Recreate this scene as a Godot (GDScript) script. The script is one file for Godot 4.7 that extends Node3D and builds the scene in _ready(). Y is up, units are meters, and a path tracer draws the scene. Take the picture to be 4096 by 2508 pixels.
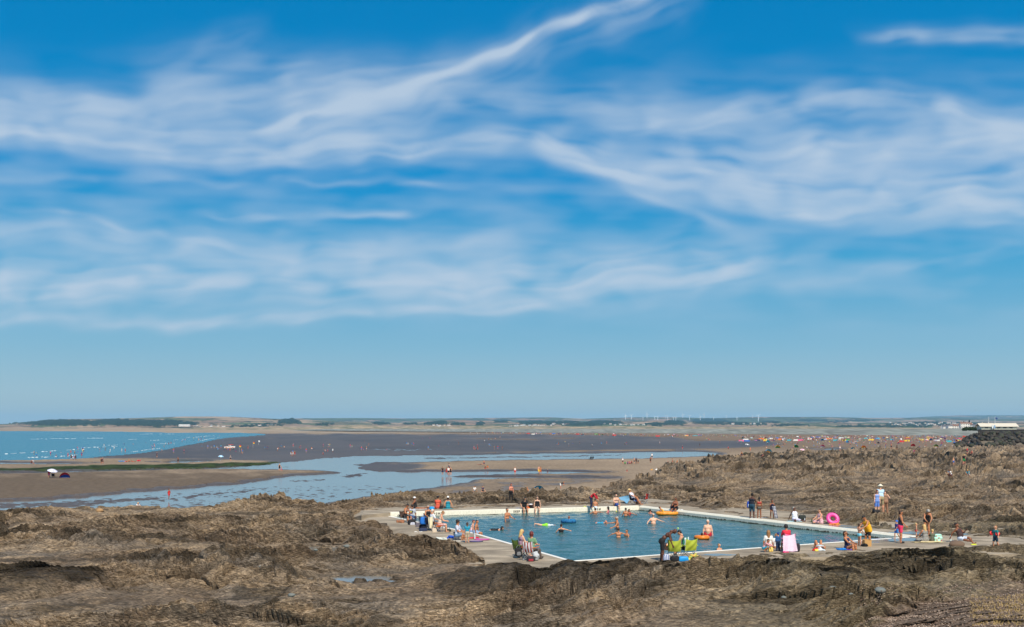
extends Node3D
# A tidal sea pool on a rocky shore at low tide: sand flats, sea, crowd, dunes and hills behind.
# Survey: the eye stands EYE metres above the sand; a bearing u and a dip v (in units of FOC per radian-tangent)
# are turned into ground points by on(u, v, level).

const FOC := 4400.0
const UC := 2048.0
const VH := 1705.0
const EYE := 10.7
const DECK := 4.2
const POOL := 3.86

var sun_to := Vector3(0.20, 0.72, 0.66)
var taken := {}
var mats := {}
var rng := RandomNumberGenerator.new()

func on(u: float, v: float, level := 0.0) -> Vector3:
	var z := FOC * (EYE - level) / (v - VH)
	return Vector3((u - UC) * z / FOC, level, -z)

func lin(r: float, g: float, b: float) -> Color:
	return Color(r / 255.0, g / 255.0, b / 255.0).srgb_to_linear()

func numbered(called: String) -> String:
	var n: int = taken.get(called, 0)
	taken[called] = n + 1
	return called if n == 0 else "%s_%03d" % [called, n]

func tag(o: Node, label: String, category: String, group := "") -> void:
	o.set_meta("label", label)
	o.set_meta("category", category)
	if group != "":
		o.set_meta("group", group)

func thing(called: String, label: String, category: String, at := Vector3.ZERO, turn := 0.0, group := "") -> Node3D:
	var o := Node3D.new()
	o.name = numbered(called)
	add_child(o)
	o.position = at
	o.rotation.y = turn
	tag(o, label, category, group)
	return o

func part(called: String, m: Mesh, mat: Material, parent: Node, at := Transform3D.IDENTITY) -> MeshInstance3D:
	var o := MeshInstance3D.new()
	o.name = called if parent != self else numbered(called)
	o.mesh = m
	o.material_override = null
	if mat:
		o.set_surface_override_material(0, mat)
	o.transform = at
	parent.add_child(o, true)
	return o

func struct(called: String, m: Mesh, mat: Material) -> MeshInstance3D:
	var o := part(called, m, mat, self)
	o.set_meta("kind", "structure")
	return o

func dup(src: Node3D, at: Vector3, turn: float, label := "") -> Node3D:
	var c: Node3D = src.duplicate()
	var base := String(src.name)
	var cut := base.rfind("_")
	if cut > 0 and base.substr(cut + 1).is_valid_int():
		base = base.substr(0, cut)
	c.name = numbered(base)
	add_child(c)
	c.position = at
	c.rotation.y = turn
	if label != "":
		c.set_meta("label", label)
	return c

func paint(c: Color, rough := 0.7, spec := 0.5) -> StandardMaterial3D:
	var key := "%s %.2f %.2f" % [c.to_html(), rough, spec]
	if not mats.has(key):
		var m := StandardMaterial3D.new()
		m.albedo_color = c
		m.roughness = rough
		m.metallic_specular = spec
		mats[key] = m
	return mats[key]

func rgb(r: int, g: int, b: int, rough := 0.75) -> StandardMaterial3D:
	return paint(Color8(r, g, b), rough)

func noise(freq: float, s: int, octaves := 1, kind := FastNoiseLite.TYPE_SIMPLEX) -> FastNoiseLite:
	var n := FastNoiseLite.new()
	n.noise_type = kind
	n.frequency = freq
	n.seed = s
	n.fractal_type = FastNoiseLite.FRACTAL_FBM if octaves > 1 else FastNoiseLite.FRACTAL_NONE
	n.fractal_octaves = octaves
	return n

# ---------------------------------------------------------------- light, sky, camera

func sky_clear(e: float) -> Color:
	var stops := [[-3.0, lin(172, 198, 207)], [0.0, lin(172, 198, 207)], [1.5, lin(165, 197, 209)], [4.0, lin(134, 186, 212)], [8.0, lin(74, 165, 211)], [12.5, lin(10, 143, 206)], [18.0, lin(0, 131, 195)], [30.0, lin(0, 112, 178)], [90.0, lin(0, 76, 142)]]
	for i in range(1, stops.size()):
		if e <= stops[i][0]:
			var t: float = (e - stops[i - 1][0]) / (stops[i][0] - stops[i - 1][0])
			return (stops[i - 1][1] as Color).lerp(stops[i][1], clampf(t, 0.0, 1.0))
	return stops[-1][1]

# cirrus: strokes laid over the sea sky, each a run of bearings and heights with a breadth and a strength
var strokes := [
	[[1720, -90, 1500, 0, 1390, 52, 1290, 88, 1150, 142, 980, 207, 800, 272, 640, 308, 540, 322], 12.0, 0.62],
	[[1720, -60, 1380, 62, 1150, 150, 960, 225, 800, 290, 690, 318, 560, 330], 46.0, 0.26],
	[[1180, 150, 900, 190, 600, 215, 330, 265, 130, 285, -200, 290], 52.0, 0.25],
	[[700, 60, 520, 110, 360, 190], 40.0, 0.10],
	[[-200, 215, 80, 232, 300, 262, 420, 250], 26.0, 0.26],
	[[-200, 330, 70, 322, 250, 350, 420, 378, 600, 385, 800, 372, 1000, 362, 1300, 350], 30.0, 0.42],
	[[-200, 280, 200, 300, 420, 340, 700, 350, 900, 335, 1100, 320], 60.0, 0.30], [[300, 220, 560, 205, 800, 225, 1000, 260], 60.0, 0.22], [[1500, 330, 1800, 380, 2100, 400, 2600, 400], 80.0, 0.26],
	[[600, 275, 800, 250, 1050, 245, 1300, 250, 1500, 270, 1750, 262], 38.0, 0.26],
	[[1100, 320, 1280, 350, 1400, 395, 1560, 430, 1700, 470, 1850, 505, 2100, 515, 2800, 490], 24.0, 0.48],
	[[1250, 330, 1450, 380, 1650, 420, 1850, 455, 2150, 475, 2600, 440], 52.0, 0.40],
	[[1420, 300, 1700, 285, 1950, 256, 2120, 244, 2280, 276, 2420, 306, 2700, 320], 34.0, 0.36],
	[[1800, 400, 2000, 370, 2200, 350, 2600, 330], 50.0, 0.42],
	[[2020, 100, 2260, 88, 2800, 78], 20.0, 0.34],
	[[1420, 420, 1600, 490, 1720, 540, 1860, 556], 18.0, 0.28],
	[[-200, 470, 67, 500, 190, 518, 300, 545, 560, 600, 800, 640], 8.0, 0.22],
	[[440, 520, 700, 520, 900, 512, 1080, 518], 10.0, 0.30],
	[[-200, 430, 200, 428, 420, 440, 700, 438, 1000, 430], 9.0, 0.16],
	[[-200, 560, 100, 565, 400, 590, 700, 620, 1000, 610, 1300, 600], 42.0, 0.30],
	[[-200, 700, 100, 690, 400, 690, 800, 680, 1100, 690, 1400, 690, 1600, 660, 1900, 640], 60.0, 0.44],
	[[-200, 775, 120, 772, 420, 785, 620, 772, 850, 760, 1050, 746, 1300, 740, 1450, 720], 15.0, 0.38],
	[[850, 690, 1020, 675, 1180, 660, 1300, 690], 24.0, 0.34],
	[[1300, 605, 1380, 620, 1480, 655], 13.0, 0.34],
	[[1380, 705, 1560, 680, 1720, 658, 1900, 636, 2040, 610], 20.0, 0.30],
	[[1050, 740, 1200, 752, 1400, 752], 6.0, 0.25],
	[[1700, 700, 1950, 680, 2200, 640, 2600, 590], 16.0, 0.16],
	[[900, 440, 1080, 452, 1160, 445], 8.0, 0.30],
	[[2000, 560, 2200, 545, 2600, 535], 12.0, 0.22],
]

# lays every stroke into the window, with hairs combed along it and splaying off at a slant
func lay_strokes(i0: int, j0: int, w: int, h: int, W: int, H: int) -> PackedFloat32Array:
	var out := PackedFloat32Array()
	out.resize(w * h)
	var px := PackedFloat32Array()
	var py := PackedFloat32Array()
	px.resize(w * h)
	py.resize(w * h)
	var wis := noise(0.0035, 5, 2)
	for j in h:
		var e := PI * (0.5 - (j0 + j + 0.5) / H)
		for i in w:
			var az := ((i0 + i + 0.5) / W - 0.5) * TAU
			var x := (UC + FOC * tan(az)) / 1.6623
			var y := (VH - FOC * tan(e) / cos(az)) / 1.6623
			px[j * w + i] = x + wis.get_noise_2d(x, y * 1.5) * 34.0
			py[j * w + i] = y + wis.get_noise_2d(x + 900.0, y * 1.5) * 13.0
	var hair := noise(0.012, 11, 4)
	var gap := noise(0.006, 12, 2)
	var seed_at := 0.0
	for s in strokes:
		seed_at += 531.0
		var p: Array = s[0]
		var wd: float = s[1] * 1.1
		var most: float = s[2] * 1.12
		var lo := Vector2(1e9, 1e9)
		var hi := -lo
		var n := p.size() / 2 - 1
		var ax := PackedFloat32Array()
		var ay := PackedFloat32Array()
		var bx := PackedFloat32Array()
		var by := PackedFloat32Array()
		var ll := PackedFloat32Array()
		var run := PackedFloat32Array()
		var total := 0.0
		for k in n + 1:
			lo = lo.min(Vector2(p[k * 2], p[k * 2 + 1]))
			hi = hi.max(Vector2(p[k * 2], p[k * 2 + 1]))
			if k < n:
				ax.append(p[k * 2])
				ay.append(p[k * 2 + 1])
				bx.append(p[k * 2 + 2] - p[k * 2])
				by.append(p[k * 2 + 3] - p[k * 2 + 1])
				ll.append(sqrt(bx[k] * bx[k] + by[k] * by[k]))
				run.append(total)
				total += ll[k]
		lo -= Vector2(wd * 2.6 + 40.0, wd * 2.6 + 16.0)
		hi += Vector2(wd * 2.6 + 40.0, wd * 2.6 + 16.0)
		var splay := 0.10 if wd < 30.0 else 0.05
		for q in w * h:
			var x := px[q]
			var y := py[q]
			if x < lo.x or x > hi.x or y < lo.y or y > hi.y:
				continue
			var best := 1e9
			var along := 0.0
			var side := 1.0
			for k in n:
				var t := clampf(((x - ax[k]) * bx[k] + (y - ay[k]) * by[k]) / (ll[k] * ll[k]), 0.0, 1.0)
				var ex := x - ax[k] - bx[k] * t
				var ey := y - ay[k] - by[k] * t
				var d2 := ex * ex + ey * ey
				if d2 < best:
					best = d2
					along = run[k] + t * ll[k]
					side = signf(bx[k] * ey - by[k] * ex)
			var g := best / (wd * wd)
			if g > 6.0:
				continue
			var d := sqrt(best) * side + along * splay
			var fib := hair.get_noise_2d(along * 0.16 + seed_at, d * 2.6)
			var lump := gap.get_noise_2d(along * 0.8 + seed_at, d * 1.6)
			# the underside of a band is the sharper one
			var fall := exp(-g * (1.5 if side > 0.0 else 0.75))
			var tip := clampf(along / 130.0, 0.0, 1.0) * clampf((total - along) / 150.0, 0.0, 1.0)
			var v := most * (tip * tip * (3.0 - 2.0 * tip)) * fall * clampf(1.0 + 0.55 * fib + 0.7 * lump, 0.1, 1.7)
			out[q] = 1.0 - (1.0 - out[q]) * (1.0 - clampf(v, 0.0, 0.9))
	return out

func make_sky() -> ImageTexture:
	var W := 4096
	var H := 2048
	var big := noise(0.0045, 3, 3)
	var fib := noise(0.016, 11, 4)
	var dome := noise(0.9, 21, 4)
	var cloud := lin(192, 209, 227)
	# whole dome at a quarter of the size, then the part toward the sea at full size
	var im := Image.create(W / 4, H / 4, false, Image.FORMAT_RGBF)
	var ground := sky_clear(0.0)
	for j in H / 4:
		var e := 90.0 - (j + 0.5) / (H / 4.0) * 180.0
		var base := sky_clear(e)
		for i in W / 4:
			if e < -3.0:
				im.set_pixel(i, j, ground)
				continue
			var az := ((i + 0.5) / (W / 4.0) - 0.5) * TAU
			var er := deg_to_rad(e)
			var p := Vector3(sin(az) * cos(er), sin(er) * 3.2, cos(az) * cos(er)) * 2.2
			var n := dome.get_noise_3d(p.x, p.y, p.z) * 0.9 + 0.25
			var d := clampf(n, 0.0, 0.62) * smoothstep(2.0, 7.0, e)
			im.set_pixel(i, j, base.lerp(cloud, d))
	im.resize(W, H, Image.INTERPOLATE_CUBIC)
	var i0 := 1700
	var i1 := 2396
	var j0 := 740
	var j1 := 1030
	var laid := lay_strokes(i0, j0, i1 - i0, j1 - j0, W, H)
	for j in range(j0, j1):
		var e := PI * (0.5 - (j + 0.5) / H)
		var base := sky_clear(rad_to_deg(e))
		for i in range(i0, i1):
			var az := ((i + 0.5) / W - 0.5) * TAU
			var x := (UC + FOC * tan(az)) / 1.6623
			var y := (VH - FOC * tan(e) / cos(az)) / 1.6623
			var m := big.get_noise_2d(x * 0.5 + 400.0, y * 1.6)
			var f := fib.get_noise_2d(x * 0.07, (y - 0.04 * x) * 1.6)
			var veil := maxf(0.0, 0.12 + 0.22 * m + 0.06 * f) * smoothstep(60.0, 330.0, y) * (1.0 - smoothstep(660.0, 860.0, y))
			var d := 1.0 - (1.0 - laid[(j - j0) * (i1 - i0) + i - i0]) * (1.0 - veil)
			var edge := smoothstep(0.0, 40.0, minf(minf(i - i0, i1 - i), j - j0))
			var c := base.lerp(cloud, clampf(d, 0.0, 0.86))
			im.set_pixel(i, j, im.get_pixel(i, j).lerp(c, edge))
	return ImageTexture.create_from_image(im)

func sky_sun_camera() -> void:
	var cam := Camera3D.new()
	cam.name = "camera"
	add_child(cam)
	cam.position = Vector3(0, EYE, 0)
	cam.set_frustum(2508.0 / FOC, Vector2(0, (VH - 1254.0) / FOC), 1.0, 60000.0)
	cam.current = true
	var env := Environment.new()
	env.background_mode = Environment.BG_SKY
	var pano := PanoramaSkyMaterial.new()
	pano.panorama = make_sky()
	env.sky = Sky.new()
	env.sky.sky_material = pano
	env.sky_rotation = Vector3(0, PI, 0)
	env.tonemap_mode = Environment.TONE_MAPPER_LINEAR
	env.tonemap_exposure = 1.0
	env.sdfgi_enabled = true
	env.ssao_enabled = true
	env.ssil_enabled = true
	env.fog_enabled = true
	env.fog_density = 0.00005
	env.fog_light_color = Color8(140, 188, 222)
	var we := WorldEnvironment.new()
	we.name = "environment"
	we.environment = env
	add_child(we)
	var sun := DirectionalLight3D.new()
	sun.name = "sun"
	add_child(sun)
	sun.look_at_from_position(sun_to.normalized() * 50.0, Vector3.ZERO)
	sun.light_energy = 1.55
	sun.light_color = Color8(255, 244, 226)
	sun.light_angular_distance = 0.5
	sun.shadow_enabled = true

# ---------------------------------------------------------------- survey maps (u, dip below the horizon at sand level)

const MU := 6.0
const MV := 2.5
const MU0 := -500.0
const MV0 := 1712.0
const MW := 850
const MH := 520

func new_map() -> PackedFloat32Array:
	var a := PackedFloat32Array()
	a.resize(MW * MH)
	return a

func fill_poly(a: PackedFloat32Array, p: PackedVector2Array, value: float) -> void:
	var n := p.size()
	for j in MH:
		var y := MV0 + j * MV
		var xs := PackedFloat32Array()
		for i in n:
			var q := p[i]
			var r := p[(i + 1) % n]
			if (q.y <= y) != (r.y <= y):
				xs.append(q.x + (r.x - q.x) * (y - q.y) / (r.y - q.y))
		xs.sort()
		for k in range(0, xs.size() - 1, 2):
			var i0 := maxi(0, int(ceil((xs[k] - MU0) / MU)))
			var i1 := mini(MW - 1, int(floor((xs[k + 1] - MU0) / MU)))
			for i in range(i0, i1 + 1):
				a[j * MW + i] = value

func blur_map(a: PackedFloat32Array, rx: int, ry: int) -> PackedFloat32Array:
	var b := new_map()
	for j in MH:
		var s := 0.0
		var o := j * MW
		for i in range(-rx, rx + 1):
			s += a[o + clampi(i, 0, MW - 1)]
		for i in MW:
			b[o + i] = s / (2 * rx + 1)
			s += a[o + mini(i + rx + 1, MW - 1)] - a[o + maxi(i - rx, 0)]
	var c := new_map()
	for i in MW:
		var s := 0.0
		for j in range(-ry, ry + 1):
			s += b[clampi(j, 0, MH - 1) * MW + i]
		for j in MH:
			c[j * MW + i] = s / (2 * ry + 1)
			s += b[mini(j + ry + 1, MH - 1) * MW + i] - b[maxi(j - ry, 0) * MW + i]
	return c

func at_map(a: PackedFloat32Array, u: float, v: float) -> float:
	var x := clampf((u - MU0) / MU, 0.0, MW - 1.01)
	var y := clampf((v - MV0) / MV, 0.0, MH - 1.01)
	var i := int(x)
	var j := int(y)
	x -= i
	y -= j
	var k := j * MW + i
	return lerpf(lerpf(a[k], a[k + 1], x), lerpf(a[k + MW], a[k + MW + 1], x), y)

func pts(a: Array) -> PackedVector2Array:
	var p := PackedVector2Array()
	for i in range(0, a.size(), 2):
		p.append(Vector2(a[i], a[i + 1]))
	return p

var rock_levels := [[0.0, 4.1], [60.0, 4.1], [92.0, 4.0], [106.0, 3.75], [129.0, 3.3], [185.0, 2.5], [273.0, 1.7], [406.0, 1.0], [800.0, 0.6]]

func rock_level(z: float) -> float:
	for i in range(1, rock_levels.size()):
		if z <= rock_levels[i][0]:
			var t: float = (z - rock_levels[i - 1][0]) / (rock_levels[i][0] - rock_levels[i - 1][0])
			return lerpf(rock_levels[i - 1][1], rock_levels[i][1], t)
	return 0.6

func rock_to_map(v: float) -> float:
	var z := 100.0
	for k in 12:
		z = FOC * (EYE - rock_level(z)) / (v - VH)
	return VH + FOC * EYE / z

func deck_to_map(v: float) -> float:
	return VH + (v - VH) * EYE / (EYE - DECK)

var map_rock: PackedFloat32Array
var map_deck: PackedFloat32Array
var map_deck_wide: PackedFloat32Array
var map_wet: PackedFloat32Array     # 0 dry sand, 0.5 damp, 1 standing water
var map_damp: PackedFloat32Array
var map_weed: PackedFloat32Array
var map_sea: PackedFloat32Array

func make_maps() -> void:
	map_rock = new_map()
	var edge := [-600, 2042, 112, 2040, 350, 2034, 600, 2034, 900, 2030, 985, 2030, 1000, 2001, 1120, 1997, 1240, 2000, 1262, 2031, 1330, 2030, 1480, 2008, 1560, 2002, 1585, 1984, 1650, 1986, 1760, 1992, 1900, 1988, 2050, 1984, 2200, 1976, 2330, 1962, 2440, 1950, 2500, 1936, 2560, 1922, 2620, 1912, 2640, 1890, 2700, 1879, 2790, 1863, 2830, 1848, 2870, 1834, 3000, 1828, 3150, 1821, 3300, 1812, 3500, 1803, 3984, 1795, 4700, 1790]
	var p := PackedVector2Array()
	for i in range(0, edge.size(), 2):
		p.append(Vector2(edge[i], rock_to_map(edge[i + 1])))
	p.append(Vector2(4700, 3100))
	p.append(Vector2(-600, 3100))
	fill_poly(map_rock, p, 1.0)
	map_rock = blur_map(map_rock, 1, 2)
	map_deck = new_map()
	var outline := [1440, 2037, 1575, 2034, 1737, 2033, 1932, 2028, 2062, 2026, 2325, 2019, 2487, 2014, 2584, 2011, 2633, 2013, 2701, 2020, 2825, 2040, 2987, 2060, 3117, 2076, 3236, 2086, 3355, 2098, 3487, 2109, 3562, 2120, 3640, 2124, 3736, 2136, 3795, 2138, 3983, 2149, 4300, 2166, 4300, 2180, 3983, 2177, 3849, 2185, 3742, 2190, 3608, 2197, 3447, 2203, 3340, 2206, 3195, 2210, 3061, 2212, 2980, 2221, 2900, 2233, 2825, 2238, 2662, 2246, 2560, 2252, 2500, 2256, 2446, 2261, 2406, 2268, 2330, 2264, 2284, 2262, 2134, 2284, 2085, 2266, 1951, 2268, 1932, 2232, 1906, 2209, 1834, 2184, 1847, 2170, 1753, 2164, 1685, 2151, 1607, 2150, 1581, 2135, 1555, 2098, 1516, 2090, 1461, 2086, 1380, 2080, 1400, 2058]
	p = PackedVector2Array()
	for i in range(0, outline.size(), 2):
		p.append(Vector2(outline[i], deck_to_map(outline[i + 1])))
	fill_poly(map_deck, p, 1.0)
	map_deck_wide = blur_map(map_deck, 6, 20)
	map_deck = blur_map(map_deck, 1, 2)
	# sand flats
	map_wet = new_map()
	map_wet.fill(0.0)
	var damp := 0.42
	# broad wet flat between the sea and the channel
	fill_poly(map_wet, pts([-600, 1840, 112, 1838, 420, 1836, 800, 1838, 1121, 1848, 1421, 1821, 1700, 1818, 2200, 1806, 2500, 1800, 2850, 1796, 3050, 1788, 3150, 1776, 3060, 1764, 2800, 1757, 2500, 1747, 2250, 1741, 1900, 1738, 1500, 1737, 1000, 1737, 700, 1739, -600, 1720]), damp)
	fill_poly(map_wet, pts([1700, 1752, 2200, 1749, 2450, 1757, 2300, 1761, 1800, 1758]), 0.2)
	fill_poly(map_wet, pts([2350, 1752, 2900, 1760, 3000, 1766, 2700, 1765]), 0.2)
	fill_poly(map_wet, pts([2500, 1786, 2750, 1782, 3000, 1785, 2900, 1789, 2650, 1788]), 0.62)
	fill_poly(map_wet, pts([1450, 1790, 1560, 1785, 1700, 1790, 1800, 1798, 1620, 1806, 1480, 1800]), 0.60)
	fill_poly(map_wet, pts([3240, 1797, 3330, 1792, 3400, 1795, 3310, 1801]), 0.75)
	# thin pools by the weed
	fill_poly(map_wet, pts([-600, 1852, 152, 1852, 250, 1854, 400, 1850, 410, 1853, 270, 1858, 150, 1858, -600, 1860]), 0.85)
	fill_poly(map_wet, pts([587, 1849, 760, 1845, 863, 1843, 870, 1846, 740, 1852, 690, 1853]), 0.85)
	fill_poly(map_wet, pts([-600, 1890, 112, 1890, 330, 1886, 460, 1882, 600, 1880, 900, 1870, 1129, 1849, 1421, 1823, 1600, 1822, 1900, 1819, 2200, 1814, 2400, 1812, 2765, 1805, 2870, 1812, 2886, 1820, 2765, 1829, 2582, 1834, 2500, 1836, 2148, 1840, 1855, 1845, 1700, 1850, 1520, 1850, 1430, 1860, 1440, 1872, 1490, 1885, 1640, 1888, 1700, 1887, 1900, 1885, 2150, 1884, 2300, 1887, 2480, 1891, 2480, 1893, 2250, 1897, 2150, 1899, 2000, 1901, 1850, 1904, 1800, 1908, 1900, 1908, 2200, 1908, 2500, 1910, 2500, 1912, 2200, 1913, 2000, 1917, 1900, 1922, 1850, 1934, 1760, 1948, 1640, 1966, 1560, 1976, 1480, 1990, 1330, 2012, 1250, 2030, 1000, 2040, 700, 2044, 300, 2046, -600, 2050, -600, 2012, 112, 2004, 327, 1989, 522, 1970, 750, 1952, 900, 1939, 1019, 1928, 1129, 1908, 1275, 1897, 1359, 1891, 1300, 1885, 1129, 1881, 800, 1877, 700, 1880, 400, 1888, 112, 1895, -600, 1897]), 1.0)
	# rippled sand showing through the channel
	fill_poly(map_wet, pts([-600, 2019, 112, 2013, 300, 2002, 522, 1985, 800, 1966, 1000, 1947, 1100, 1943, 1300, 1944, 1560, 1940, 1640, 1946, 1560, 1960, 1400, 1985, 1250, 2024, 1000, 2036, 700, 2040, 300, 2042, -600, 2046]), 0.80)
	fill_poly(map_wet, pts([-600, 2024, 112, 2014, 400, 2000, 620, 1990, 640, 1996, 400, 2018, 250, 2030, -600, 2040]), 0.60)
	fill_poly(map_wet, pts([640, 1998, 820, 1976, 900, 1968, 1000, 1958, 1010, 1962, 830, 1984, 700, 2000]), 0.62)
	fill_poly(map_wet, pts([1130, 1922, 1250, 1916, 1340, 1918, 1300, 1924, 1150, 1928]), 0.70)
	fill_poly(map_wet, pts([1350, 1905, 1430, 1895, 1450, 1890, 1480, 1895, 1420, 1908, 1370, 1913]), 0.55)
	fill_poly(map_wet, pts([1700, 1832, 1900, 1829, 2200, 1824, 2500, 1819, 2520, 1821, 2200, 1828, 1900, 1833, 1700, 1836]), 0.55)
	fill_poly(map_wet, pts([1420, 1858, 1560, 1855, 1700, 1858, 1690, 1876, 1560, 1888, 1480, 1880]), 0.45)
	fill_poly(map_wet, pts([1980, 1935, 2060, 1922, 2180, 1925, 2170, 1945, 2060, 1952, 1990, 1950]), 0.62)
	fill_poly(map_wet, pts([1640, 1970, 1760, 1950, 1860, 1936, 1980, 1926, 2200, 1918, 2500, 1914, 2500, 1922, 2250, 1950, 2000, 1980, 1650, 1986]), 0.22)
	map_damp = blur_map(map_wet, 9, 2)
	map_wet = blur_map(map_wet, 3, 0)
	map_weed = new_map()
	fill_poly(map_weed, pts([-600, 1876, 112, 1878, 200, 1872, 330, 1868, 480, 1864, 640, 1862, 800, 1860, 900, 1856, 1000, 1855, 1121, 1851, 1140, 1853, 1040, 1862, 960, 1866, 860, 1872, 720, 1877, 520, 1881, 300, 1884, 112, 1889, -600, 1889]), 1.0)
	fill_poly(map_weed, pts([112, 1853, 240, 1854, 236, 1856, 112, 1856]), 0.7)
	fill_poly(map_weed, pts([690, 1843, 900, 1839, 905, 1842, 700, 1846]), 0.7)
	fill_poly(map_weed, pts([940, 1875, 1080, 1872, 1200, 1860, 1160, 1872, 1000, 1878]), 0.5)
	map_weed = blur_map(map_weed, 3, 1)
	map_sea = new_map()
	fill_poly(map_sea, pts([-600, 1848, 113, 1841, 295, 1835, 392, 1823, 480, 1817, 555, 1809, 652, 1795, 717, 1781, 798, 1767, 847, 1755, 928, 1746, 1000, 1740, 1060, 1736, 950, 1734, 750, 1734, 587, 1731, 392, 1727, 113, 1721, -600, 1712]), 1.0)
	map_sea = blur_map(map_sea, 2, 1)

# ---------------------------------------------------------------- ground meshes

func grid_mesh(rows: int, cols: int, pos: PackedVector3Array, colors: PackedColorArray, keep: PackedByteArray, smooth: bool) -> ArrayMesh:
	var index := PackedInt32Array()
	index.resize((rows - 1) * (cols - 1) * 6)
	var n := 0
	for j in rows - 1:
		for i in cols - 1:
			var a := j * cols + i
			if keep.size() and keep[a] == 0 and keep[a + 1] == 0 and keep[a + cols] == 0 and keep[a + cols + 1] == 0:
				continue
			index[n] = a
			index[n + 1] = a + cols
			index[n + 2] = a + 1
			index[n + 3] = a + 1
			index[n + 4] = a + cols
			index[n + 5] = a + cols + 1
			n += 6
	index.resize(n)
	var arrays := []
	arrays.resize(Mesh.ARRAY_MAX)
	if smooth:
		var nor := PackedVector3Array()
		nor.resize(pos.size())
		for j in rows:
			for i in cols:
				var a := j * cols + i
				var l := pos[a - 1] if i > 0 else pos[a]
				var r := pos[a + 1] if i < cols - 1 else pos[a]
				var f := pos[a - cols] if j > 0 else pos[a]
				var b := pos[a + cols] if j < rows - 1 else pos[a]
				nor[a] = (r - l).cross(b - f).normalized()
		arrays[Mesh.ARRAY_NORMAL] = nor
	arrays[Mesh.ARRAY_VERTEX] = pos
	if colors.size():
		arrays[Mesh.ARRAY_COLOR] = colors
	arrays[Mesh.ARRAY_INDEX] = index
	var m := ArrayMesh.new()
	m.add_surface_from_arrays(Mesh.PRIMITIVE_TRIANGLES, arrays)
	return m

func grain_texture(freq: float, s: int, lo: float, hi: float, octaves := 5, ridged := false, steep := 0.0) -> NoiseTexture2D:
	var t := NoiseTexture2D.new()
	t.width = 512
	t.height = 512
	t.seamless = true
	t.noise = noise(freq, s, octaves)
	if ridged:
		t.noise.fractal_type = FastNoiseLite.FRACTAL_RIDGED
	var r := Gradient.new()
	r.set_color(0, Color(lo, lo, lo))
	r.set_color(1, Color(hi, hi, hi))
	r.set_offset(0, steep)
	r.set_offset(1, 1.0 - steep)
	t.color_ramp = r
	return t

var n_a := noise(0.05, 101, 2)
var n_b := noise(0.16, 102, 2)
var n_warp := noise(0.035, 103, 2)
var n_jag := noise(0.55, 104, 3)
var n_amp := noise(0.07, 105)
var n_tone := noise(0.09, 106, 3)
var n_alg := noise(0.12, 107, 4)
var n_far := noise(0.022, 108, 3)
var n_edge := noise(0.45, 109, 3)
var n_crack := noise(0.30, 110, 2)
var n_block := noise(0.9, 111)
var n_joint := noise(0.9, 111)

# rounded knolls: bearing, dip (at rock level), radius, height, darkness
var knolls := [[2085, 2312, 1.5, 0.42, 0.9], [2230, 2290, 1.2, 0.50, 0.9], [2262, 2320, 1.6, 0.25, 0.7], [2375, 2310, 2.0, 0.62, 0.9], [2450, 2330, 1.2, 0.30, 0.9], [2515, 2320, 0.9, 0.50, 0.8], [2640, 2318, 1.5, 0.55, 0.9], [2700, 2330, 1.1, 0.3, 0.7], [3030, 2322, 1.2, 0.36, 0.6], [3085, 2318, 1.2, 0.46, 0.9], [3170, 2322, 1.0, 0.40, 0.8], [3300, 2318, 1.6, 0.50, 0.9], [3480, 2280, 2.2, 0.40, 0.7], [3640, 2262, 2.0, 0.42, 0.8], [3720, 2280, 1.6, 0.34, 0.7], [3560, 2224, 1.3, 0.25, 0.6], [200, 2350, 2.4, 0.5, 0.9], [60, 2370, 2.2, 0.5, 0.9], [1500, 2110, 1.6, 0.35, 0.1], [1430, 2130, 1.5, 0.3, 0.2], [1300, 2105, 0.8, 0.5, 0.5], [1700, 2200, 2.2, 0.3, 0.3], [1880, 2330, 2.0, 0.4, 0.7], [1980, 2310, 1.6, 0.4, 0.7]]
# hollows with standing water: bearing, dip, breadth, depth of view, level
var hollows := [[1210, 2206, 3.4, 2.4, 3.92], [1425, 2318, 2.0, 1.0, 3.9], [1512, 2330, 0.8, 0.4, 3.93], [2140, 2316, 0.9, 0.5, 3.9], [2130, 2345, 0.7, 0.5, 3.9], [2385, 2380, 1.0, 0.4, 3.9], [3335, 2258, 1.4, 1.1, 3.98], [3590, 2314, 1.2, 0.4, 3.9], [3600, 2356, 1.0, 0.5, 3.9], [1850, 2386, 1.6, 0.4, 3.9], [3575, 2104, 1.0, 2.0, 4.06], [3010, 2356, 1.6, 0.5, 3.9]]
const ROCK_COLS := 780
var knoll_at := []
var rock_rows: PackedFloat32Array
var rock_pos: PackedVector3Array
var hollow_at := []

func saw(t: float) -> float:
	var f := t - floorf(t)
	return f / 0.09 if f < 0.09 else (1.0 - f) / 0.91

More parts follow.
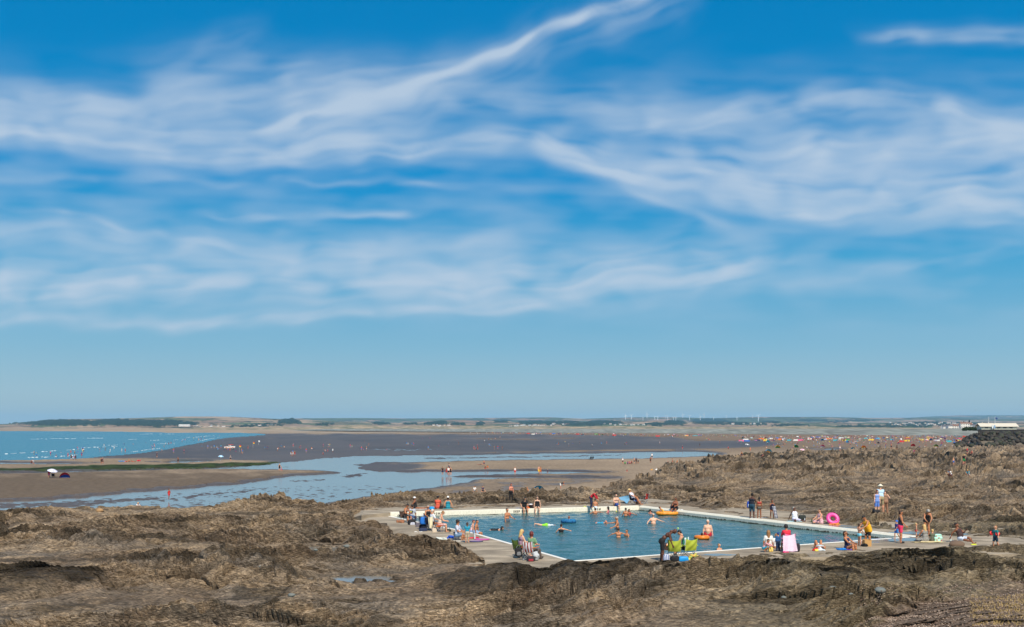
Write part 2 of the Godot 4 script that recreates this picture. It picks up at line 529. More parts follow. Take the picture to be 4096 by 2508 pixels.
func make_rock() -> void:
	for n in [n_block, n_joint]:
		n.noise_type = FastNoiseLite.TYPE_CELLULAR
		n.cellular_jitter = 0.85
	n_block.cellular_return_type = FastNoiseLite.RETURN_CELL_VALUE
	n_joint.cellular_return_type = FastNoiseLite.RETURN_DISTANCE2_SUB
	for k in knolls:
		var p := on(k[0], k[1], 4.1)
		knoll_at.append([p.x, -p.z, k[2], k[3], k[4]])
	for k in hollows:
		var p := on(k[0], k[1], k[4])
		hollow_at.append([p.x, -p.z, k[2], k[3], k[4]])
	var zs := PackedFloat32Array()
	var z := 33.0
	while z < 560.0:
		zs.append(z)
		z += maxf(0.085, z * 0.00165) if z < 130.0 else z * 0.0034
	var rows := zs.size()
	var cols := ROCK_COLS
	var pos := PackedVector3Array()
	var col := PackedColorArray()
	var keep := PackedByteArray()
	pos.resize(rows * cols)
	col.resize(rows * cols)
	keep.resize(rows * cols)
	var tan_c := Vector3(0.640, 0.470, 0.300)
	var brown := Vector3(0.440, 0.325, 0.218)
	var grey := Vector3(0.370, 0.298, 0.222)
	var dark := Vector3(0.050, 0.040, 0.027)
	var olive := Vector3(0.400, 0.320, 0.200)
	for j in rows:
		z = zs[j]
		var v := VH + FOC * EYE / z
		var level := rock_level(z)
		for i in cols:
			var u := -330.0 + 4760.0 * i / (cols - 1.0)
			var x := (u - UC) * z / FOC
			var k := j * cols + i
			var ed := n_edge.get_noise_2d(x, z)
			var bu := 0.0
			var inside := at_map(map_rock, u + ed * 24.0, v + ed * 7.0)
			if inside < 0.02:
				pos[k] = Vector3(x, -1.2, -z)
				col[k] = Color(0.1, 0.1, 0.1)
				continue
			keep[k] = 1
			var a := n_a.get_noise_2d(x, z)
			var b := n_b.get_noise_2d(x, z)
			var w := n_warp.get_noise_2d(x, z * 1.3)
			var amp := clampf(0.62 + 0.9 * n_amp.get_noise_2d(x, z), 0.12, 1.3)
			var jag := n_jag.get_noise_2d(x * 0.8, z)
			var s := z * 0.92 - x * 0.36 + w * 7.0 + b * 1.1
			var s1 := s / 2.5
			var s2 := s / 0.83 + jag * 0.25
			var h1 := saw(s1)
			var h2 := saw(s2)
			var grow := 1.0 + clampf((z - 110.0) / 140.0, 0.0, 1.0) * 1.2
			var h3 := saw(s / 0.31 + jag * 0.5)
			var strat := (0.36 * h1 + 0.19 * h2 + 0.05 * h3) * amp
			var along := (x * 0.92 + z * 0.36) * 0.42 + b * 0.5
			var across := s * (1.15 if z < 110.0 else 0.6)
			if z > 110.0:
				along *= 0.55
			var block := n_block.get_noise_2d(along, across)
			var joint := clampf((n_joint.get_noise_2d(along, across) + 1.0) * 9.0, 0.0, 1.0)
			strat += (0.19 * block - 0.10 * (1.0 - joint)) * clampf(amp + 0.1, 0.2, 1.1)
			var crack := n_crack.get_noise_2d(x * 1.3 - z * 0.5, z * 0.35 + x * 0.2)
			var gash := clampf(1.0 - absf(crack) * 13.0, 0.0, 1.0) * clampf(amp - 0.25, 0.0, 1.0)
			var h := 0.15 * a * grow + 0.12 * b * grow + strat * grow + 0.21 * jag * grow * (0.4 + amp) - 0.55 * gash
			if z > 100.0:
				var fr := n_far.get_noise_2d(x, z)
				h += (0.9 - 2.2 * absf(fr)) * clampf((z - 100.0) / 60.0, 0.0, 0.6)
			var tone := n_tone.get_noise_2d(x, z)
			var alg := n_alg.get_noise_2d(x * 0.8 + w * 4.0, z * 1.2) + 0.25 * jag
			var c := brown.lerp(grey, clampf(0.5 + tone * 1.6, 0.0, 1.0))
			var bright := 0.0
			if u < 1300.0:
				bright = clampf((z - 66.0) / 22.0, 0.0, 1.0) * clampf((1350.0 - u) / 500.0, 0.0, 1.0)
			c = c.lerp(tan_c, clampf(0.16 + 0.95 * b + 0.55 * bright + 0.5 * tone, 0.0, 0.9))
			if u > 2500.0 and z < 75.0:
				c = c.lerp(olive, clampf((u - 2500.0) / 800.0, 0.0, 0.75))
			var layer := fposmod(floorf(s2) * 0.618 + floorf(s1) * 0.37, 1.0)
			c *= 0.80 + 0.22 * layer + 0.34 * jag + 0.16 * block
			var darkness := clampf((alg - 0.34) * 3.2, 0.0, 0.65)
			# the low outer reef carries dark weed
			if z > 210.0:
				darkness = maxf(darkness, clampf((z - 210.0) / 60.0, 0.0, 1.0) * clampf(0.35 + alg * 2.0 + tone, 0.0, 0.85) * clampf(1.0 - (z - 300.0) / 160.0, 0.25, 1.0))
			if z < 70.0:
				for q in knoll_at:
					var dx: float = (x - q[0] + 0.5 * ed) / q[2]
					var dz: float = (z - q[1] + 0.5 * b) / q[2]
					var r2 := dx * dx + dz * dz
					if r2 < 1.0:
						h = h * (1.0 - 0.45 * (1.0 - r2)) + q[3] * sqrt(1.0 - r2)
						darkness = maxf(darkness, q[4] * clampf((1.0 - r2) * 2.5, 0.0, 1.0) * clampf(0.75 + 0.9 * alg + 0.4 * jag, 0.2, 1.0))
			# the long shaded gullies across the far reef
			if z > 120.0 and z < 330.0:
				var gv := 1880.0 - (u - 3492.0) * 0.051 + w * 10.0
				var gz := FOC * (EYE - level) / (gv - VH)
				if u > 3440.0:
					var g := (z - gz) / 8.0
					if absf(g) < 1.0:
						h -= 1.9 * (1.0 - g * g) * clampf((u - 3440.0) / 120.0, 0.0, 1.0)
					elif g > 0.0 and g < 3.0:
						h += 0.5 * (3.0 - g) / 2.0
				gv = 1938.0 + sin((u - 2740.0) * 0.025) * 5.0 + w * 8.0
				gz = FOC * (EYE - level) / (gv - VH)
				if u > 2740.0 and u < 2960.0:
					var g2 := (z - gz) / 2.2
					if absf(g2) < 1.0:
						h -= 0.8 * (1.0 - g2 * g2)
			var y := level + h
			# the gravelly slope in the near right corner
			if z < 50.0 and u > 3300.0:
				var slope := clampf((v - (2740.0 + (3984.0 - u) * 0.42) + 60.0 * b) / 40.0, 0.0, 1.0)
				y = lerpf(y, level + 0.05 * b + 0.03 * jag, slope * 0.85)
				c = c.lerp(Vector3(0.33, 0.235, 0.175) * (1.0 + 0.35 * jag), slope * 0.85)
			if u > 3480.0 and z < 60.0:
				var bare := clampf(1.0 - Vector2((x - 21.0) / 1.8, (z - 55.5) / 1.6).length() + 0.5 * ed, 0.0, 1.0)
				c = c.lerp(Vector3(0.52, 0.36, 0.23), bare * 0.7)
			if z < 105.0:
				var near := at_map(map_deck_wide, u, v)
				if near > 0.005 and (z > 64.0 or u > 1500.0):
					y = minf(y, DECK + 0.03 + 0.06 * jag + (0.7 if z < 64.0 else 1.6) * clampf(1.0 - near * 3.2, 0.0, 1.0))
				var dk := at_map(map_deck, u + ed * 14.0, v + ed * 10.0 + b * 8.0)
				if dk > 0.01:
					var t := smoothstep(0.30, 0.62, dk)
					y = lerpf(maxf(y, DECK + 0.03 + 0.08 * jag), DECK - 0.55, t)
				for q in hollow_at:
					var hx: float = (x - q[0] + 0.9 * ed) / q[2]
					var hz: float = (z - q[1] + 0.5 * b) / q[3]
					var hr := hx * hx + hz * hz
					if hr < 2.2:
						y = lerpf(minf(y, q[4] + 0.05 + 0.12 * jag), y, smoothstep(1.1, 2.2, hr))
						if hr < 1.1:
							y = minf(y, q[4] - 0.10 + 0.22 * jag + 0.12 * b)
			y = lerpf(-1.0, y, smoothstep(0.05, 0.75, inside))
			c = c.lerp(dark, darkness)
			pos[k] = Vector3(x + (0.10 * jag), y, -z + strat * grow * 0.85 + 0.12 * jag)
			col[k] = Color(c.x, c.y, c.z)
	var m := StandardMaterial3D.new()
	m.vertex_color_use_as_albedo = true
	m.albedo_texture = grain_texture(0.025, 31, 0.50, 1.1, 5, false, 0.22)
	m.uv1_triplanar = true
	m.uv1_world_triplanar = true
	m.uv1_scale = Vector3(0.22, 0.9, 0.75)
	m.roughness = 0.9
	m.metallic_specular = 0.3
	m.heightmap_enabled = true
	m.heightmap_texture = grain_texture(0.03, 33, 0.0, 1.0, 5, true)
	m.heightmap_scale = 14.0
	rock_rows = zs
	rock_pos = pos
	struct("rock_shore", grid_mesh(rows, cols, pos, col, keep, false), m)
	# water lying in the hollows
	var wm := still_water()
	for q in hollow_at:
		var n := 28
		var st := SurfaceTool.new()
		st.begin(Mesh.PRIMITIVE_TRIANGLES)
		for i in n:
			var t0 := TAU * i / n
			var t1 := TAU * (i + 1) / n
			for p in [Vector2.ZERO, Vector2(cos(t0), sin(t0)), Vector2(cos(t1), sin(t1))]:
				st.set_normal(Vector3.UP)
				st.add_vertex(Vector3(p.x * q[2] * 1.35, 0, p.y * q[3] * 1.35))
		var o := struct("rock_pool_water", st.commit(), wm)
		o.position = Vector3(q[0], q[4], -q[1])

func rock_y(x: float, z: float) -> float:
	var j := clampi(rock_rows.bsearch(z), 0, rock_rows.size() - 1)
	var i := clampi(int(round((x / z * FOC + UC + 330.0) / 4760.0 * (ROCK_COLS - 1.0))), 0, ROCK_COLS - 1)
	return rock_pos[j * ROCK_COLS + i].y

# where the line of sight at a bearing and dip meets the rock
func on_rock(u: float, v: float) -> Vector3:
	for j in rock_rows.size():
		var z := rock_rows[j]
		var x := (u - UC) * z / FOC
		var sight := EYE - (v - VH) * z / FOC
		if rock_y(x, z) >= sight:
			return Vector3(x, rock_y(x, z), -z)
	return on(u, v, 0.3)

func still_water() -> StandardMaterial3D:
	if not mats.has("still_water"):
		var m := StandardMaterial3D.new()
		m.albedo_color = Color8(124, 122, 114)
		m.roughness = 0.14
		m.metallic_specular = 0.5
		m.normal_enabled = true
		m.normal_texture = wave_normals(0.012, 41, 6.0)
		m.normal_scale = 0.05
		m.uv1_triplanar = true
		m.uv1_world_triplanar = true
		m.uv1_scale = Vector3(0.12, 0.12, 0.12)
		mats["still_water"] = m
	return mats["still_water"]

func wave_normals(freq: float, s: int, strength: float) -> NoiseTexture2D:
	var t := NoiseTexture2D.new()
	t.width = 512
	t.height = 512
	t.seamless = true
	t.noise = noise(freq, s, 4)
	t.as_normal_map = true
	t.bump_strength = strength
	return t

# ---------------------------------------------------------------- beach

func beach_rise(x: float, z: float) -> float:
	# the upper beach climbs toward the shingle ridge on the right and the far dunes
	var to_ridge := ridge_line(x)
	return 2.2 * smoothstep(to_ridge - 520.0, to_ridge, z) * smoothstep(-250.0, 250.0, x) + 2.0 * smoothstep(2100.0, 3000.0, z)

func on_beach(u: float, v: float) -> Vector3:
	var p := on(u, v, 0.2)
	for k in 8:
		p = on(u, v, 0.2 + beach_rise(p.x, -p.z))
	return p

func ridge_line(x: float) -> float:
	return 900.0 + maxf(0.0, 390.0 - x) * 1.75

func make_beach() -> void:
	var zs := PackedFloat32Array()
	var z := 84.0
	while z < 3600.0:
		zs.append(z)
		z += z * (0.0042 if z < 260.0 else 0.0062)
	zs.append(4600.0)
	var rows := zs.size()
	var cols := 500
	var pos := PackedVector3Array()
	var col := PackedColorArray()
	var keep_dry := PackedByteArray()
	var keep_wet := PackedByteArray()
	var keep_weed := PackedByteArray()
	pos.resize(rows * cols)
	col.resize(rows * cols)
	keep_dry.resize(rows * cols)
	keep_wet.resize(rows * cols)
	keep_weed.resize(rows * cols)
	var n_rip := noise(0.22, 201, 3)
	var n_bar := noise(0.012, 202, 3)
	var n_m := noise(0.05, 203, 3)
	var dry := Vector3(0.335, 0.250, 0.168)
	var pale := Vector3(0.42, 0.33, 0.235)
	var damp := Vector3(0.100, 0.078, 0.064)
	for j in rows:
		z = zs[j]
		var v := VH + FOC * EYE / z
		var fade := 1.0 / (1.0 + z / 400.0)
		for i in cols:
			var u := -480.0 + 5060.0 * i / (cols - 1.0)
			var x := (u - UC) * z / FOC
			var k := j * cols + i
			var q := z * 0.004
			var wob := n_m.get_noise_2d(u * 0.10, v * 1.1)
			var wob2 := n_rip.get_noise_2d(u * 0.12, v * 1.6)
			var uu := u + wob * 26.0 + wob2 * 8.0
			var vv := v + wob * 1.3 + wob2 * 0.8
			if at_map(map_rock, u, v) > 0.995 and z < 88.0:
				pos[k] = Vector3(x, -0.6, -z)
				continue
			var wet := at_map(map_wet, uu, vv)
			var weed := at_map(map_weed, uu, vv)
			var sea := at_map(map_sea, uu, v + wob * 0.8)
			var rip := n_rip.get_noise_2d(x * 1.1 + wob * 2.0, z * 0.34)
			var rip2 := n_rip.get_noise_2d(x * 2.4 + 70.0, z * 2.2)
			var bar := n_bar.get_noise_2d(x, z * 0.4)
			var y := 0.0
			if wet > 0.5:
				y = lerpf(0.08, -0.16, (wet - 0.5) / 0.5) + 0.05 * rip + 0.15 * rip2
			else:
				y = lerpf(0.30, 0.06, wet / 0.5) + 0.03 * rip * (0.4 + wet) + 0.02 * bar
			y += weed * (0.16 + 0.14 * rip)
			y = lerpf(y, -0.5, sea)
			y += beach_rise(x, z)
			var dampness := maxf(at_map(map_damp, uu, vv), wet * 0.8)
			var damped := smoothstep(0.06, 0.40, dampness + 0.12 * wob + 0.07 * bar + 0.03 * rip2)
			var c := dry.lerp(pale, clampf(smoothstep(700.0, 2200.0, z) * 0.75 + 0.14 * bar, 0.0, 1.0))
			c = c * (1.0 + 0.22 * bar + 0.10 * wob)
			c = c.lerp(Vector3(0.215, 0.155, 0.105), 0.85 * smoothstep(380.0, 560.0, z) * (1.0 - smoothstep(1300.0, 1900.0, z)) * smoothstep(-500.0, 60.0, x))
			c = c.lerp(Vector3(0.140, 0.102, 0.068), 0.90 * (1.0 - smoothstep(1350.0, 1750.0, u + wob * 120.0)) * (1.0 - smoothstep(215.0, 285.0, z + wob * 25.0)))
			c = c.lerp(damp * (1.0 + 0.25 * bar), damped)
			if weed > 0.2:
				c = c.lerp(Vector3(0.036, 0.052, 0.014) * (1.0 + 0.9 * rip), clampf(weed * 2.0 - 0.4 + 0.5 * rip, 0.0, 1.0))
			pos[k] = Vector3(x, y, -z)
			col[k] = Color(c.x, c.y, c.z)
			if weed > 0.45:
				keep_weed[k] = 1
			elif damped > 0.5:
				keep_wet[k] = 1
			else:
				keep_dry[k] = 1
	var sand := StandardMaterial3D.new()
	sand.vertex_color_use_as_albedo = true
	sand.roughness = 0.92
	sand.metallic_specular = 0.25
	sand.albedo_texture = grain_texture(0.03, 51, 0.84, 1.08)
	sand.uv1_triplanar = true
	sand.uv1_world_triplanar = true
	sand.uv1_scale = Vector3(0.05, 0.05, 0.02)
	var wet_sand: StandardMaterial3D = sand.duplicate()
	wet_sand.roughness = 0.5
	wet_sand.metallic_specular = 0.32
	var both := PackedByteArray()
	both.resize(rows * cols)
	# each cell belongs to one sheet: weed, else wet, else dry
	struct("dry_sand", cells(rows, cols, pos, col, keep_dry, both, 0), sand)
	struct("wet_sand", cells(rows, cols, pos, col, keep_wet, both, 1), wet_sand)
	var w := part("seaweed_bed", cells(rows, cols, pos, col, keep_weed, both, 2), sand, self)
	w.set_meta("kind", "stuff")
	tag(w, "long band of dark green seaweed lying across the sand by the tide line", "seaweed")

# a sheet of the cells whose first corner is marked
func cells(rows: int, cols: int, pos: PackedVector3Array, col: PackedColorArray, marked: PackedByteArray, _both: PackedByteArray, _which: int) -> ArrayMesh:
	var index := PackedInt32Array()
	index.resize((rows - 1) * (cols - 1) * 6)
	var old := PackedInt32Array()
	old.resize(pos.size())
	old.fill(-1)
	var vp := PackedVector3Array()
	var vc := PackedColorArray()
	var vn := PackedVector3Array()
	var n := 0
	for j in rows - 1:
		for i in cols - 1:
			var a := j * cols + i
			if marked[a] == 0:
				continue
			for k in [a, a + cols, a + 1, a + 1, a + cols, a + cols + 1]:
				if old[k] < 0:
					old[k] = vp.size()
					vp.append(pos[k])
					vc.append(col[k])
					var ii: int = k % cols
					var jj: int = k / cols
					var l := pos[k - 1] if ii > 0 else pos[k]
					var r := pos[k + 1] if ii < cols - 1 else pos[k]
					var f := pos[k - cols] if jj > 0 else pos[k]
					var b := pos[k + cols] if jj < rows - 1 else pos[k]
					vn.append((r - l).cross(b - f).normalized())
				index[n] = old[k]
				n += 1
	index.resize(n)
	var arrays := []
	arrays.resize(Mesh.ARRAY_MAX)
	arrays[Mesh.ARRAY_VERTEX] = vp
	arrays[Mesh.ARRAY_COLOR] = vc
	arrays[Mesh.ARRAY_NORMAL] = vn
	arrays[Mesh.ARRAY_INDEX] = index
	var m := ArrayMesh.new()
	m.add_surface_from_arrays(Mesh.PRIMITIVE_TRIANGLES, arrays)
	return m

func make_waters() -> void:
	# one level sheet fills every channel and pool on the sand
	var st := SurfaceTool.new()
	st.begin(Mesh.PRIMITIVE_TRIANGLES)
	var a := [Vector3(-260, 0, -84), Vector3(160, 0, -84), Vector3(-700, 0, -520), Vector3(420, 0, -520)]
	for k in [0, 2, 1, 1, 2, 3]:
		st.set_normal(Vector3.UP)
		st.add_vertex(a[k])
	var wm := still_water()
	struct("channel_water", st.commit(), wm)
	# the sea: a sheet with low swell and short chop
	var rows := 420
	var cols := 300
	var pos := PackedVector3Array()
	var keep := PackedByteArray()
	pos.resize(rows * cols)
	keep.resize(rows * cols)
	var n_w := noise(0.05, 301, 3)
	var n_l := noise(0.012, 302, 2)
	var z := 300.0
	for j in rows:
		z *= 1.0062
		var v := VH + FOC * EYE / z
		for i in cols:
			var u := -480.0 + 1640.0 * i / (cols - 1.0)
			var x := (u - UC) * z / FOC
			var k := j * cols + i
			if at_map(map_sea, u, v) > 0.01:
				keep[k] = 1
			var run := z * 0.8 + x * 0.35 + n_l.get_noise_2d(x, z) * 40.0
			var sw := 0.10 * pow(0.5 + 0.5 * sin(run * 0.11), 4.0) * clampf((z - 350.0) / 200.0, 0.2, 1.0)
			pos[k] = Vector3(x, 0.10 + sw + 0.05 * n_w.get_noise_2d(x * 0.5, z), -z)
	var sea := StandardMaterial3D.new()
	sea.albedo_color = Color8(38, 116, 134)
	sea.roughness = 0.22
	sea.metallic_specular = 0.5
	sea.normal_enabled = true
	sea.normal_texture = wave_normals(0.02, 43, 10.0)
	sea.normal_scale = 1.0
	sea.uv1_triplanar = true
	sea.uv1_world_triplanar = true
	sea.uv1_scale = Vector3(0.02, 0.02, 0.05)
	struct("sea", grid_mesh(rows, cols, pos, PackedColorArray(), keep, true), sea)
	# crests of broken water
	var foam := rgb(214, 226, 230, 0.8)
	var lines := [[20, 1816, 180, 1806, 300, 1798], [305, 1794, 360, 1790, 445, 1786, 470, 1786], [112, 1757, 200, 1755, 320, 1754], [330, 1753, 420, 1752], [560, 1737, 620, 1735, 700, 1736], [600, 1762, 640, 1760], [630, 1775, 690, 1773], [690, 1760, 740, 1757], [430, 1781, 470, 1780], [740, 1750, 800, 1747, 860, 1742], [520, 1809, 580, 1800, 640, 1793], [112, 1830, 230, 1826, 330, 1818], [790, 1766, 830, 1757, 880, 1748], [510, 1758, 545, 1757]]
	for l in lines:
		var f := SurfaceTool.new()
		f.begin(Mesh.PRIMITIVE_TRIANGLES)
		var n: int = l.size() / 2 - 1
		var steps := n * 14
		var prev := []
		for i in steps + 1:
			var t := float(i) / 14.0
			var g := mini(int(t), n - 1)
			var fr := t - g
			var u: float = lerpf(l[g * 2], l[g * 2 + 2], fr)
			var v: float = lerpf(l[g * 2 + 1], l[g * 2 + 3], fr) + n_w.get_noise_2d(u * 2.0, 5.0) * 1.2
			var p := on(u, v, 0.2)
			var w := (0.35 + 0.65 * absf(n_w.get_noise_2d(u * 3.0, 90.0)) * 2.0) * sin(PI * clampf(float(i) / steps, 0.04, 0.96)) * (-p.z) * 0.0024 + 0.15
			var cur := [p + Vector3(0, -0.1, w), p + Vector3(0, 0.10 + 0.12 * n_w.get_noise_2d(u * 9.0, 40.0), 0.15 * w), p + Vector3(0, -0.1, -w)]
			if prev.size() and n_w.get_noise_2d(u * 4.0, 200.0 + v) > -0.12:
				for q in 2:
					for e in [prev[q], prev[q + 1], cur[q], cur[q], prev[q + 1], cur[q + 1]]:
						f.add_vertex(e)
			prev = cur
		struct("sea_foam", f.commit(), foam)

# ---------------------------------------------------------------- the sea pool

var pa: Vector3
var pb: Vector3
var pc: Vector3
var pd: Vector3
var pa_low: Vector3
var pe: Vector3

func slab(called: String, corners: Array, mat: Material, drop := 0.5) -> void:
	var flat := PackedVector2Array()
	for c in corners:
		flat.append(Vector2(c.x, c.z))
	var tri := Geometry2D.triangulate_polygon(flat)
	var st := begin()
	for k in range(0, tri.size(), 3):
		var a: Vector3 = corners[tri[k]]
		var b: Vector3 = corners[tri[k + 1]]
		var c: Vector3 = corners[tri[k + 2]]
		if (b - a).cross(c - a).y > 0.0:
			var t := b
			b = c
			c = t
		for p in [a, b, c]:
			st.add_vertex(p)
	for i in corners.size():
		var a: Vector3 = corners[i]
		var b: Vector3 = corners[(i + 1) % corners.size()]
		var d := Vector3(0, -drop, 0)
		for p in [a, b, a + d, b, b + d, a + d]:
			st.add_vertex(p)
	st.generate_normals()
	struct(called, st.commit(), mat)

# a straight kerb of given section along a line: inner face on the line, body on the outward side
func kerb_mesh(a: Vector3, b: Vector3, outward: Vector3, wide: float, up: float, down: float, bevel := 0.018) -> ArrayMesh:
	var st := begin()
	var r := bevel
	var sec := [[0.0, -down], [0.0, up - r], [r, up], [wide - 0.018, up], [wide, up - 0.018], [wide, -down]]
	var n := maxi(2, int(a.distance_to(b) / 0.8))
	var wob := noise(0.7, 77, 2)
	for i in n:
		for k in sec.size() - 1:
			var q := []
			for e in [[i, k], [i + 1, k], [i, k + 1], [i + 1, k + 1]]:
				var p := a.lerp(b, float(e[0]) / n)
				var s: Array = sec[e[1]]
				var w := wob.get_noise_2d(p.x * 2.0, p.z * 2.0) * 0.008
				q.append(p + outward * (s[0] + w) + Vector3(0, s[1] + w * 0.5, 0))
			for p in [q[0], q[1], q[2], q[1], q[3], q[2]]:
				st.add_vertex(p)
	for end in 2:
		var p := a if end == 0 else b
		for k in range(1, sec.size() - 1):
			for e in [0, k, k + 1]:
				st.add_vertex(p + outward * sec[e][0] + Vector3(0, sec[e][1], 0))
	st.generate_normals()
	return st.commit()

func plan_out(a: Vector3, b: Vector3) -> Vector3:
	var d := (b - a).normalized()
	var o := Vector3(d.z, 0, -d.x)
	var mid := (pa + pb + pc + pd) / 4.0
	if o.dot((a + b) / 2.0 - mid) < 0.0:
		o = -o
	return o.normalized()

func letters(text: String, where: Vector3, along: Vector3, tall: float, parent: Node, mat: Material) -> void:
	var t := TextMesh.new()
	t.text = text
	var f := SystemFont.new()
	f.font_names = PackedStringArray(["Droid Sans"])
	f.font_weight = 600
	t.font = f
	t.font_size = 32
	t.pixel_size = tall / 23.0
	t.depth = 0.012
	var x := along.normalized()
	var face := x.cross(Vector3.UP)
	if face.z < 0.0:
		x = -x
		face = -face
	part("lettering", t, mat, parent, Transform3D(Basis(x, Vector3.UP, face), where + face * 0.012))

func make_pool() -> void:
	pa = on(1562, 2050, DECK)
	pb = on(2555, 2024, DECK)
	pc = on(3653, 2146, DECK)
	pd = on(2290, 2243, DECK)
	pa_low = Vector3(pa.x, DECK - 0.28, pa.z)
	pe = on(1899, 2132, DECK - 0.10)
	var conc := StandardMaterial3D.new()
	conc.albedo_color = Color8(208, 191, 166)
	conc.albedo_texture = grain_texture(0.008, 61, 0.72, 1.0, 6, false, 0.12)
	conc.uv1_triplanar = true
	conc.uv1_world_triplanar = true
	conc.uv1_scale = Vector3(0.07, 0.3, 0.11)
	conc.detail_enabled = true
	conc.detail_albedo = grain_texture(0.05, 62, 0.78, 1.0, 5)
	conc.detail_blend_mode = BaseMaterial3D.BLEND_MODE_MUL
	conc.uv2_triplanar = true
	conc.uv2_world_triplanar = true
	conc.uv2_scale = Vector3(0.5, 0.5, 0.5)
	conc.detail_uv_layer = BaseMaterial3D.DETAIL_UV_2
	conc.roughness = 0.88
	conc.metallic_specular = 0.3
	var oab := plan_out(pa, pb)
	var obc := plan_out(pb, pc)
	var ocd := plan_out(pc, pd)
	var oda := plan_out(pd, pe)
	var oea := plan_out(pe, pa)
	var b_out := pb + oab * 7.0 + obc * 5.0
	var far_f := on(4500, 2200, DECK)
	var far_g := on(4500, 2120, DECK)
	var c_out := on(3850, 2110, DECK)
	var g := 0.1
	slab("pool_deck", [pa + oab * g, pb + oab * g, b_out, on(1590, 2028, DECK), on(1462, 2034, DECK), on(1446, 2061, DECK)], conc)
	slab("concrete_ramp", [on(1462, 2034, DECK), on(1446, 2061, DECK), on(1376, 2080, DECK - 0.7), on(1384, 2060, DECK - 0.8)], conc)
	slab("pool_deck", [pb + obc * g, pc + obc * g, far_f, far_g, c_out, b_out], conc)
	slab("pool_deck", [pd + ocd * g, on(2290, 2286, DECK), on(2560, 2270, DECK), on(3061, 2234, DECK), on(3700, 2216, DECK), on(4500, 2216, DECK), far_f, pc + ocd * g], conc)
	slab("pool_deck", [pa_low + oea * g, on(1448, 2063, DECK - 0.22), on(1380, 2082, DECK - 0.62), on(1440, 2094, DECK - 0.5), on(1560, 2160, DECK - 0.28), on(1760, 2186, DECK - 0.18), on(1900, 2274, DECK), on(2120, 2290, DECK), on(2290, 2286, DECK), pd + oda * g, pe + (oda + oea) * 0.05], conc)
	# walls in cream paint, the two far ones standing clear of the water
	var paint_wall := StandardMaterial3D.new()
	paint_wall.albedo_color = Color8(250, 244, 224)
	paint_wall.albedo_texture = grain_texture(0.02, 63, 0.86, 1.0, 5)
	paint_wall.uv1_triplanar = true
	paint_wall.uv1_world_triplanar = true
	paint_wall.uv1_scale = Vector3(0.9, 0.25, 0.9)
	paint_wall.roughness = 0.7
	var black := rgb(34, 30, 26, 0.8)
	var wall := thing("pool_wall", "cream painted pool wall at the deep end with black depth lettering", "wall")
	part("wall_face", kerb_mesh(pa, pb, oab, 0.42, 0.014, 0.9), paint_wall, wall)
	var ab := (pb - pa).normalized()
	var at_u := func(u: float) -> Vector3:
		# the point of the wall's line that lies on a bearing
		var r := (u - UC) / FOC
		var t := (r * -pa.z - pa.x) / (ab.x + r * ab.z)
		return pa + ab * t
	letters("1·2 M", at_u.call(1748.0) + Vector3(0, -0.175, 0), ab, 0.15, wall, black)
	letters("DEEP  END", at_u.call(2081.0) + Vector3(0, -0.18, 0), ab, 0.17, wall, black)
	letters("1·2 M", at_u.call(2391.0) + Vector3(0, -0.175, 0), ab, 0.15, wall, black)
	algae(pa + ab * 0.2, pb, -oab, wall, 0.025)
	wall = thing("pool_wall", "stained cream pool wall with pale coping along the rocky side", "wall")
	part("wall_face", kerb_mesh(pb, pc, obc, 0.46, 0.014, 0.9, 0.11), paint_wall, wall)
	algae(pb, pc, -obc, wall, 0.075)
	var white := rgb(238, 236, 228, 0.7)
	var edge := thing("pool_edge", "thin white painted pool edge running beside the folding chairs on the near side", "edge")
	part("edge_face", kerb_mesh(pd, pc, ocd, 0.20, 0.014, 0.9), white, edge)
	edge = thing("pool_edge", "thin white painted pool edge sloping past the seated families", "edge")
	part("edge_face", kerb_mesh(pe, pd, oda, 0.20, 0.014, 0.9), white, edge)
	part("edge_face", kerb_mesh(pa_low, pe, oea, 0.20, 0.014, 0.9), white, edge)
	# drain pipes in the low end of the wall
	for u in [1594.0, 1601.0]:
		var pipe := TorusMesh.new()
		pipe.inner_radius = 0.05
		pipe.outer_radius = 0.09
		pipe.rings = 16
		pipe.ring_segments = 8
		part("drain_hole", pipe, black, wall, Transform3D(Basis(Vector3.RIGHT, PI / 2), at_u.call(u) + Vector3(0, -0.26, 0) - oab * 0.02))
	# the water, with low ripples
	var wakes := []
	for b in [[2029, 2086], [1985, 2119], [2186, 2100], [2274, 2092], [2245, 2132], [2381, 2055], [2432, 2050], [2503, 2068], [2517, 2061], [2388, 2092], [2470, 2118], [2474, 2151], [2507, 2146], [2613, 2097], [2831, 2143], [2807, 2156], [2877, 2199], [2668, 2061]]:
		wakes.append(on(b[0], b[1], POOL))
	var n1 := noise(0.35, 71, 2)
	var n2 := noise(0.9, 72, 2)
	var rows := 230
	var cols := 250
	var pos := PackedVector3Array()
	pos.resize(rows * cols)
	for j in rows:
		var t := float(j) / (rows - 1)
		var l := pd.lerp(pe, t / 0.6) if t < 0.6 else pe.lerp(pa, (t - 0.6) / 0.4)
		var r := pc.lerp(pb, t)
		for i in cols:
			var p := l.lerp(r, float(i) / (cols - 1))
			var w := n1.get_noise_2d(p.x * 1.0, p.z * 2.0) * 0.040 + n2.get_noise_2d(p.x * 0.8, p.z * 1.9) * 0.015
			for q in wakes:
				var dx: float = p.x - q.x
				var dz: float = p.z - q.z
				var d2 := dx * dx + dz * dz
				if d2 < 6.0:
					var rr := sqrt(d2)
					w += 0.030 * cos(rr * 11.0) * exp(-rr * 1.3)
			pos[j * cols + i] = Vector3(p.x, POOL + w, p.z)
	var wm := StandardMaterial3D.new()
	wm.albedo_color = Color8(44, 92, 92)
	wm.roughness = 0.07
	wm.metallic_specular = 0.5
	wm.normal_enabled = true
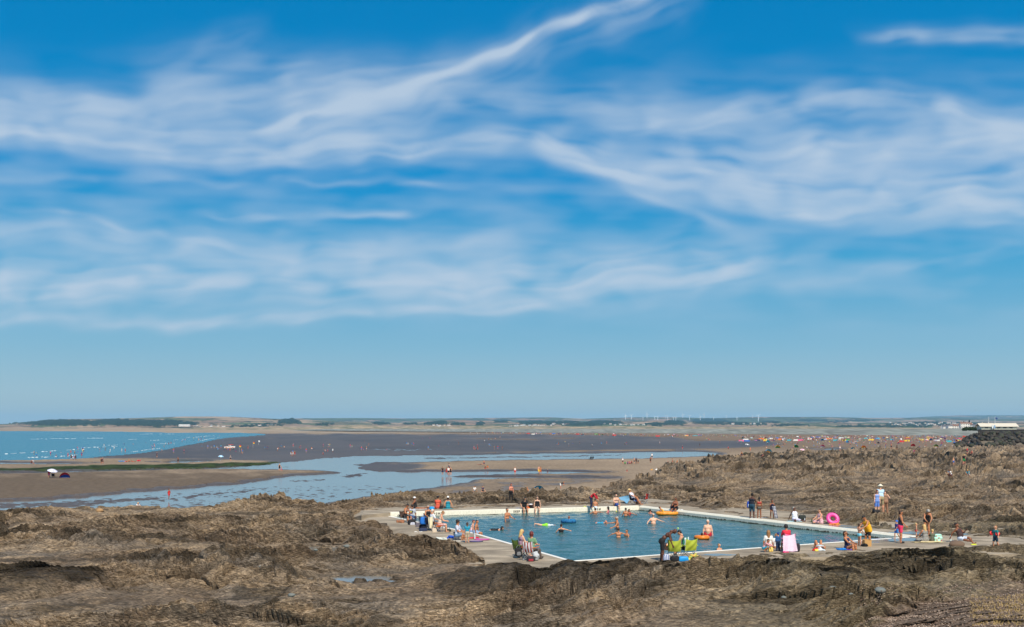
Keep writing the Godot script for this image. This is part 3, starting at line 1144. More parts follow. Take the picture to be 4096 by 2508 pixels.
	wm.normal_texture = wave_normals(0.02, 73, 8.0)
	wm.normal_scale = 0.55
	wm.uv1_triplanar = true
	wm.uv1_world_triplanar = true
	wm.uv1_scale = Vector3(0.25, 0.3, 0.5)
	struct("pool_water", grid_mesh(rows, cols, pos, PackedColorArray(), PackedByteArray(), true), wm)
	# puddles on the deck
	var pm := still_water()
	for q in [[3590, 2158, 2.2, 0.8], [3480, 2109, 1.8, 0.6], [3360, 2103, 1.3, 0.4], [2870, 2219, 0.9, 0.4], [3690, 2131, 2.0, 0.9], [3800, 2136, 1.4, 0.5], [3450, 2168, 1.0, 0.3]]:
		var c := on(q[0], q[1], DECK + 0.004)
		var st := SurfaceTool.new()
		st.begin(Mesh.PRIMITIVE_TRIANGLES)
		var n := 40
		var rim := []
		for i in n:
			var a := TAU * i / n
			var k := 1.0 + 0.45 * n1.get_noise_2d(cos(a) * 3.0 + q[0], sin(a) * 3.0)
			rim.append(Vector3(cos(a) * q[2] * k, 0, sin(a) * q[3] * k))
		for i in n:
			for p in [Vector3.ZERO, rim[i], rim[(i + 1) % n]]:
				st.set_normal(Vector3.UP)
				st.add_vertex(p)
		var o := struct("puddle", st.commit(), pm)
		o.position = c

# a ragged fringe of dark weed where the wall meets the water
func algae(a: Vector3, b: Vector3, face: Vector3, parent: Node, tall: float) -> void:
	var st := SurfaceTool.new()
	st.begin(Mesh.PRIMITIVE_TRIANGLES)
	var n := int(a.distance_to(b) / 0.07)
	var wob := noise(0.5, 79, 4)
	var prev := []
	for i in n + 1:
		var p := a.lerp(b, float(i) / n)
		var w := wob.get_noise_1d(i * 0.9)
		var base := Vector3(p.x, POOL - 0.06, p.z)
		var h := 0.06 + maxf(0.012, tall * (0.75 + 1.0 * w))
		var cur := [base + face * 0.03, base + Vector3(0, h * 0.7, 0) + face * (0.022 + 0.02 * w), base + Vector3(0, h, 0) - face * 0.005]
		if prev.size():
			for k in 2:
				for e in [prev[k], cur[k], prev[k + 1], cur[k], cur[k + 1], prev[k + 1]]:
					st.add_vertex(e)
		prev = cur
	st.generate_normals()
	part("weed_fringe", st.commit(), rgb(46, 40, 22, 0.9), parent)

# ---------------------------------------------------------------- far shore

func line_at(a: Array, u: float) -> float:
	for i in range(2, a.size(), 2):
		if u <= a[i]:
			return lerpf(a[i - 1], a[i + 1], clampf((u - a[i - 2]) / (a[i] - a[i - 2]), 0.0, 1.0))
	return a[-1]

# breadth of woods on the hillsides: bearing, height, half breadth, half height
var woods := [[250, 1694, 190, 13], [480, 1690, 150, 11], [640, 1692, 110, 10], [730, 1697, 70, 8], [590, 1703, 160, 5], [1155, 1690, 46, 12], [1080, 1703, 60, 5], [1010, 1707, 80, 3], [1758, 1695, 34, 9], [1720, 1698, 26, 6], [1830, 1700, 30, 5], [1525, 1697, 36, 6], [1640, 1699, 30, 4], [1920, 1698, 16, 8], [2140, 1692, 70, 9], [2240, 1694, 80, 10], [2300, 1700, 50, 7], [2420, 1692, 70, 10], [2380, 1698, 60, 7], [2700, 1693, 44, 12], [2640, 1700, 60, 6], [2843, 1688, 84, 13], [2950, 1696, 50, 7], [3010, 1700, 60, 4], [2010, 1686, 40, 4], [3080, 1690, 40, 5], [3160, 1704, 80, 4], [3460, 1710, 110, 4], [3560, 1711, 60, 4], [3600, 1702, 60, 6], [3720, 1698, 90, 10], [3850, 1702, 90, 9], [3670, 1707, 70, 5], [3340, 1689, 60, 3], [3250, 1683, 70, 3], [1500, 1690, 40, 2], [1300, 1700, 40, 3], [3420, 1683, 90, 3]]

func hill_sheet(called: String, u0: float, u1: float, cols: int, rows: int, crest: Array, foot: float, z0: float, z1: float, s: int, green: float) -> void:
	var cell := noise(0.0046, s)
	cell.noise_type = FastNoiseLite.TYPE_CELLULAR
	cell.cellular_return_type = FastNoiseLite.RETURN_CELL_VALUE
	cell.cellular_jitter = 0.9
	var gap := noise(0.0046, s)
	gap.noise_type = FastNoiseLite.TYPE_CELLULAR
	gap.cellular_return_type = FastNoiseLite.RETURN_DISTANCE2_SUB
	gap.cellular_jitter = 0.9
	var soft := noise(0.0012, s + 5, 3)
	var tree := noise(0.03, s + 9, 3)
	var pos := PackedVector3Array()
	var col := PackedColorArray()
	var open := PackedByteArray()
	var wooded := PackedByteArray()
	pos.resize(rows * cols)
	col.resize(rows * cols)
	open.resize(rows * cols)
	wooded.resize(rows * cols)
	for j in rows:
		var t := float(j) / (rows - 1)
		for i in cols:
			var u := lerpf(u0, u1, float(i) / (cols - 1))
			var z := lerpf(z0, z1, t)
			var top := line_at(crest, u)
			var v := lerpf(foot, top, pow(t, 0.8))
			var x := (u - UC) * z / FOC
			var n := soft.get_noise_2d(x, z)
			var k := j * cols + i
			var y := EYE + (VH - v) * z / FOC
			# fields are laid on a map stretched as the slope shows them
			var fx := x * 0.62 + n * 240.0
			var fz := v * 25.0 + n * 110.0
			var cv := cell.get_noise_2d(fx, fz)
			var ed := gap.get_noise_2d(fx, fz)
			var hay := Vector3(0.46, 0.335, 0.205)
			var stub := Vector3(0.300, 0.200, 0.130)
			var past := Vector3(0.100, 0.125, 0.055)
			var c := hay.lerp(stub, fposmod(cv * 7.3, 1.0))
			if fposmod(cv * 3.7 + 0.5, 1.0) < green + 0.5 * n:
				c = past * (0.8 + 0.5 * fposmod(cv * 11.0, 1.0))
			if ed < -0.90:
				c = Vector3(0.05, 0.06, 0.03)
			var wood := -1.0
			var tn := tree.get_noise_2d(x * 0.7, v * 40.0)
			for w in woods:
				var du: float = (u - w[0]) / w[2]
				var dv: float = (v - w[1]) / w[3]
				wood = maxf(wood, 1.0 - du * du - dv * dv)
			wood += 0.35 * tn + 0.3 * n - 0.12
			if wood > 0.0:
				y += 6.0 + 7.0 * tn
				c = Vector3(0.022, 0.040, 0.020) * (1.0 + 0.7 * tn)
				wooded[k] = 1
			else:
				open[k] = 1
			pos[k] = Vector3(x, y, -z)
			col[k] = Color(c.x, c.y, c.z)
	var m := StandardMaterial3D.new()
	m.vertex_color_use_as_albedo = true
	m.roughness = 0.95
	m.metallic_specular = 0.2
	struct(called, cells(rows, cols, pos, col, open, open, 0), m)
	var w := part("woodland", cells(rows, cols, pos, col, wooded, open, 0), m, self)
	w.set_meta("kind", "stuff")

var crest_front := [-700, 1716, -200, 1704, 112, 1692, 180, 1684, 262, 1677, 420, 1675, 554, 1672, 650, 1669, 733, 1666, 860, 1666, 928, 1667, 1092, 1675, 1202, 1678, 1300, 1683, 1421, 1688, 1550, 1694, 1700, 1688, 1819, 1679, 1950, 1684, 2080, 1690, 2330, 1688, 2500, 1686, 2640, 1682, 2760, 1690, 3000, 1692, 3200, 1690, 3450, 1692, 3700, 1690, 3984, 1690, 4800, 1688]
var crest_back := [-700, 1712, 700, 1690, 1000, 1680, 1202, 1673, 1421, 1672, 1620, 1674, 1819, 1673, 2038, 1671, 2203, 1669, 2330, 1675, 2546, 1669, 2700, 1669, 2850, 1673, 3021, 1668, 3300, 1668, 3500, 1672, 3687, 1671, 3984, 1676, 4800, 1680]
var crest_far := [3300, 1690, 3560, 1676, 3700, 1667, 3817, 1662, 3979, 1661, 4800, 1664]

func make_far_shore() -> void:
	hill_sheet("far_hills", 3300, 4700, 120, 24, crest_far, 1690, 14000.0, 17000.0, 411, 0.8)
	hill_sheet("back_hills", -600, 4700, 760, 46, crest_back, 1706, 9200.0, 11500.0, 412, 0.62)
	hill_sheet("front_hills", -700, 4700, 900, 64, crest_front, 1717, 4800.0, 7600.0, 413, 0.30)
	dunes()
	shingle()
	turbines()
	houses()
	promenade()

func dunes() -> void:
	var cols := 620
	var rows := 26
	var pos := PackedVector3Array()
	var col := PackedColorArray()
	pos.resize(rows * cols)
	col.resize(rows * cols)
	var n := noise(0.010, 421, 4)
	var n2 := noise(0.004, 422, 2)
	var m2 := noise(0.02, 423, 3)
	var crest := [-700, 1726, 400, 1722, 700, 1717, 1000, 1714, 1250, 1711, 1350, 1706, 1420, 1703, 1500, 1706, 1650, 1708, 1850, 1709, 1950, 1707, 2100, 1709, 2300, 1708, 2460, 1706, 2700, 1709, 2900, 1711, 3100, 1709, 3250, 1708, 3330, 1712, 3600, 1714, 4800, 1716]
	for j in rows:
		var t := float(j) / (rows - 1)
		for i in cols:
			var u := lerpf(-600.0, 4700.0, float(i) / (cols - 1))
			var z := lerpf(2700.0, 3500.0, t)
			var x := (u - UC) * z / FOC
			var k := j * cols + i
			var top := EYE + (VH - line_at(crest, u)) * z / FOC
			var a := n.get_noise_2d(x, z)
			var y := lerpf(1.6, top, smoothstep(0.0, 0.55, t)) + a * 4.0 * t + n2.get_noise_2d(x, z) * 3.0 * t
			var g := m2.get_noise_2d(x, z * 2.0)
			var c := Vector3(0.42, 0.315, 0.19).lerp(Vector3(0.165, 0.160, 0.085), clampf(0.45 + 1.8 * g + 0.5 * a, 0.0, 1.0))
			pos[k] = Vector3(x, y, -z)
			col[k] = Color(c.x, c.y, c.z)
	var m := StandardMaterial3D.new()
	m.vertex_color_use_as_albedo = true
	m.roughness = 0.95
	struct("sand_dunes", grid_mesh(rows, cols, pos, col, PackedByteArray(), true), m)

func shingle() -> void:
	var cols := 420
	var rows := 40
	var pos := PackedVector3Array()
	var col := PackedColorArray()
	pos.resize(rows * cols)
	col.resize(rows * cols)
	var n := noise(0.02, 431, 3)
	var n2 := noise(0.35, 432, 3)
	for j in rows:
		var t := float(j) / (rows - 1)
		for i in cols:
			var x := lerpf(-560.0, 760.0, float(i) / (cols - 1))
			var line := ridge_line(x)
			var z := line + t * 170.0
			var top := EYE - 11.5 * line / FOC
			var up := smoothstep(0.0, 0.42, t)
			var a := n.get_noise_2d(x, z)
			var y := lerpf(1.7, top, up) + a * 0.6 * up
			if t > 0.6:
				y -= (t - 0.6) * 4.0
			y = lerpf(0.2, y, smoothstep(-560.0, -380.0, x))
			var k := j * cols + i
			var g := n2.get_noise_2d(x, z)
			var c := Vector3(0.225, 0.235, 0.205) * (1.0 + 0.55 * g + 0.25 * a)
			if t < 0.12:
				c = c.lerp(Vector3(0.13, 0.13, 0.12), 0.6)
			pos[k] = Vector3(x, y, -z)
			col[k] = Color(c.x, c.y, c.z)
	var m := StandardMaterial3D.new()
	m.vertex_color_use_as_albedo = true
	m.roughness = 0.95
	struct("shingle_ridge", grid_mesh(rows, cols, pos, col, PackedByteArray(), false), m)

func tube(st: SurfaceTool, a: Vector3, b: Vector3, ra: float, rb: float, n := 8) -> void:
	var d := (b - a).normalized()
	var x := d.cross(Vector3.UP if absf(d.y) < 0.9 else Vector3.RIGHT).normalized()
	var y := x.cross(d)
	for i in n:
		var t0 := TAU * i / n
		var t1 := TAU * (i + 1) / n
		var e0 := x * cos(t0) + y * sin(t0)
		var e1 := x * cos(t1) + y * sin(t1)
		for p in [a + e0 * ra, b + e0 * rb, a + e1 * ra, a + e1 * ra, b + e0 * rb, b + e1 * rb]:
			st.add_vertex(p)
		for p in [b, b + e1 * rb, b + e0 * rb, a, a + e0 * ra, a + e1 * ra]:
			st.add_vertex(p)

func box(st: SurfaceTool, c: Vector3, s: Vector3, turn := Basis.IDENTITY) -> void:
	var h := s / 2.0
	for f in [[0, 1, 2, 1], [0, 1, 2, -1], [1, 2, 0, 1], [1, 2, 0, -1], [2, 0, 1, 1], [2, 0, 1, -1]]:
		var q := []
		for e in [[-1, -1], [1, -1], [1, 1], [-1, 1]]:
			var p := Vector3.ZERO
			p[f[0]] = h[f[0]] * f[3]
			p[f[1]] = h[f[1]] * e[0]
			p[f[2]] = h[f[2]] * e[1]
			q.append(c + turn * p)
		var o := [0, 2, 1, 0, 3, 2] if f[3] > 0 else [0, 1, 2, 0, 2, 3]
		for k in o:
			st.add_vertex(q[k])

func begin() -> SurfaceTool:
	var st := SurfaceTool.new()
	st.begin(Mesh.PRIMITIVE_TRIANGLES)
	st.set_smooth_group(-1)
	return st

func done(st: SurfaceTool) -> ArrayMesh:
	st.generate_normals()
	return st.commit()

func turbines() -> void:
	var white := rgb(226, 232, 236, 0.6)
	var src: Node3D
	var spots := [[2502, 1657, 1676, 0.3], [2525, 1657, 1676, 1.2], [2572, 1667, 1680, 0.8], [2588, 1651, 1671, 0.1], [2619, 1663, 1677, 0.6], [2631, 1662, 1679, 1.7], [2662, 1659, 1672, 1.0], [2671, 1663, 1680, 0.2], [2694, 1666, 1681, 0.9], [2703, 1664, 1680, 1.5], [2731, 1653, 1669, 0.5], [2758, 1660, 1678, 1.1], [2801, 1661, 1679, 0.4], [2816, 1653, 1670, 1.9], [2854, 1666, 1677, 0.7], [2906, 1659, 1671, 1.4], [2948, 1666, 1680, 0.25], [3010, 1658, 1671, 0.65], [3033, 1658, 1683, 1.3]]
	var words := ["outermost on the seaward end", "second from the seaward end", "short one low on the slope", "tall one above the ridge", "first of a close pair", "second of a close pair", "slim one behind a pair", "sturdy one beside a slim one", "near one of two on the mid slope", "far one of two on the mid slope", "faint one high on the skyline", "upright one in the middle of the row", "one above the round dark wood's seaward edge", "faint tall one above the round wood", "short one over the round wood's centre", "one past the round wood on the skyline", "low one inland of the round wood", "faint one beside the largest turbine", "largest and nearest of the row"]
	for i in spots.size():
		var s: Array = spots[i]
		var z := 10500.0 if s[2] < 1675 else 9300.0
		var foot := on(s[0], s[2], EYE + (VH - s[2]) * z / FOC) if false else Vector3((s[0] - UC) * z / FOC, EYE + (VH - s[2]) * z / FOC - 4.0, -z)
		var hub: float = (s[2] - s[1]) * z / FOC * 0.84
		if src == null:
			src = thing("wind_turbine", "", "wind turbine", Vector3.ZERO, 0.0, "wind turbines along the far ridge")
			var st := begin()
			tube(st, Vector3.ZERO, Vector3(0, 1, 0), 0.075, 0.05, 10)
			part("tower", done(st), white, src)
			st = begin()
			box(st, Vector3(0, 1.02, -0.03), Vector3(0.05, 0.05, 0.13))
			part("nacelle", done(st), white, src)
			for b in 3:
				st = begin()
				var a := TAU * b / 3.0
				var d := Vector3(sin(a), cos(a), 0)
				tube(st, Vector3(0, 1.02, 0.05), Vector3(0, 1.02, 0.05) + d * 0.62, 0.045, 0.016, 6)
				part("blade", done(st), white, src)
			src.position = foot
		var o := src if i == 0 else dup(src, foot, 0.0)
		o.scale = Vector3(hub, hub, hub)
		o.rotation.y = 0.3 - s[3] * 0.2
		for c in o.get_children():
			if String(c.name).begins_with("blade"):
				c.transform = Transform3D(Basis(Vector3.BACK, s[3]), Vector3(0, 1.02, 0) - Basis(Vector3.BACK, s[3]) * Vector3(0, 1.02, 0))
		o.set_meta("label", "white wind turbine on the far ridge, " + words[i])

func make_house(called: String, wall: Material, roof: Material, w: float, d: float, h: float, storeys: int, bays: int) -> Node3D:
	var o := thing(called, "", "house")
	var st := begin()
	box(st, Vector3(0, h / 2, 0), Vector3(w, h, d))
	for s in [-1, 1]:
		for p in ([Vector3(s * w / 2, h, -d / 2), Vector3(s * w / 2, h + d * 0.36, 0), Vector3(s * w / 2, h, d / 2)] if s < 0 else [Vector3(s * w / 2, h, d / 2), Vector3(s * w / 2, h + d * 0.36, 0), Vector3(s * w / 2, h, -d / 2)]):
			st.add_vertex(p)
	part("wall", done(st), wall, o)
	st = begin()
	for s in [-1, 1]:
		box(st, Vector3(0, h + d * 0.18 + 0.1, s * d * 0.26), Vector3(w + 0.6, 0.22, d * 0.60), Basis(Vector3.RIGHT, s * 0.62))
	var r := part("roof", done(st), roof, o)
	st = begin()
	box(st, Vector3(w * 0.3, h + d * 0.42, 0), Vector3(0.8, 1.6, 0.8))
	part("chimney", done(st), wall, r)
	var glass := rgb(52, 62, 72, 0.3)
	for k in storeys:
		for b in bays:
			st = begin()
			box(st, Vector3((b + 0.5) / bays * w - w / 2, (k + 0.55) * h / storeys, d / 2 + 0.02), Vector3(w / bays * 0.5, h / storeys * 0.45, 0.08))
			part("window", done(st), glass, o)
	return o

func houses() -> void:
	var white := rgb(236, 234, 226, 0.8)
	var cream := rgb(222, 212, 190, 0.8)
	var slate := rgb(92, 92, 100, 0.9)
	var brownr := rgb(126, 96, 82, 0.9)
	var protos := [make_house("house", white, slate, 11.0, 8.0, 5.6, 2, 3), make_house("house", cream, brownr, 9.0, 8.0, 5.0, 2, 2), make_house("house", white, brownr, 15.0, 8.0, 5.6, 2, 4)]
	var used := [false, false, false]
	# clusters: first and last bearing, height, spread, distance, how many, size, words
	var groups := [[612, 705, 1705, 1.5, 5400.0, 7, 1.0, "small pale house on the wooded headland above the cliff", "houses on the headland"],
		[768, 900, 1707, 1.5, 5200.0, 9, 1.0, "small pale house in the village beside the long white hotel", "houses of the village by the hotel"],
		[1008, 1120, 1706, 3.0, 5300.0, 6, 1.0, "small pale house below the field with the dark copse", "houses below the copse"],
		[1725, 1850, 1703, 2.0, 5600.0, 8, 0.95, "tiny pale house among trees behind the dunes", "houses among trees behind the dunes"],
		[2035, 2195, 1704, 2.5, 5700.0, 16, 0.95, "tiny white house in the village below the long dark wood", "houses of the village below the long wood"],
		[2200, 2275, 1700, 3.0, 6000.0, 8, 1.0, "tiny white house at the landward end of the long dark wood", "houses at the end of the long wood"],
		[2395, 2580, 1700, 3.0, 6000.0, 12, 1.0, "tiny white house on the slope below the wind turbines", "houses below the wind turbines"],
		[2930, 3060, 1697, 2.0, 6200.0, 5, 1.0, "tiny white farmhouse past the round dark wood", "farmhouses past the round wood"],
		[3560, 3860, 1698, 7.0, 5600.0, 44, 0.85, "tiny pale house of the town on the blue hillside", "houses of the town on the far hillside"],
		[3770, 3850, 1712, 3.5, 1500.0, 12, 0.62, "white gabled house in the terrace behind the shingle ridge", "white houses behind the shingle ridge"],
		[3855, 3960, 1707, 3.0, 1400.0, 9, 0.62, "cream house among bushes behind the clubhouse", "cream houses behind the clubhouse"]]
	for g in groups:
		for i in g[5]:
			var u: float = lerpf(g[0], g[1], (i + rng.randf() * 0.8) / g[5])
			var v: float = g[2] + rng.randf_range(-g[3], g[3])
			var z: float = g[4] + rng.randf_range(-100, 100)
			var p := Vector3((u - UC) * z / FOC, EYE + (VH - v) * z / FOC, -z)
			var k := rng.randi() % 3
			var o: Node3D = protos[k]
			var turn := rng.randf_range(-0.7, 0.7)
			if used[k]:
				o = dup(protos[k], p, turn)
			used[k] = true
			o.position = p - Vector3(0, 1.0, 0)
			o.rotation.y = turn
			o.scale = Vector3.ONE * float(g[6]) * rng.randf_range(0.85, 1.2)
			tag(o, g[7], "house", g[8])
	# the long white hotel
	var h := make_house("hotel", white, rgb(206, 204, 198), 52.0, 14.0, 9.5, 3, 12)
	h.position = Vector3((738 - UC) * 5200.0 / FOC, EYE + (VH - 1710) * 5200.0 / FOC, -5200.0)
	tag(h, "long white three storey hotel below the wooded headland", "hotel")

func promenade() -> void:
	# a terrace behind a dark wall at the end of the ridge, a clubhouse on it, rock armour before it
	var z := 610.0
	var x0 := (3912 - UC) * z / FOC
	var st := begin()
	slab("promenade_terrace", [Vector3(x0, 8.8, -z), Vector3((3918 - UC) * 900.0 / FOC, 8.8, -900.0), Vector3(x0 + 260.0, 8.8, -900.0), Vector3(x0 + 120.0, 8.8, -z)], rgb(120, 112, 100), 9.0)
	var wall := thing("sea_wall", "dark stone sea wall below the clubhouse", "wall", Vector3(x0, 0, -z + 0.6))
	st = begin()
	box(st, Vector3(60.0, 8.2, 0), Vector3(120.0, 1.5, 0.5))
	part("parapet", done(st), rgb(38, 34, 30), wall)
	st = begin()
	box(st, Vector3(60.0, 5.5, -0.05), Vector3(120.0, 3.8, 0.7))
	part("wall_face", done(st), rgb(46, 42, 36), wall)
	var club := thing("clubhouse", "low clubhouse with a broad pale pitched roof above the sea wall", "clubhouse", Vector3(x0 + 9.0, 8.8, -z - 16.0), -0.12)
	st = begin()
	box(st, Vector3(8, 1.0, 0), Vector3(19, 2.0, 9))
	part("wall", done(st), rgb(196, 200, 186), club)
	st = begin()
	for s in [-1, 1]:
		box(st, Vector3(8, 2.6, s * 2.6), Vector3(21, 0.25, 5.9), Basis(Vector3.RIGHT, s * 0.32))
	part("roof", done(st), rgb(214, 206, 188), club)
	for i in 5:
		st = begin()
		box(st, Vector3(1.2 + i * 3.3, 1.1, 4.53), Vector3(1.8, 0.9, 0.1))
		part("window", done(st), rgb(60, 74, 84, 0.3), club)
	for q in [[3955, "bare white flagpole beside the clubhouse roof", false], [3980, "white flagpole with a blue flag beyond the clubhouse", true]]:
		var p := Vector3((q[0] - UC) * (z + 14.0) / FOC, 8.8, -z - 14.0)
		var pole := thing("flagpole", q[1], "flagpole", p)
		st = begin()
		tube(st, Vector3.ZERO, Vector3(0, 7.2, 0), 0.12, 0.07)
		tube(st, Vector3(0, 7.2, 0), Vector3(0, 7.36, 0), 0.10, 0.02)
		part("pole", done(st), rgb(232, 232, 226), pole)
		if q[2]:
			st = begin()
			for i in 8:
				var a := Vector3(0.1 + i * 0.16, 7.0 - i * 0.03, sin(i * 0.9) * 0.12)
				var b := Vector3(0.1 + (i + 1) * 0.16, 7.0 - (i + 1) * 0.03, sin((i + 1) * 0.9) * 0.12)
				var d := Vector3(0, -0.95, 0)
				for w in [a, b, a + d, b, b + d, a + d]:
					st.add_vertex(w)
			part("flag", done(st), rgb(42, 74, 132), pole)
	for q in [[3968, "pale banner on a short pole in front of the flagpoles"], [3976, "blue and white banner on a short pole by the clubhouse end"]]:
		var p := Vector3((q[0] - UC) * (z + 10.0) / FOC, 8.8, -z - 10.0)
		var ban := thing("banner", q[1], "banner", p)
		st = begin()
		tube(st, Vector3.ZERO, Vector3(0, 2.6, 0), 0.04, 0.03)
		part("pole", done(st), rgb(220, 220, 220), ban)
		st = begin()
		box(st, Vector3(0.4, 1.6, 0), Vector3(0.75, 1.8, 0.03))
		part("cloth", done(st), rgb(206, 220, 226) if q[0] < 3970 else rgb(120, 160, 200), ban)
	# bushes
	for i in 9:
		var u := 3858.0 + i * 9.0 + rng.randf_range(-3, 3)
		var zz := 640.0 + rng.randf_range(0, 50)
		var p := Vector3((u - UC) * zz / FOC, 8.0, -zz)
		var b := thing("bush", "dark green bush in the row behind the clubhouse", "bush", p, 0.0, "bushes behind the clubhouse")
		leafy(b, rng.randf_range(1.2, 2.2), rng.randf_range(1.0, 2.4), 260, i)
	for q in [[3855, 1700.0, 12.0, "first"], [3877, 1690.0, 14.0, "second"]]:
		var zz: float = q[1]
		var p := Vector3((q[0] - UC) * zz / FOC, 6.0, -zz)
		var t := thing("conifer_tree", "dark pointed conifer standing over the white houses, %s from the sea" % q[3], "tree", p)
		st = begin()
		tube(st, Vector3.ZERO, Vector3(0, 6, 0), 0.5, 0.2)
		part("trunk", done(st), rgb(70, 56, 44), t)
		var crown := leaf_mesh(3.0, q[2], 420, int(q[0]), true)
		part("crown", crown, paint(Color(0.14, 0.19, 0.10), 0.9), t)
	# rock armour: a heap of dark boulders
	var heap := thing("rock_armour", "heap of big dark boulders below the sea wall at the end of the beach", "boulders", Vector3(0, 0, 0))
	var shapes := []
	for k in 5:
		shapes.append(boulder_mesh(900 + k, 1.0))
	var tones := [rgb(62, 56, 48, 0.9), rgb(50, 46, 40, 0.9), rgb(74, 68, 56, 0.9), rgb(58, 60, 44, 0.9)]
	for i in 290:
		var f := rng.randf()
		var u := lerpf(3818.0, 4200.0, pow(f, 0.8))
		var zz := lerpf(520.0, 608.0, rng.randf())
		var x := (u - UC) * zz / FOC
		var rise := clampf((u - 3826.0) / 85.0, 0.08, 1.0) * clampf((zz - 515.0) / 70.0, 0.0, 1.0)
		var y := 1.3 + 5.9 * rise
		var b := part("boulder", shapes[rng.randi() % 5], tones[rng.randi() % 4], heap)
		var s := rng.randf_range(0.55, 1.45)
		b.transform = Transform3D(Basis.from_euler(Vector3(rng.randf() * 6.0, rng.randf() * 6.0, rng.randf() * 6.0)).scaled(Vector3(s, s * 0.8, s)), Vector3(x, y, -zz))
	# a gull
	var bird := thing("gull", "lone gull gliding high over the shingle", "bird", Vector3((3902 - UC) * 400.0 / FOC, EYE + (VH - 1640) * 400.0 / FOC, -400.0), 0.4)
	st = begin()
	tube(st, Vector3(0, 0, -0.22), Vector3(0, 0.02, 0.02), 0.02, 0.075)
	tube(st, Vector3(0, 0.02, 0.02), Vector3(0, 0.03, 0.24), 0.075, 0.03)
	part("body", done(st), rgb(200, 200, 200), bird)
	for s in [-1, 1]:
		st = begin()
		var a := [Vector3(0, 0.04, -0.08), Vector3(0, 0.04, 0.1), Vector3(s * 0.32, 0.14, 0.12), Vector3(s * 0.32, 0.14, -0.02), Vector3(s * 0.72, 0.06, -0.12)]
		for e in [0, 1, 2, 0, 2, 3, 3, 2, 4]:
			st.add_vertex(a[e])
		part("wing", done(st), rgb(150, 154, 160), bird)

func leaf_mesh(r: float, h: float, n: int, s: int, pointed := false) -> ArrayMesh:
	var g := RandomNumberGenerator.new()
	g.seed = s
	var st := SurfaceTool.new()
	st.begin(Mesh.PRIMITIVE_TRIANGLES)
	for i in n:
		var t := g.randf()
		var a := g.randf() * TAU
		var rr := r * (1.0 - t) * 0.9 + 0.25 if pointed else r * sqrt(maxf(0.05, 1.0 - pow(t * 1.5 - 0.5, 2.0)))
		rr *= sqrt(g.randf()) * (1.0 + 0.25 * sin(a * 3.0 + s))
		var p := Vector3(cos(a) * rr, (0.15 + 0.85 * t) * h, sin(a) * rr)
		var x := Vector3(g.randf() - 0.5, g.randf() - 0.5, g.randf() - 0.5).normalized() * r * 0.28
		var y := x.cross(Vector3(g.randf() - 0.5, 1, g.randf() - 0.5)).normalized() * r * 0.2
		for q in [p - x, p + y, p + x, p - x, p + x, p - y]:
			st.add_vertex(q)
	st.generate_normals()
	return st.commit()

func leafy(o: Node3D, r: float, h: float, n: int, s: int) -> void:
	var st := begin()
	tube(st, Vector3.ZERO, Vector3(0, h * 0.5, 0), 0.12, 0.05, 6)
	part("trunk", done(st), rgb(70, 56, 44), o)
	part("crown", leaf_mesh(r, h, n, 60 + s), paint(Color(0.21, 0.29, 0.13), 0.9), o)

func boulder_mesh(s: int, r: float) -> ArrayMesh:
	var m := SphereMesh.new()
	m.radius = r
	m.height = 2.0 * r
	m.radial_segments = 16
	m.rings = 9
	var arr := m.get_mesh_arrays()
	var v: PackedVector3Array = arr[Mesh.ARRAY_VERTEX]
	var n := noise(0.55 / r, s, 2)
	for i in v.size():
		var k := n.get_noise_3dv(v[i])
		v[i] = v[i] * (0.95 + 0.34 * k)
	arr[Mesh.ARRAY_VERTEX] = v
	arr[Mesh.ARRAY_TANGENT] = null
	var out := ArrayMesh.new()
	out.add_surface_from_arrays(Mesh.PRIMITIVE_TRIANGLES, arr)
	return out

# ---------------------------------------------------------------- figures

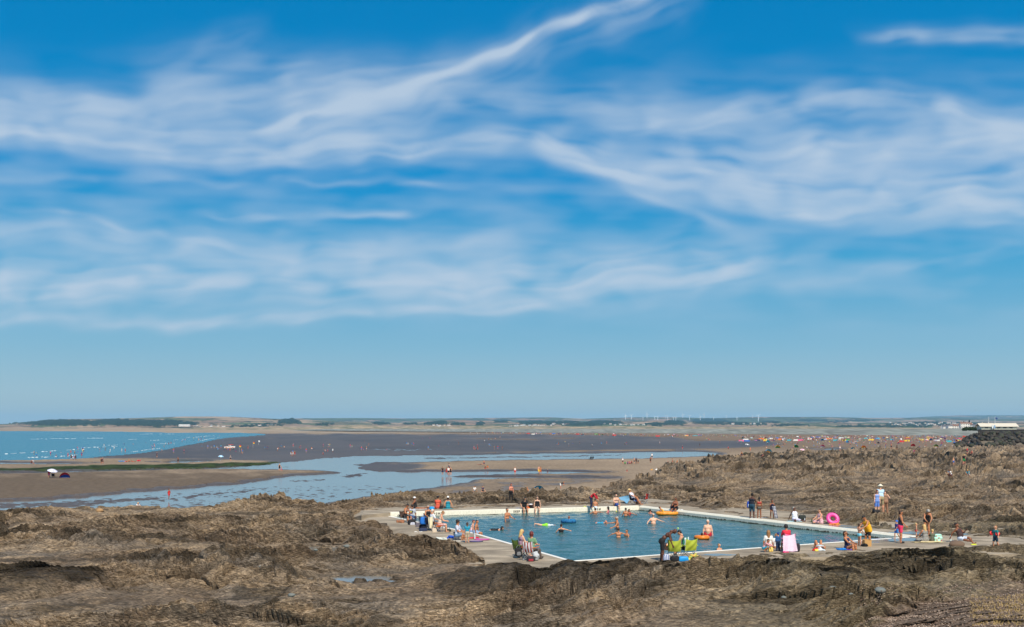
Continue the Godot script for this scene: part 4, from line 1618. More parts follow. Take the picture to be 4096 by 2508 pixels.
# Meshes the smooth union of tapered capsules [a, b, ra, rb, tone] with surface nets.
func net(bones: Array, blend: float, cell: float) -> Dictionary:
	var lo := Vector3(1e9, 1e9, 1e9)
	var hi := -lo
	for b in bones:
		var r: float = maxf(b[2], b[3])
		for p in [b[0], b[1]]:
			lo = lo.min(p - Vector3.ONE * (r + cell * 2.0))
			hi = hi.max(p + Vector3.ONE * (r + cell * 2.0))
	var nx := int((hi.x - lo.x) / cell) + 2
	var ny := int((hi.y - lo.y) / cell) + 2
	var nz := int((hi.z - lo.z) / cell) + 2
	var f := PackedFloat32Array()
	f.resize(nx * ny * nz)
	f.fill(9.0)
	var sx := 1
	var sy := nx
	var sz := nx * ny
	for b in bones:
		var a: Vector3 = b[0]
		var d: Vector3 = b[1] - a
		var ra: float = b[2]
		var dr: float = b[3] - ra
		var dd := maxf(d.dot(d), 1e-8)
		var m := maxf(ra, b[3]) + blend + cell * 1.5
		var p0: Vector3 = (a.min(b[1]) - Vector3.ONE * m - lo) / cell
		var p1: Vector3 = (a.max(b[1]) + Vector3.ONE * m - lo) / cell
		var x0 := maxi(0, int(p0.x))
		var x1 := mini(nx - 1, int(p1.x) + 1)
		for k in range(maxi(0, int(p0.z)), mini(nz - 1, int(p1.z) + 1) + 1):
			for j in range(maxi(0, int(p0.y)), mini(ny - 1, int(p1.y) + 1) + 1):
				var o := k * sz + j * sy
				var q := lo + Vector3(x0, j, k) * cell - a
				for i in range(x0, x1 + 1):
					var t := clampf(q.dot(d) / dd, 0.0, 1.0)
					var e := (q - d * t).length() - ra - dr * t
					var g := f[o + i]
					var h := blend - absf(e - g)
					f[o + i] = minf(e, g) - (h * h / blend * 0.25 if h > 0.0 else 0.0)
					q.x += cell
	var v := PackedVector3Array()
	var n := PackedVector3Array()
	var idx := PackedInt32Array()
	var at := PackedInt32Array()
	at.resize(f.size())
	at.fill(-1)
	var reach := cell * 1.8
	for k in nz - 1:
		for j in ny - 1:
			var o := k * sz + j * sy
			for i in nx - 1:
				var c := o + i
				var f0 := f[c]
				if f0 > reach or f0 < -reach:
					continue
				var f1 := f[c + sx]
				var f2 := f[c + sy]
				var f3 := f[c + sx + sy]
				var f4 := f[c + sz]
				var f5 := f[c + sx + sz]
				var f6 := f[c + sy + sz]
				var f7 := f[c + sx + sy + sz]
				var inside := int(f0 < 0.0) + int(f1 < 0.0) + int(f2 < 0.0) + int(f3 < 0.0) + int(f4 < 0.0) + int(f5 < 0.0) + int(f6 < 0.0) + int(f7 < 0.0)
				if inside == 0 or inside == 8:
					continue
				var g := Vector3(f1 + f3 + f5 + f7 - f0 - f2 - f4 - f6, f2 + f3 + f6 + f7 - f0 - f1 - f4 - f5, f4 + f5 + f6 + f7 - f0 - f1 - f2 - f3)
				var mean := (f0 + f1 + f2 + f3 + f4 + f5 + f6 + f7) / 8.0
				var gl := g.length() / (4.0 * cell)
				var nn := g.normalized()
				var shift := nn * clampf(-mean / maxf(gl, 0.3), -0.5 * cell, 0.5 * cell)
				at[c] = v.size()
				v.append(lo + Vector3(i + 0.5, j + 0.5, k + 0.5) * cell + shift)
				n.append(nn)
	for k in range(1, nz - 1):
		for j in range(1, ny - 1):
			var o := k * sz + j * sy
			for i in range(1, nx - 1):
				var c := o + i
				if at[c] < 0:
					continue
				var s := f[c] < 0.0
				for ax in 3:
					var st: int = [sx, sy, sz][ax]
					if s == (f[c + st] < 0.0):
						continue
					var u: int = [sy, sz, sx][ax]
					var w: int = [sz, sx, sy][ax]
					var a := at[c]
					var b := at[c - u]
					var d := at[c - u - w]
					var e := at[c - w]
					if b < 0 or d < 0 or e < 0:
						continue
					if s:
						idx.append_array([a, d, b, a, e, d])
					else:
						idx.append_array([a, b, d, a, d, e])
	return {"v": v, "n": n, "i": idx}

func net_mesh(parts: Array) -> ArrayMesh:
	# [[net, transform], ...] joined into one surface
	var v := PackedVector3Array()
	var n := PackedVector3Array()
	var idx := PackedInt32Array()
	for p in parts:
		var d: Dictionary = p[0]
		var t: Transform3D = p[1]
		var base := v.size()
		var flip := t.basis.determinant() < 0.0
		var pv: PackedVector3Array = t * (d.v as PackedVector3Array)
		v.append_array(pv)
		var nb := t.basis.orthonormalized()
		for q in d.n:
			n.append((nb * q).normalized() if not flip else (Basis(t.basis.x.normalized(), t.basis.y.normalized(), t.basis.z.normalized()) * q).normalized())
		var di: PackedInt32Array = d.i
		for k in range(0, di.size(), 3):
			idx.append(base + di[k])
			idx.append(base + (di[k + 2] if flip else di[k + 1]))
			idx.append(base + (di[k + 1] if flip else di[k + 2]))
	var arr := []
	arr.resize(Mesh.ARRAY_MAX)
	arr[Mesh.ARRAY_VERTEX] = v
	arr[Mesh.ARRAY_NORMAL] = n
	arr[Mesh.ARRAY_INDEX] = idx
	var m := ArrayMesh.new()
	if v.size():
		m.add_surface_from_arrays(Mesh.PRIMITIVE_TRIANGLES, arr)
	return m

var moulds := {}

func head_net() -> Dictionary:
	if not moulds.has("head"):
		moulds["head"] = net([
			[Vector3(0, 0.035, -0.025), Vector3(0, 0.030, 0.018), 0.084, 0.078],
			[Vector3(0, -0.02, 0.022), Vector3(0, -0.072, 0.038), 0.062, 0.034],
			[Vector3(-0.03, -0.045, 0.0), Vector3(0.03, -0.045, 0.0), 0.042, 0.042],
			[Vector3(0, -0.05, -0.022), Vector3(0, -0.15, -0.035), 0.050, 0.056],
			[Vector3(0, 0.012, 0.090), Vector3(0, -0.022, 0.106), 0.009, 0.014],
			[Vector3(-0.035, 0.022, 0.078), Vector3(0.035, 0.022, 0.078), 0.014, 0.014],
			[Vector3(-0.018, -0.052, 0.080), Vector3(0.018, -0.052, 0.080), 0.011, 0.011],
			[Vector3(-0.082, 0.005, -0.012), Vector3(-0.084, -0.028, -0.006), 0.015, 0.010],
			[Vector3(0.082, 0.005, -0.012), Vector3(0.084, -0.028, -0.006), 0.015, 0.010],
		], 0.022, 0.010)
	return moulds["head"]

# a slightly curled left hand: wrist at the origin, fingers toward -Y, palm toward +Z, thumb toward +X
func hand_net() -> Dictionary:
	if not moulds.has("hand"):
		var b := [[Vector3(0, 0.02, 0), Vector3(0, -0.02, 0), 0.026, 0.024],
			[Vector3(-0.022, -0.03, 0), Vector3(-0.026, -0.085, 0.004), 0.015, 0.012],
			[Vector3(0.0, -0.03, 0), Vector3(0.0, -0.09, 0.004), 0.016, 0.012],
			[Vector3(0.02, -0.03, 0.002), Vector3(0.024, -0.088, 0.004), 0.016, 0.012],
			[Vector3(0.022, -0.025, 0.006), Vector3(0.046, -0.062, 0.018), 0.014, 0.011],
			[Vector3(0.046, -0.062, 0.018), Vector3(0.050, -0.092, 0.022), 0.010, 0.008]]
		var lens := [0.062, 0.076, 0.082, 0.070]
		for k in 4:
			var x := -0.032 + k * 0.0205
			var l: float = lens[k]
			var a := Vector3(x, -0.088, 0.003)
			var m := Vector3(x * 1.12, -0.088 - l * 0.5, 0.010)
			var e := Vector3(x * 1.14, -0.088 - l * 0.93, 0.028)
			b.append([a, m, 0.0092, 0.0085])
			b.append([m, e, 0.0084, 0.0072])
		moulds["hand"] = net(b, 0.008, 0.0055)
	return moulds["hand"]

func hair_mesh(style: String) -> ArrayMesh:
	var key := "hair " + style
	if not moulds.has(key):
		var b := []
		var cap := [[Vector3(0, 0.052, -0.030), Vector3(0, 0.052, 0.004), 0.088, 0.080], [Vector3(0, 0.0, -0.045), Vector3(0, -0.03, -0.045), 0.072, 0.060]]
		match style:
			"short", "bald_ring":
				b = cap
			"crop":
				b = [[Vector3(0, 0.050, -0.034), Vector3(0, 0.048, -0.004), 0.086, 0.078], [Vector3(0, 0.0, -0.05), Vector3(0, -0.02, -0.05), 0.066, 0.056]]
			"curly":
				b = [[Vector3(0, 0.060, -0.03), Vector3(0, 0.062, 0.008), 0.100, 0.092], [Vector3(-0.05, 0.0, -0.03), Vector3(0.05, 0.0, -0.03), 0.062, 0.062], [Vector3(0, -0.03, -0.06), Vector3(0, -0.05, -0.06), 0.062, 0.055]]
			"bob":
				b = cap + [[Vector3(-0.07, 0.02, -0.025), Vector3(-0.075, -0.085, -0.01), 0.036, 0.028], [Vector3(0.07, 0.02, -0.025), Vector3(0.075, -0.085, -0.01), 0.036, 0.028], [Vector3(-0.03, 0, -0.075), Vector3(-0.03, -0.09, -0.07), 0.05, 0.04], [Vector3(0.03, 0, -0.075), Vector3(0.03, -0.09, -0.07), 0.05, 0.04]]
			"long":
				b = cap + [[Vector3(-0.07, 0.02, -0.03), Vector3(-0.085, -0.16, -0.03), 0.034, 0.024], [Vector3(0.07, 0.02, -0.03), Vector3(0.085, -0.16, -0.03), 0.034, 0.024], [Vector3(-0.035, 0, -0.07), Vector3(-0.035, -0.26, -0.085), 0.05, 0.034], [Vector3(0.035, 0, -0.07), Vector3(0.035, -0.26, -0.085), 0.05, 0.034], [Vector3(0, 0, -0.08), Vector3(0, -0.30, -0.09), 0.05, 0.030]]
			"bun":
				b = cap + [[Vector3(0, 0.10, -0.095), Vector3(0, 0.11, -0.10), 0.042, 0.040]]
			"pony":
				b = cap + [[Vector3(0, 0.04, -0.11), Vector3(0, -0.06, -0.13), 0.030, 0.030], [Vector3(0, -0.06, -0.13), Vector3(0, -0.20, -0.11), 0.030, 0.014]]
			"cap":
				b = [[Vector3(0, 0.058, -0.024), Vector3(0, 0.056, 0.010), 0.090, 0.084], [Vector3(-0.04, 0.055, 0.09), Vector3(-0.03, 0.045, 0.145), 0.012, 0.010], [Vector3(0.04, 0.055, 0.09), Vector3(0.03, 0.045, 0.145), 0.012, 0.010], [Vector3(0, 0.060, 0.09), Vector3(0, 0.050, 0.155), 0.012, 0.010]]
			"swimcap":
				b = [[Vector3(0, 0.046, -0.028), Vector3(0, 0.042, 0.008), 0.090, 0.082], [Vector3(0, 0.01, -0.04), Vector3(0, 0.0, -0.035), 0.072, 0.070]]
			"sunhat":
				b = [[Vector3(0, 0.075, -0.02), Vector3(0, 0.075, 0.005), 0.080, 0.078]]
				for k in 14:
					var t := TAU * k / 14.0
					var t1 := TAU * (k + 1) / 14.0
					b.append([Vector3(cos(t) * 0.125, 0.040, sin(t) * 0.14 - 0.01), Vector3(cos(t1) * 0.125, 0.040, sin(t1) * 0.14 - 0.01), 0.022, 0.022])
					b.append([Vector3(cos(t) * 0.09, 0.048, sin(t) * 0.10 - 0.01), Vector3(cos(t1) * 0.09, 0.048, sin(t1) * 0.10 - 0.01), 0.022, 0.022])
		moulds[key] = net_mesh([[net(b, 0.03, 0.013), Transform3D.IDENTITY]])
	return moulds[key]

func small_mesh(key: String, bones: Array, cell: float) -> ArrayMesh:
	if not moulds.has(key):
		moulds[key] = net_mesh([[net(bones, 0.006, cell), Transform3D.IDENTITY]])
	return moulds[key]

func aim(p: float, s: float, side: float) -> Vector3:
	p = deg_to_rad(p)
	s = deg_to_rad(s)
	return Vector3(side * sin(s), -cos(s) * cos(p), cos(s) * sin(p))

var poses := {
	"stand": {"legs": [2, 3, -2, 2, 2, 3, -2, 2], "arms": [2, 9, 14, 4, 2, 9, 14, 4]},
	"stride": {"legs": [16, 3, -6, 2, -12, 3, -26, 2], "arms": [-14, 9, 6, 4, 18, 9, 34, 4]},
	"wade": {"legs": [4, 5, -4, 3, 4, 5, -4, 3], "arms": [14, 24, 50, 10, 12, 26, 46, 12]},
	"reach": {"legs": [4, 5, -4, 3, 4, 5, -4, 3], "arms": [10, 30, 30, 40, 20, 62, 30, 70]},
	"wide": {"legs": [4, 5, -4, 3, 4, 5, -4, 3], "arms": [18, 72, 24, 76, 18, 70, 24, 60]},
	"point": {"legs": [4, 5, -4, 3, 4, 5, -4, 3], "lean": 4, "arms": [78, 6, 88, 4, 30, 14, 70, 4]},
	"hang": {"legs": [86, 7, 6, 3, 84, 8, 2, 4], "lean": 4, "arms": [4, 14, 8, 6, 4, 14, 8, 6]},
	"hangknee": {"legs": [128, 14, -34, 4, 84, 12, 2, 4], "lean": 6, "arms": [40, 10, 120, -30, -8, 24, 2, 12]},
	"lap": {"legs": [86, 8, 4, 3, 84, 9, 2, 4], "lean": 10, "arms": [24, 12, 78, -14, 24, 12, 78, -14]},
	"floor": {"legs": [87, 9, 86, 6, 87, 9, 86, 6], "lean": -14, "arms": [-34, 14, -30, 10, -34, 14, -30, 10]},
	"cross": {"legs": [82, 52, 66, -52, 82, 52, 60, -48], "lean": 10, "arms": [34, 12, 66, -12, 34, 12, 66, -12]},
	"knees": {"legs": [122, 7, -26, 2, 118, 8, -30, 3], "lean": 4, "arms": [48, 8, 70, -10, 48, 8, 70, -10]},
	"propped": {"legs": [84, 14, 84, 8, 98, 10, 40, 6], "lean": -20, "arms": [-44, 16, -20, 8, 52, 10, 130, -18]},
	"kneel": {"legs": [30, 8, -88, 3, 30, 8, -88, 3], "lean": 26, "arms": [60, 8, 80, -4, 60, 8, 80, -4]},
	"crouch": {"legs": [110, 12, -42, 3, 106, 12, -46, 3], "lean": 30, "arms": [66, 8, 60, -8, 66, 8, 60, -8]},
	"bend": {"legs": [8, 4, -2, 2, 4, 4, -8, 2], "lean": 60, "arms": [24, 6, 30, -4, 30, 6, 40, -6]},
	"stoop": {"legs": [4, 5, -2, 2, 4, 5, -4, 2], "lean": 30, "arms": [40, 8, 66, -12, 36, 8, 62, -12]},
	"akimbo": {"legs": [2, 4, -3, 2, 4, 4, 0, 2], "lean": 2, "arms": [-10, 34, 40, -40, 2, 8, 10, 2]},
	"hands": {"legs": [2, 4, -2, 2, 2, 4, -2, 2], "lean": 8, "arms": [34, 14, 128, -14, 34, 14, 128, -14]},
	"phone": {"legs": [2, 4, -2, 2, 2, 4, -2, 2], "lean": 6, "arms": [30, 10, 104, -20, 30, 10, 104, -20]},
	"float": {"legs": [-6, 6, -14, 4, 10, 6, 0, 4], "lean": 6, "arms": [76, 14, 84, 8, 76, 14, 84, 8]},
	"crouchwater": {"legs": [70, 10, -10, 4, 70, 10, -10, 4], "arms": [20, 40, 50, 30, 20, 40, 50, 30]},
	"supine": {"legs": [50, 6, -50, 2, 46, 6, -54, 2], "lean": 0, "arms": [4, 16, 6, 8, 4, 16, 6, 8]},
	"push": {"legs": [0, 4, -4, 2, 2, 4, -2, 2], "lean": 8, "arms": [14, 18, 6, 6, 14, 18, 6, 6]},
}

# joints of a figure of height h in a pose, seat or soles at the origin
func joints(h: float, pose: Dictionary, g: float) -> Dictionary:
	var j := {}
	var lean := deg_to_rad(pose.get("lean", 0.0))
	var l: Array = pose.legs
	var a: Array = pose.arms
	var u1 := Vector3(0, cos(lean * 0.75), sin(lean * 0.75))
	var u2 := Vector3(0, cos(lean * 1.2), sin(lean * 1.2))
	var p := Vector3.ZERO
	j.pelvis = p
	j.waist = p + u1 * 0.115 * h
	j.chest = j.waist + u2 * 0.115 * h
	j.neck = j.chest + u2 * 0.085 * h
	j.u1 = u1
	j.u2 = u2
	var hd := deg_to_rad(pose.get("nod", lean * 40.0))
	j.headup = Vector3(0, cos(hd), sin(hd))
	j.head = j.neck + (u2 + j.headup).normalized() * 0.105 * h
	var low := 0.0
	for k in 2:
		var side := -1.0 if k == 0 else 1.0
		var hip := p + Vector3(side * 0.052 * h, -0.015 * h, 0)
		var knee := hip + aim(l[k * 4], l[k * 4 + 1], side) * 0.245 * h
		var ankle := knee + aim(l[k * 4 + 2], l[k * 4 + 3], side) * 0.235 * h
		var toe := ankle + aim(l[k * 4 + 2] + 84.0, 6.0, side) * 0.10 * h
		var heel := ankle + aim(l[k * 4 + 2], l[k * 4 + 3], side) * 0.02 * h
		var sh: Vector3 = j.chest + u2 * 0.06 * h + Vector3(side * (0.098 + 0.012 * (g - 1.0)) * h, 0, 0)
		var elbow := sh + aim(a[k * 4], a[k * 4 + 1], side) * 0.165 * h
		var wrist := elbow + aim(a[k * 4 + 2], a[k * 4 + 3], side) * 0.140 * h
		j[k] = {"hip": hip, "knee": knee, "ankle": ankle, "toe": toe, "heel": heel, "shoulder": sh, "elbow": elbow, "wrist": wrist}
		low = minf(low, minf(toe.y, heel.y) - 0.018 * h)
	j.low = low
	return j

func body_bones(j: Dictionary, h: float, g: float) -> Array:
	var b := []
	var x := Vector3(h, 0, 0)
	var fwd: Vector3 = Vector3.RIGHT.cross(j.u1)
	b.append([j.pelvis - x * 0.042, j.pelvis + x * 0.042, 0.066 * h * g, 0.066 * h * g])
	for s in [-1.0, 1.0]:
		b.append([j.pelvis + x * 0.04 * s - fwd * 0.028 * h, j.pelvis + x * 0.04 * s - fwd * 0.026 * h - j.u1 * 0.03 * h, 0.052 * h * g, 0.050 * h * g])
	b.append([j.waist - x * 0.032, j.waist + x * 0.032, 0.060 * h * g, 0.060 * h * g])
	if g > 1.1:
		b.append([j.waist + fwd * 0.035 * h * g, j.waist + fwd * 0.03 * h * g - j.u1 * 0.04 * h, 0.062 * h * g, 0.058 * h * g])
	b.append([j.chest - x * 0.048, j.chest + x * 0.048, 0.064 * h * sqrt(g), 0.064 * h * sqrt(g)])
	b.append([j.chest - x * 0.072 + j.u2 * 0.058 * h, j.chest + x * 0.072 + j.u2 * 0.058 * h, 0.038 * h, 0.038 * h])
	b.append([j.neck - j.u2 * 0.02 * h, (j.neck + j.head) / 2.0, 0.036 * h, 0.029 * h])
	for k in 2:
		var q: Dictionary = j[k]
		b.append([q.hip, q.knee, 0.050 * h * g, 0.034 * h])
		b.append([q.knee, q.knee.lerp(q.ankle, 0.35), 0.032 * h, 0.034 * h])
		b.append([q.knee.lerp(q.ankle, 0.35), q.ankle, 0.034 * h, 0.021 * h])
		b.append([q.heel, q.toe, 0.022 * h, 0.015 * h])
		b.append([q.shoulder, q.elbow, 0.032 * h * sqrt(g), 0.023 * h])
		b.append([q.elbow, q.wrist, 0.023 * h, 0.016 * h])
	return b

func cloth_bones(kind: String, j: Dictionary, h: float, g: float) -> Array:
	var b := []
	var x := Vector3(h, 0, 0)
	var fwd: Vector3 = Vector3.RIGHT.cross(j.u1)
	var e := 0.012
	var torso := func(top: float) -> void:
		b.append([j.pelvis - x * 0.040 + j.u1 * 0.03 * h, j.pelvis + x * 0.040 + j.u1 * 0.03 * h, 0.067 * h * g + e, 0.067 * h * g + e])
		b.append([j.waist - x * 0.032, j.waist + x * 0.032, 0.062 * h * g + e, 0.062 * h * g + e])
		if g > 1.1:
			b.append([j.waist + fwd * 0.035 * h * g, j.waist + fwd * 0.03 * h * g - j.u1 * 0.04 * h, 0.062 * h * g + e, 0.058 * h * g + e])
		b.append([j.chest - x * 0.048, j.chest + x * 0.048, 0.064 * h * sqrt(g) + e, 0.064 * h * sqrt(g) + e])
		if top > 0.5:
			b.append([j.chest - x * 0.064 + j.u2 * 0.054 * h, j.chest + x * 0.064 + j.u2 * 0.054 * h, 0.040 * h + e * 0.7, 0.040 * h + e * 0.7])
	var seat := func() -> void:
		b.append([j.pelvis - x * 0.042, j.pelvis + x * 0.042, 0.066 * h * g + e, 0.066 * h * g + e])
		for s in [-1.0, 1.0]:
			b.append([j.pelvis + x * 0.04 * s - fwd * 0.028 * h, j.pelvis + x * 0.04 * s - fwd * 0.026 * h - j.u1 * 0.03 * h, 0.052 * h * g + e, 0.050 * h * g + e])
	match kind:
		"tee", "long_tee":
			torso.call(1.0)
			for k in 2:
				var q: Dictionary = j[k]
				if kind == "tee":
					b.append([q.shoulder, q.shoulder.lerp(q.elbow, 0.62), 0.036 * h * sqrt(g) + e, 0.034 * h + e])
				else:
					b.append([q.shoulder, q.elbow, 0.034 * h * sqrt(g) + e, 0.026 * h + e])
					b.append([q.elbow, q.elbow.lerp(q.wrist, 0.85), 0.026 * h + e, 0.019 * h + e])
		"vest":
			torso.call(1.0)
		"loose_vest":
			torso.call(1.0)
			b.append([j.waist - x * 0.04, j.pelvis - x * 0.05 - j.u1 * 0.04 * h, 0.066 * h * g + e, 0.072 * h * g + e])
			b.append([j.waist + x * 0.04, j.pelvis + x * 0.05 - j.u1 * 0.04 * h, 0.066 * h * g + e, 0.072 * h * g + e])
		"tube":
			torso.call(0.0)
		"swimsuit":
			e = 0.008
			seat.call()
			torso.call(0.0)
			for s in [-1.0, 1.0]:
				b.append([j.chest + x * 0.042 * s + fwd * 0.05 * h, j.chest + x * 0.048 * s + j.u2 * 0.088 * h, 0.016 * h, 0.014 * h])
				b.append([j.chest + x * 0.034 * s - fwd * 0.05 * h, j.chest + x * 0.048 * s + j.u2 * 0.088 * h, 0.014 * h, 0.014 * h])
		"bra":
			b.append([j.chest - x * 0.046 + fwd * 0.006 * h, j.chest + x * 0.046 + fwd * 0.006 * h, 0.063 * h * sqrt(g) + e, 0.063 * h * sqrt(g) + e])
		"briefs":
			e = 0.009
			seat.call()
		"trunks", "shorts", "trousers", "leggings":
			seat.call()
			b.append([j.pelvis - x * 0.038 + j.u1 * 0.035 * h, j.pelvis + x * 0.038 + j.u1 * 0.035 * h, 0.062 * h * g + e, 0.062 * h * g + e])
			for k in 2:
				var q: Dictionary = j[k]
				var t: float = {"trunks": 0.62, "shorts": 0.85, "trousers": 1.0, "leggings": 0.7}[kind]
				var loose := 0.006 if kind == "leggings" else 0.016
				b.append([q.hip, q.hip.lerp(q.knee, t), 0.052 * h * g + e, lerpf(0.050 * g, 0.036, t) * h + loose])
				if kind == "trousers":
					b.append([q.knee, q.ankle, 0.036 * h + 0.016, 0.032 * h + 0.018])
		"dress", "skirt":
			seat.call()
			if kind == "dress":
				torso.call(0.6)
			for k in 2:
				var q: Dictionary = j[k]
				b.append([q.hip, q.hip.lerp(q.knee, 0.85), 0.066 * h * g + e, 0.062 * h + 0.03])
			b.append([(j[0].hip + j[1].hip) / 2.0, (j[0].hip.lerp(j[0].knee, 0.8) + j[1].hip.lerp(j[1].knee, 0.8)) / 2.0, 0.066 * h * g + e, 0.055 * h])
		"shawl":
			b.append([j.chest - x * 0.088 + j.u2 * 0.05 * h, j.chest + x * 0.088 + j.u2 * 0.05 * h, 0.058 * h + e, 0.058 * h + e])
			b.append([j.chest - x * 0.075 - fwd * 0.02 * h, j.waist - x * 0.055 - fwd * 0.02 * h, 0.066 * h, 0.06 * h])
			b.append([j.chest + x * 0.075 - fwd * 0.02 * h, j.waist + x * 0.055 - fwd * 0.02 * h, 0.066 * h, 0.06 * h])
		"shoes":
			for k in 2:
				var q: Dictionary = j[k]
				b.append([q.heel, q.toe, 0.022 * h + 0.008, 0.016 * h + 0.008])
	return b

func pattern(key: String, kind: String, a: Color, b: Color, scale: float) -> StandardMaterial3D:
	if not mats.has(key):
		var im := Image.create(64, 64, false, Image.FORMAT_RGB8)
		im.fill(a)
		var n := noise(0.10, key.hash() % 1000, 2)
		for y in 64:
			for x in 64:
				var on_b := false
				match kind:
					"stripes":
						on_b = (y / 8) % 2 == 0
					"bars":
						on_b = (x / 8) % 2 == 0
					"floral":
						on_b = n.get_noise_2d(x, y) > 0.12
					"dots":
						on_b = Vector2((x % 32) - 16, (y % 32) - 16).length() < 7.0
				if on_b:
					im.set_pixel(x, y, b)
		var m := StandardMaterial3D.new()
		m.albedo_texture = ImageTexture.create_from_image(im)
		m.uv1_triplanar = true
		m.uv1_scale = Vector3.ONE * scale
		m.roughness = 0.85
		mats[key] = m
	return mats[key]

var skins := {"fair": Color8(210, 154, 122), "pale": Color8(222, 174, 146), "tan": Color8(186, 124, 86), "brown": Color8(146, 92, 62), "deep": Color8(98, 60, 44), "red": Color8(206, 132, 106)}
var hairs := {"brown": Color8(66, 44, 32), "dark": Color8(30, 24, 22), "blond": Color8(206, 172, 112), "grey": Color8(168, 164, 156), "red": Color8(104, 36, 30), "white": Color8(214, 208, 198), "light": Color8(150, 108, 66)}

# look: skin, hair "style tone", wear [[kind, material, optional name], ...], hat [style, material], shades, g, hd (nod), yaw of head
func person(label: String, at: Vector3, yaw: float, h: float, pose_name: String, look: Dictionary, sunk := 0.0) -> Node3D:
	var o := thing("person", label, "person", at, deg_to_rad(yaw), look.get("group", ""))
	var pose: Dictionary = (poses[pose_name] as Dictionary).duplicate()
	for k in ["lean", "nod", "arms", "legs"]:
		if look.has(k):
			pose[k] = look[k]
	var g: float = look.get("g", 1.0)
	var child := clampf((1.55 - h) / 0.9, 0.0, 1.0)
	var j := joints(h, pose, g)
	var sits: bool = pose_name in ["hang", "hangknee", "lap", "floor", "cross", "knees", "propped", "supine"]
	var lift: float = 0.066 * h * g + 0.006 if sits else -j.low
	var root := Transform3D(Basis.IDENTITY, Vector3(0, lift - sunk, 0))
	if pose_name == "float":
		root = Transform3D(Basis(Vector3.RIGHT, deg_to_rad(look.get("pitch", 78.0))), Vector3(0, -sunk, 0))
	elif pose_name == "supine":
		root = Transform3D(Basis(Vector3.RIGHT, deg_to_rad(-88.0)), Vector3(0, lift * 0.9, 0))
	var skin: StandardMaterial3D = paint(skins[look.get("skin", "fair")], 0.55)
	if not skin.subsurf_scatter_enabled:
		skin.subsurf_scatter_enabled = true
		skin.subsurf_scatter_strength = 0.08
	var cell: float = look.get("cell", 0.026)
	var parts := [[net(body_bones(j, h, g), 0.030 * h, cell), root]]
	var hs := h / 1.75 * (1.0 + 0.35 * child) * 1.04
	var hy := deg_to_rad(look.get("turn", 0.0))
	var up: Vector3 = j.headup
	var hz := Vector3.RIGHT.cross(up)
	var head_t := root * Transform3D(Basis(Vector3.RIGHT, up, hz) * Basis(Vector3.UP, hy) * Basis.from_scale(Vector3.ONE * hs), j.head + up * 0.012 * h)
	parts.append([head_net(), head_t])
	for k in 2:
		var q: Dictionary = j[k]
		var y: Vector3 = (q.elbow - q.wrist).normalized()
		var side := -1.0 if k == 0 else 1.0
		# palm toward the body, thumb forward
		var zz := Vector3(-side, 0, 0)
		zz = (zz - y * zz.dot(y)).normalized()
		if zz.length() < 0.1:
			zz = Vector3.BACK
		var xx := y.cross(zz)
		var m := Basis(xx * (1.0 if xx.z > 0.0 or absf(xx.z) < 0.2 else -1.0), y, zz)
		parts.append([hand_net(), root * Transform3D(m * Basis.from_scale(Vector3.ONE * h / 1.75 * 0.98), q.wrist)])
	part("body", net_mesh(parts), skin, o)
	for w in look.get("wear", []):
		var bones := cloth_bones(w[0], j, h, g)
		var nm: String = w[2] if w.size() > 2 else {"tee": "shirt", "long_tee": "long_sleeved_top", "vest": "vest", "loose_vest": "vest", "tube": "strapless_top", "swimsuit": "swimsuit", "bra": "bikini_top", "briefs": "swim_briefs", "trunks": "trunks", "shorts": "shorts", "trousers": "trousers", "leggings": "shorts", "dress": "dress", "skirt": "skirt", "shawl": "towel", "shoes": "shoes"}[w[0]]
		part(nm, net_mesh([[net(bones, 0.026 * h, cell * 1.05), root]]), w[1], o)
	var hair: String = look.get("hair", "short brown")
	var hh := hair.split(" ")
	if hh[0] != "bald":
		part("hair", hair_mesh(hh[0]), paint(hairs[hh[1]], 0.6), o, head_t)
	if look.has("hat"):
		part("hat", hair_mesh(look.hat[0]), look.hat[1], o, head_t * Transform3D(Basis.from_scale(Vector3.ONE * (1.06 if look.hat[0] != "sunhat" else 1.1)), Vector3.ZERO))
	var eye := small_mesh("eye", [[Vector3(-0.006, 0, 0), Vector3(0.006, 0, 0), 0.010, 0.010]], 0.005)
	if look.get("shades", false):
		var lens := small_mesh("shades", [[Vector3(-0.050, 0, 0.0), Vector3(-0.014, 0, 0.008), 0.021, 0.021], [Vector3(0.050, 0, 0.0), Vector3(0.014, 0, 0.008), 0.021, 0.021], [Vector3(-0.05, 0.012, 0.002), Vector3(0.05, 0.012, 0.002), 0.008, 0.008], [Vector3(-0.06, 0.010, 0.0), Vector3(-0.088, 0.006, -0.07), 0.006, 0.006], [Vector3(0.06, 0.010, 0.0), Vector3(0.088, 0.006, -0.07), 0.006, 0.006]], 0.007)
		part("sunglasses", lens, rgb(18, 18, 20, 0.2), o, head_t * Transform3D(Basis.IDENTITY, Vector3(0, 0.006, 0.084)))
	else:
		for s in [-1.0, 1.0]:
			part("eye", eye, rgb(34, 26, 24, 0.3), o, head_t * Transform3D(Basis.IDENTITY, Vector3(s * 0.032, 0.004, 0.084)))
	var mouth := small_mesh("mouth", [[Vector3(-0.018, 0, 0), Vector3(0, 0.001, 0.004), 0.006, 0.007], [Vector3(0.018, 0, 0), Vector3(0, 0.001, 0.004), 0.006, 0.007]], 0.004)
	part("mouth", mouth, rgb(150, 80, 74, 0.5), o, head_t * Transform3D(Basis.IDENTITY, Vector3(0, -0.052, 0.088)))
	return o

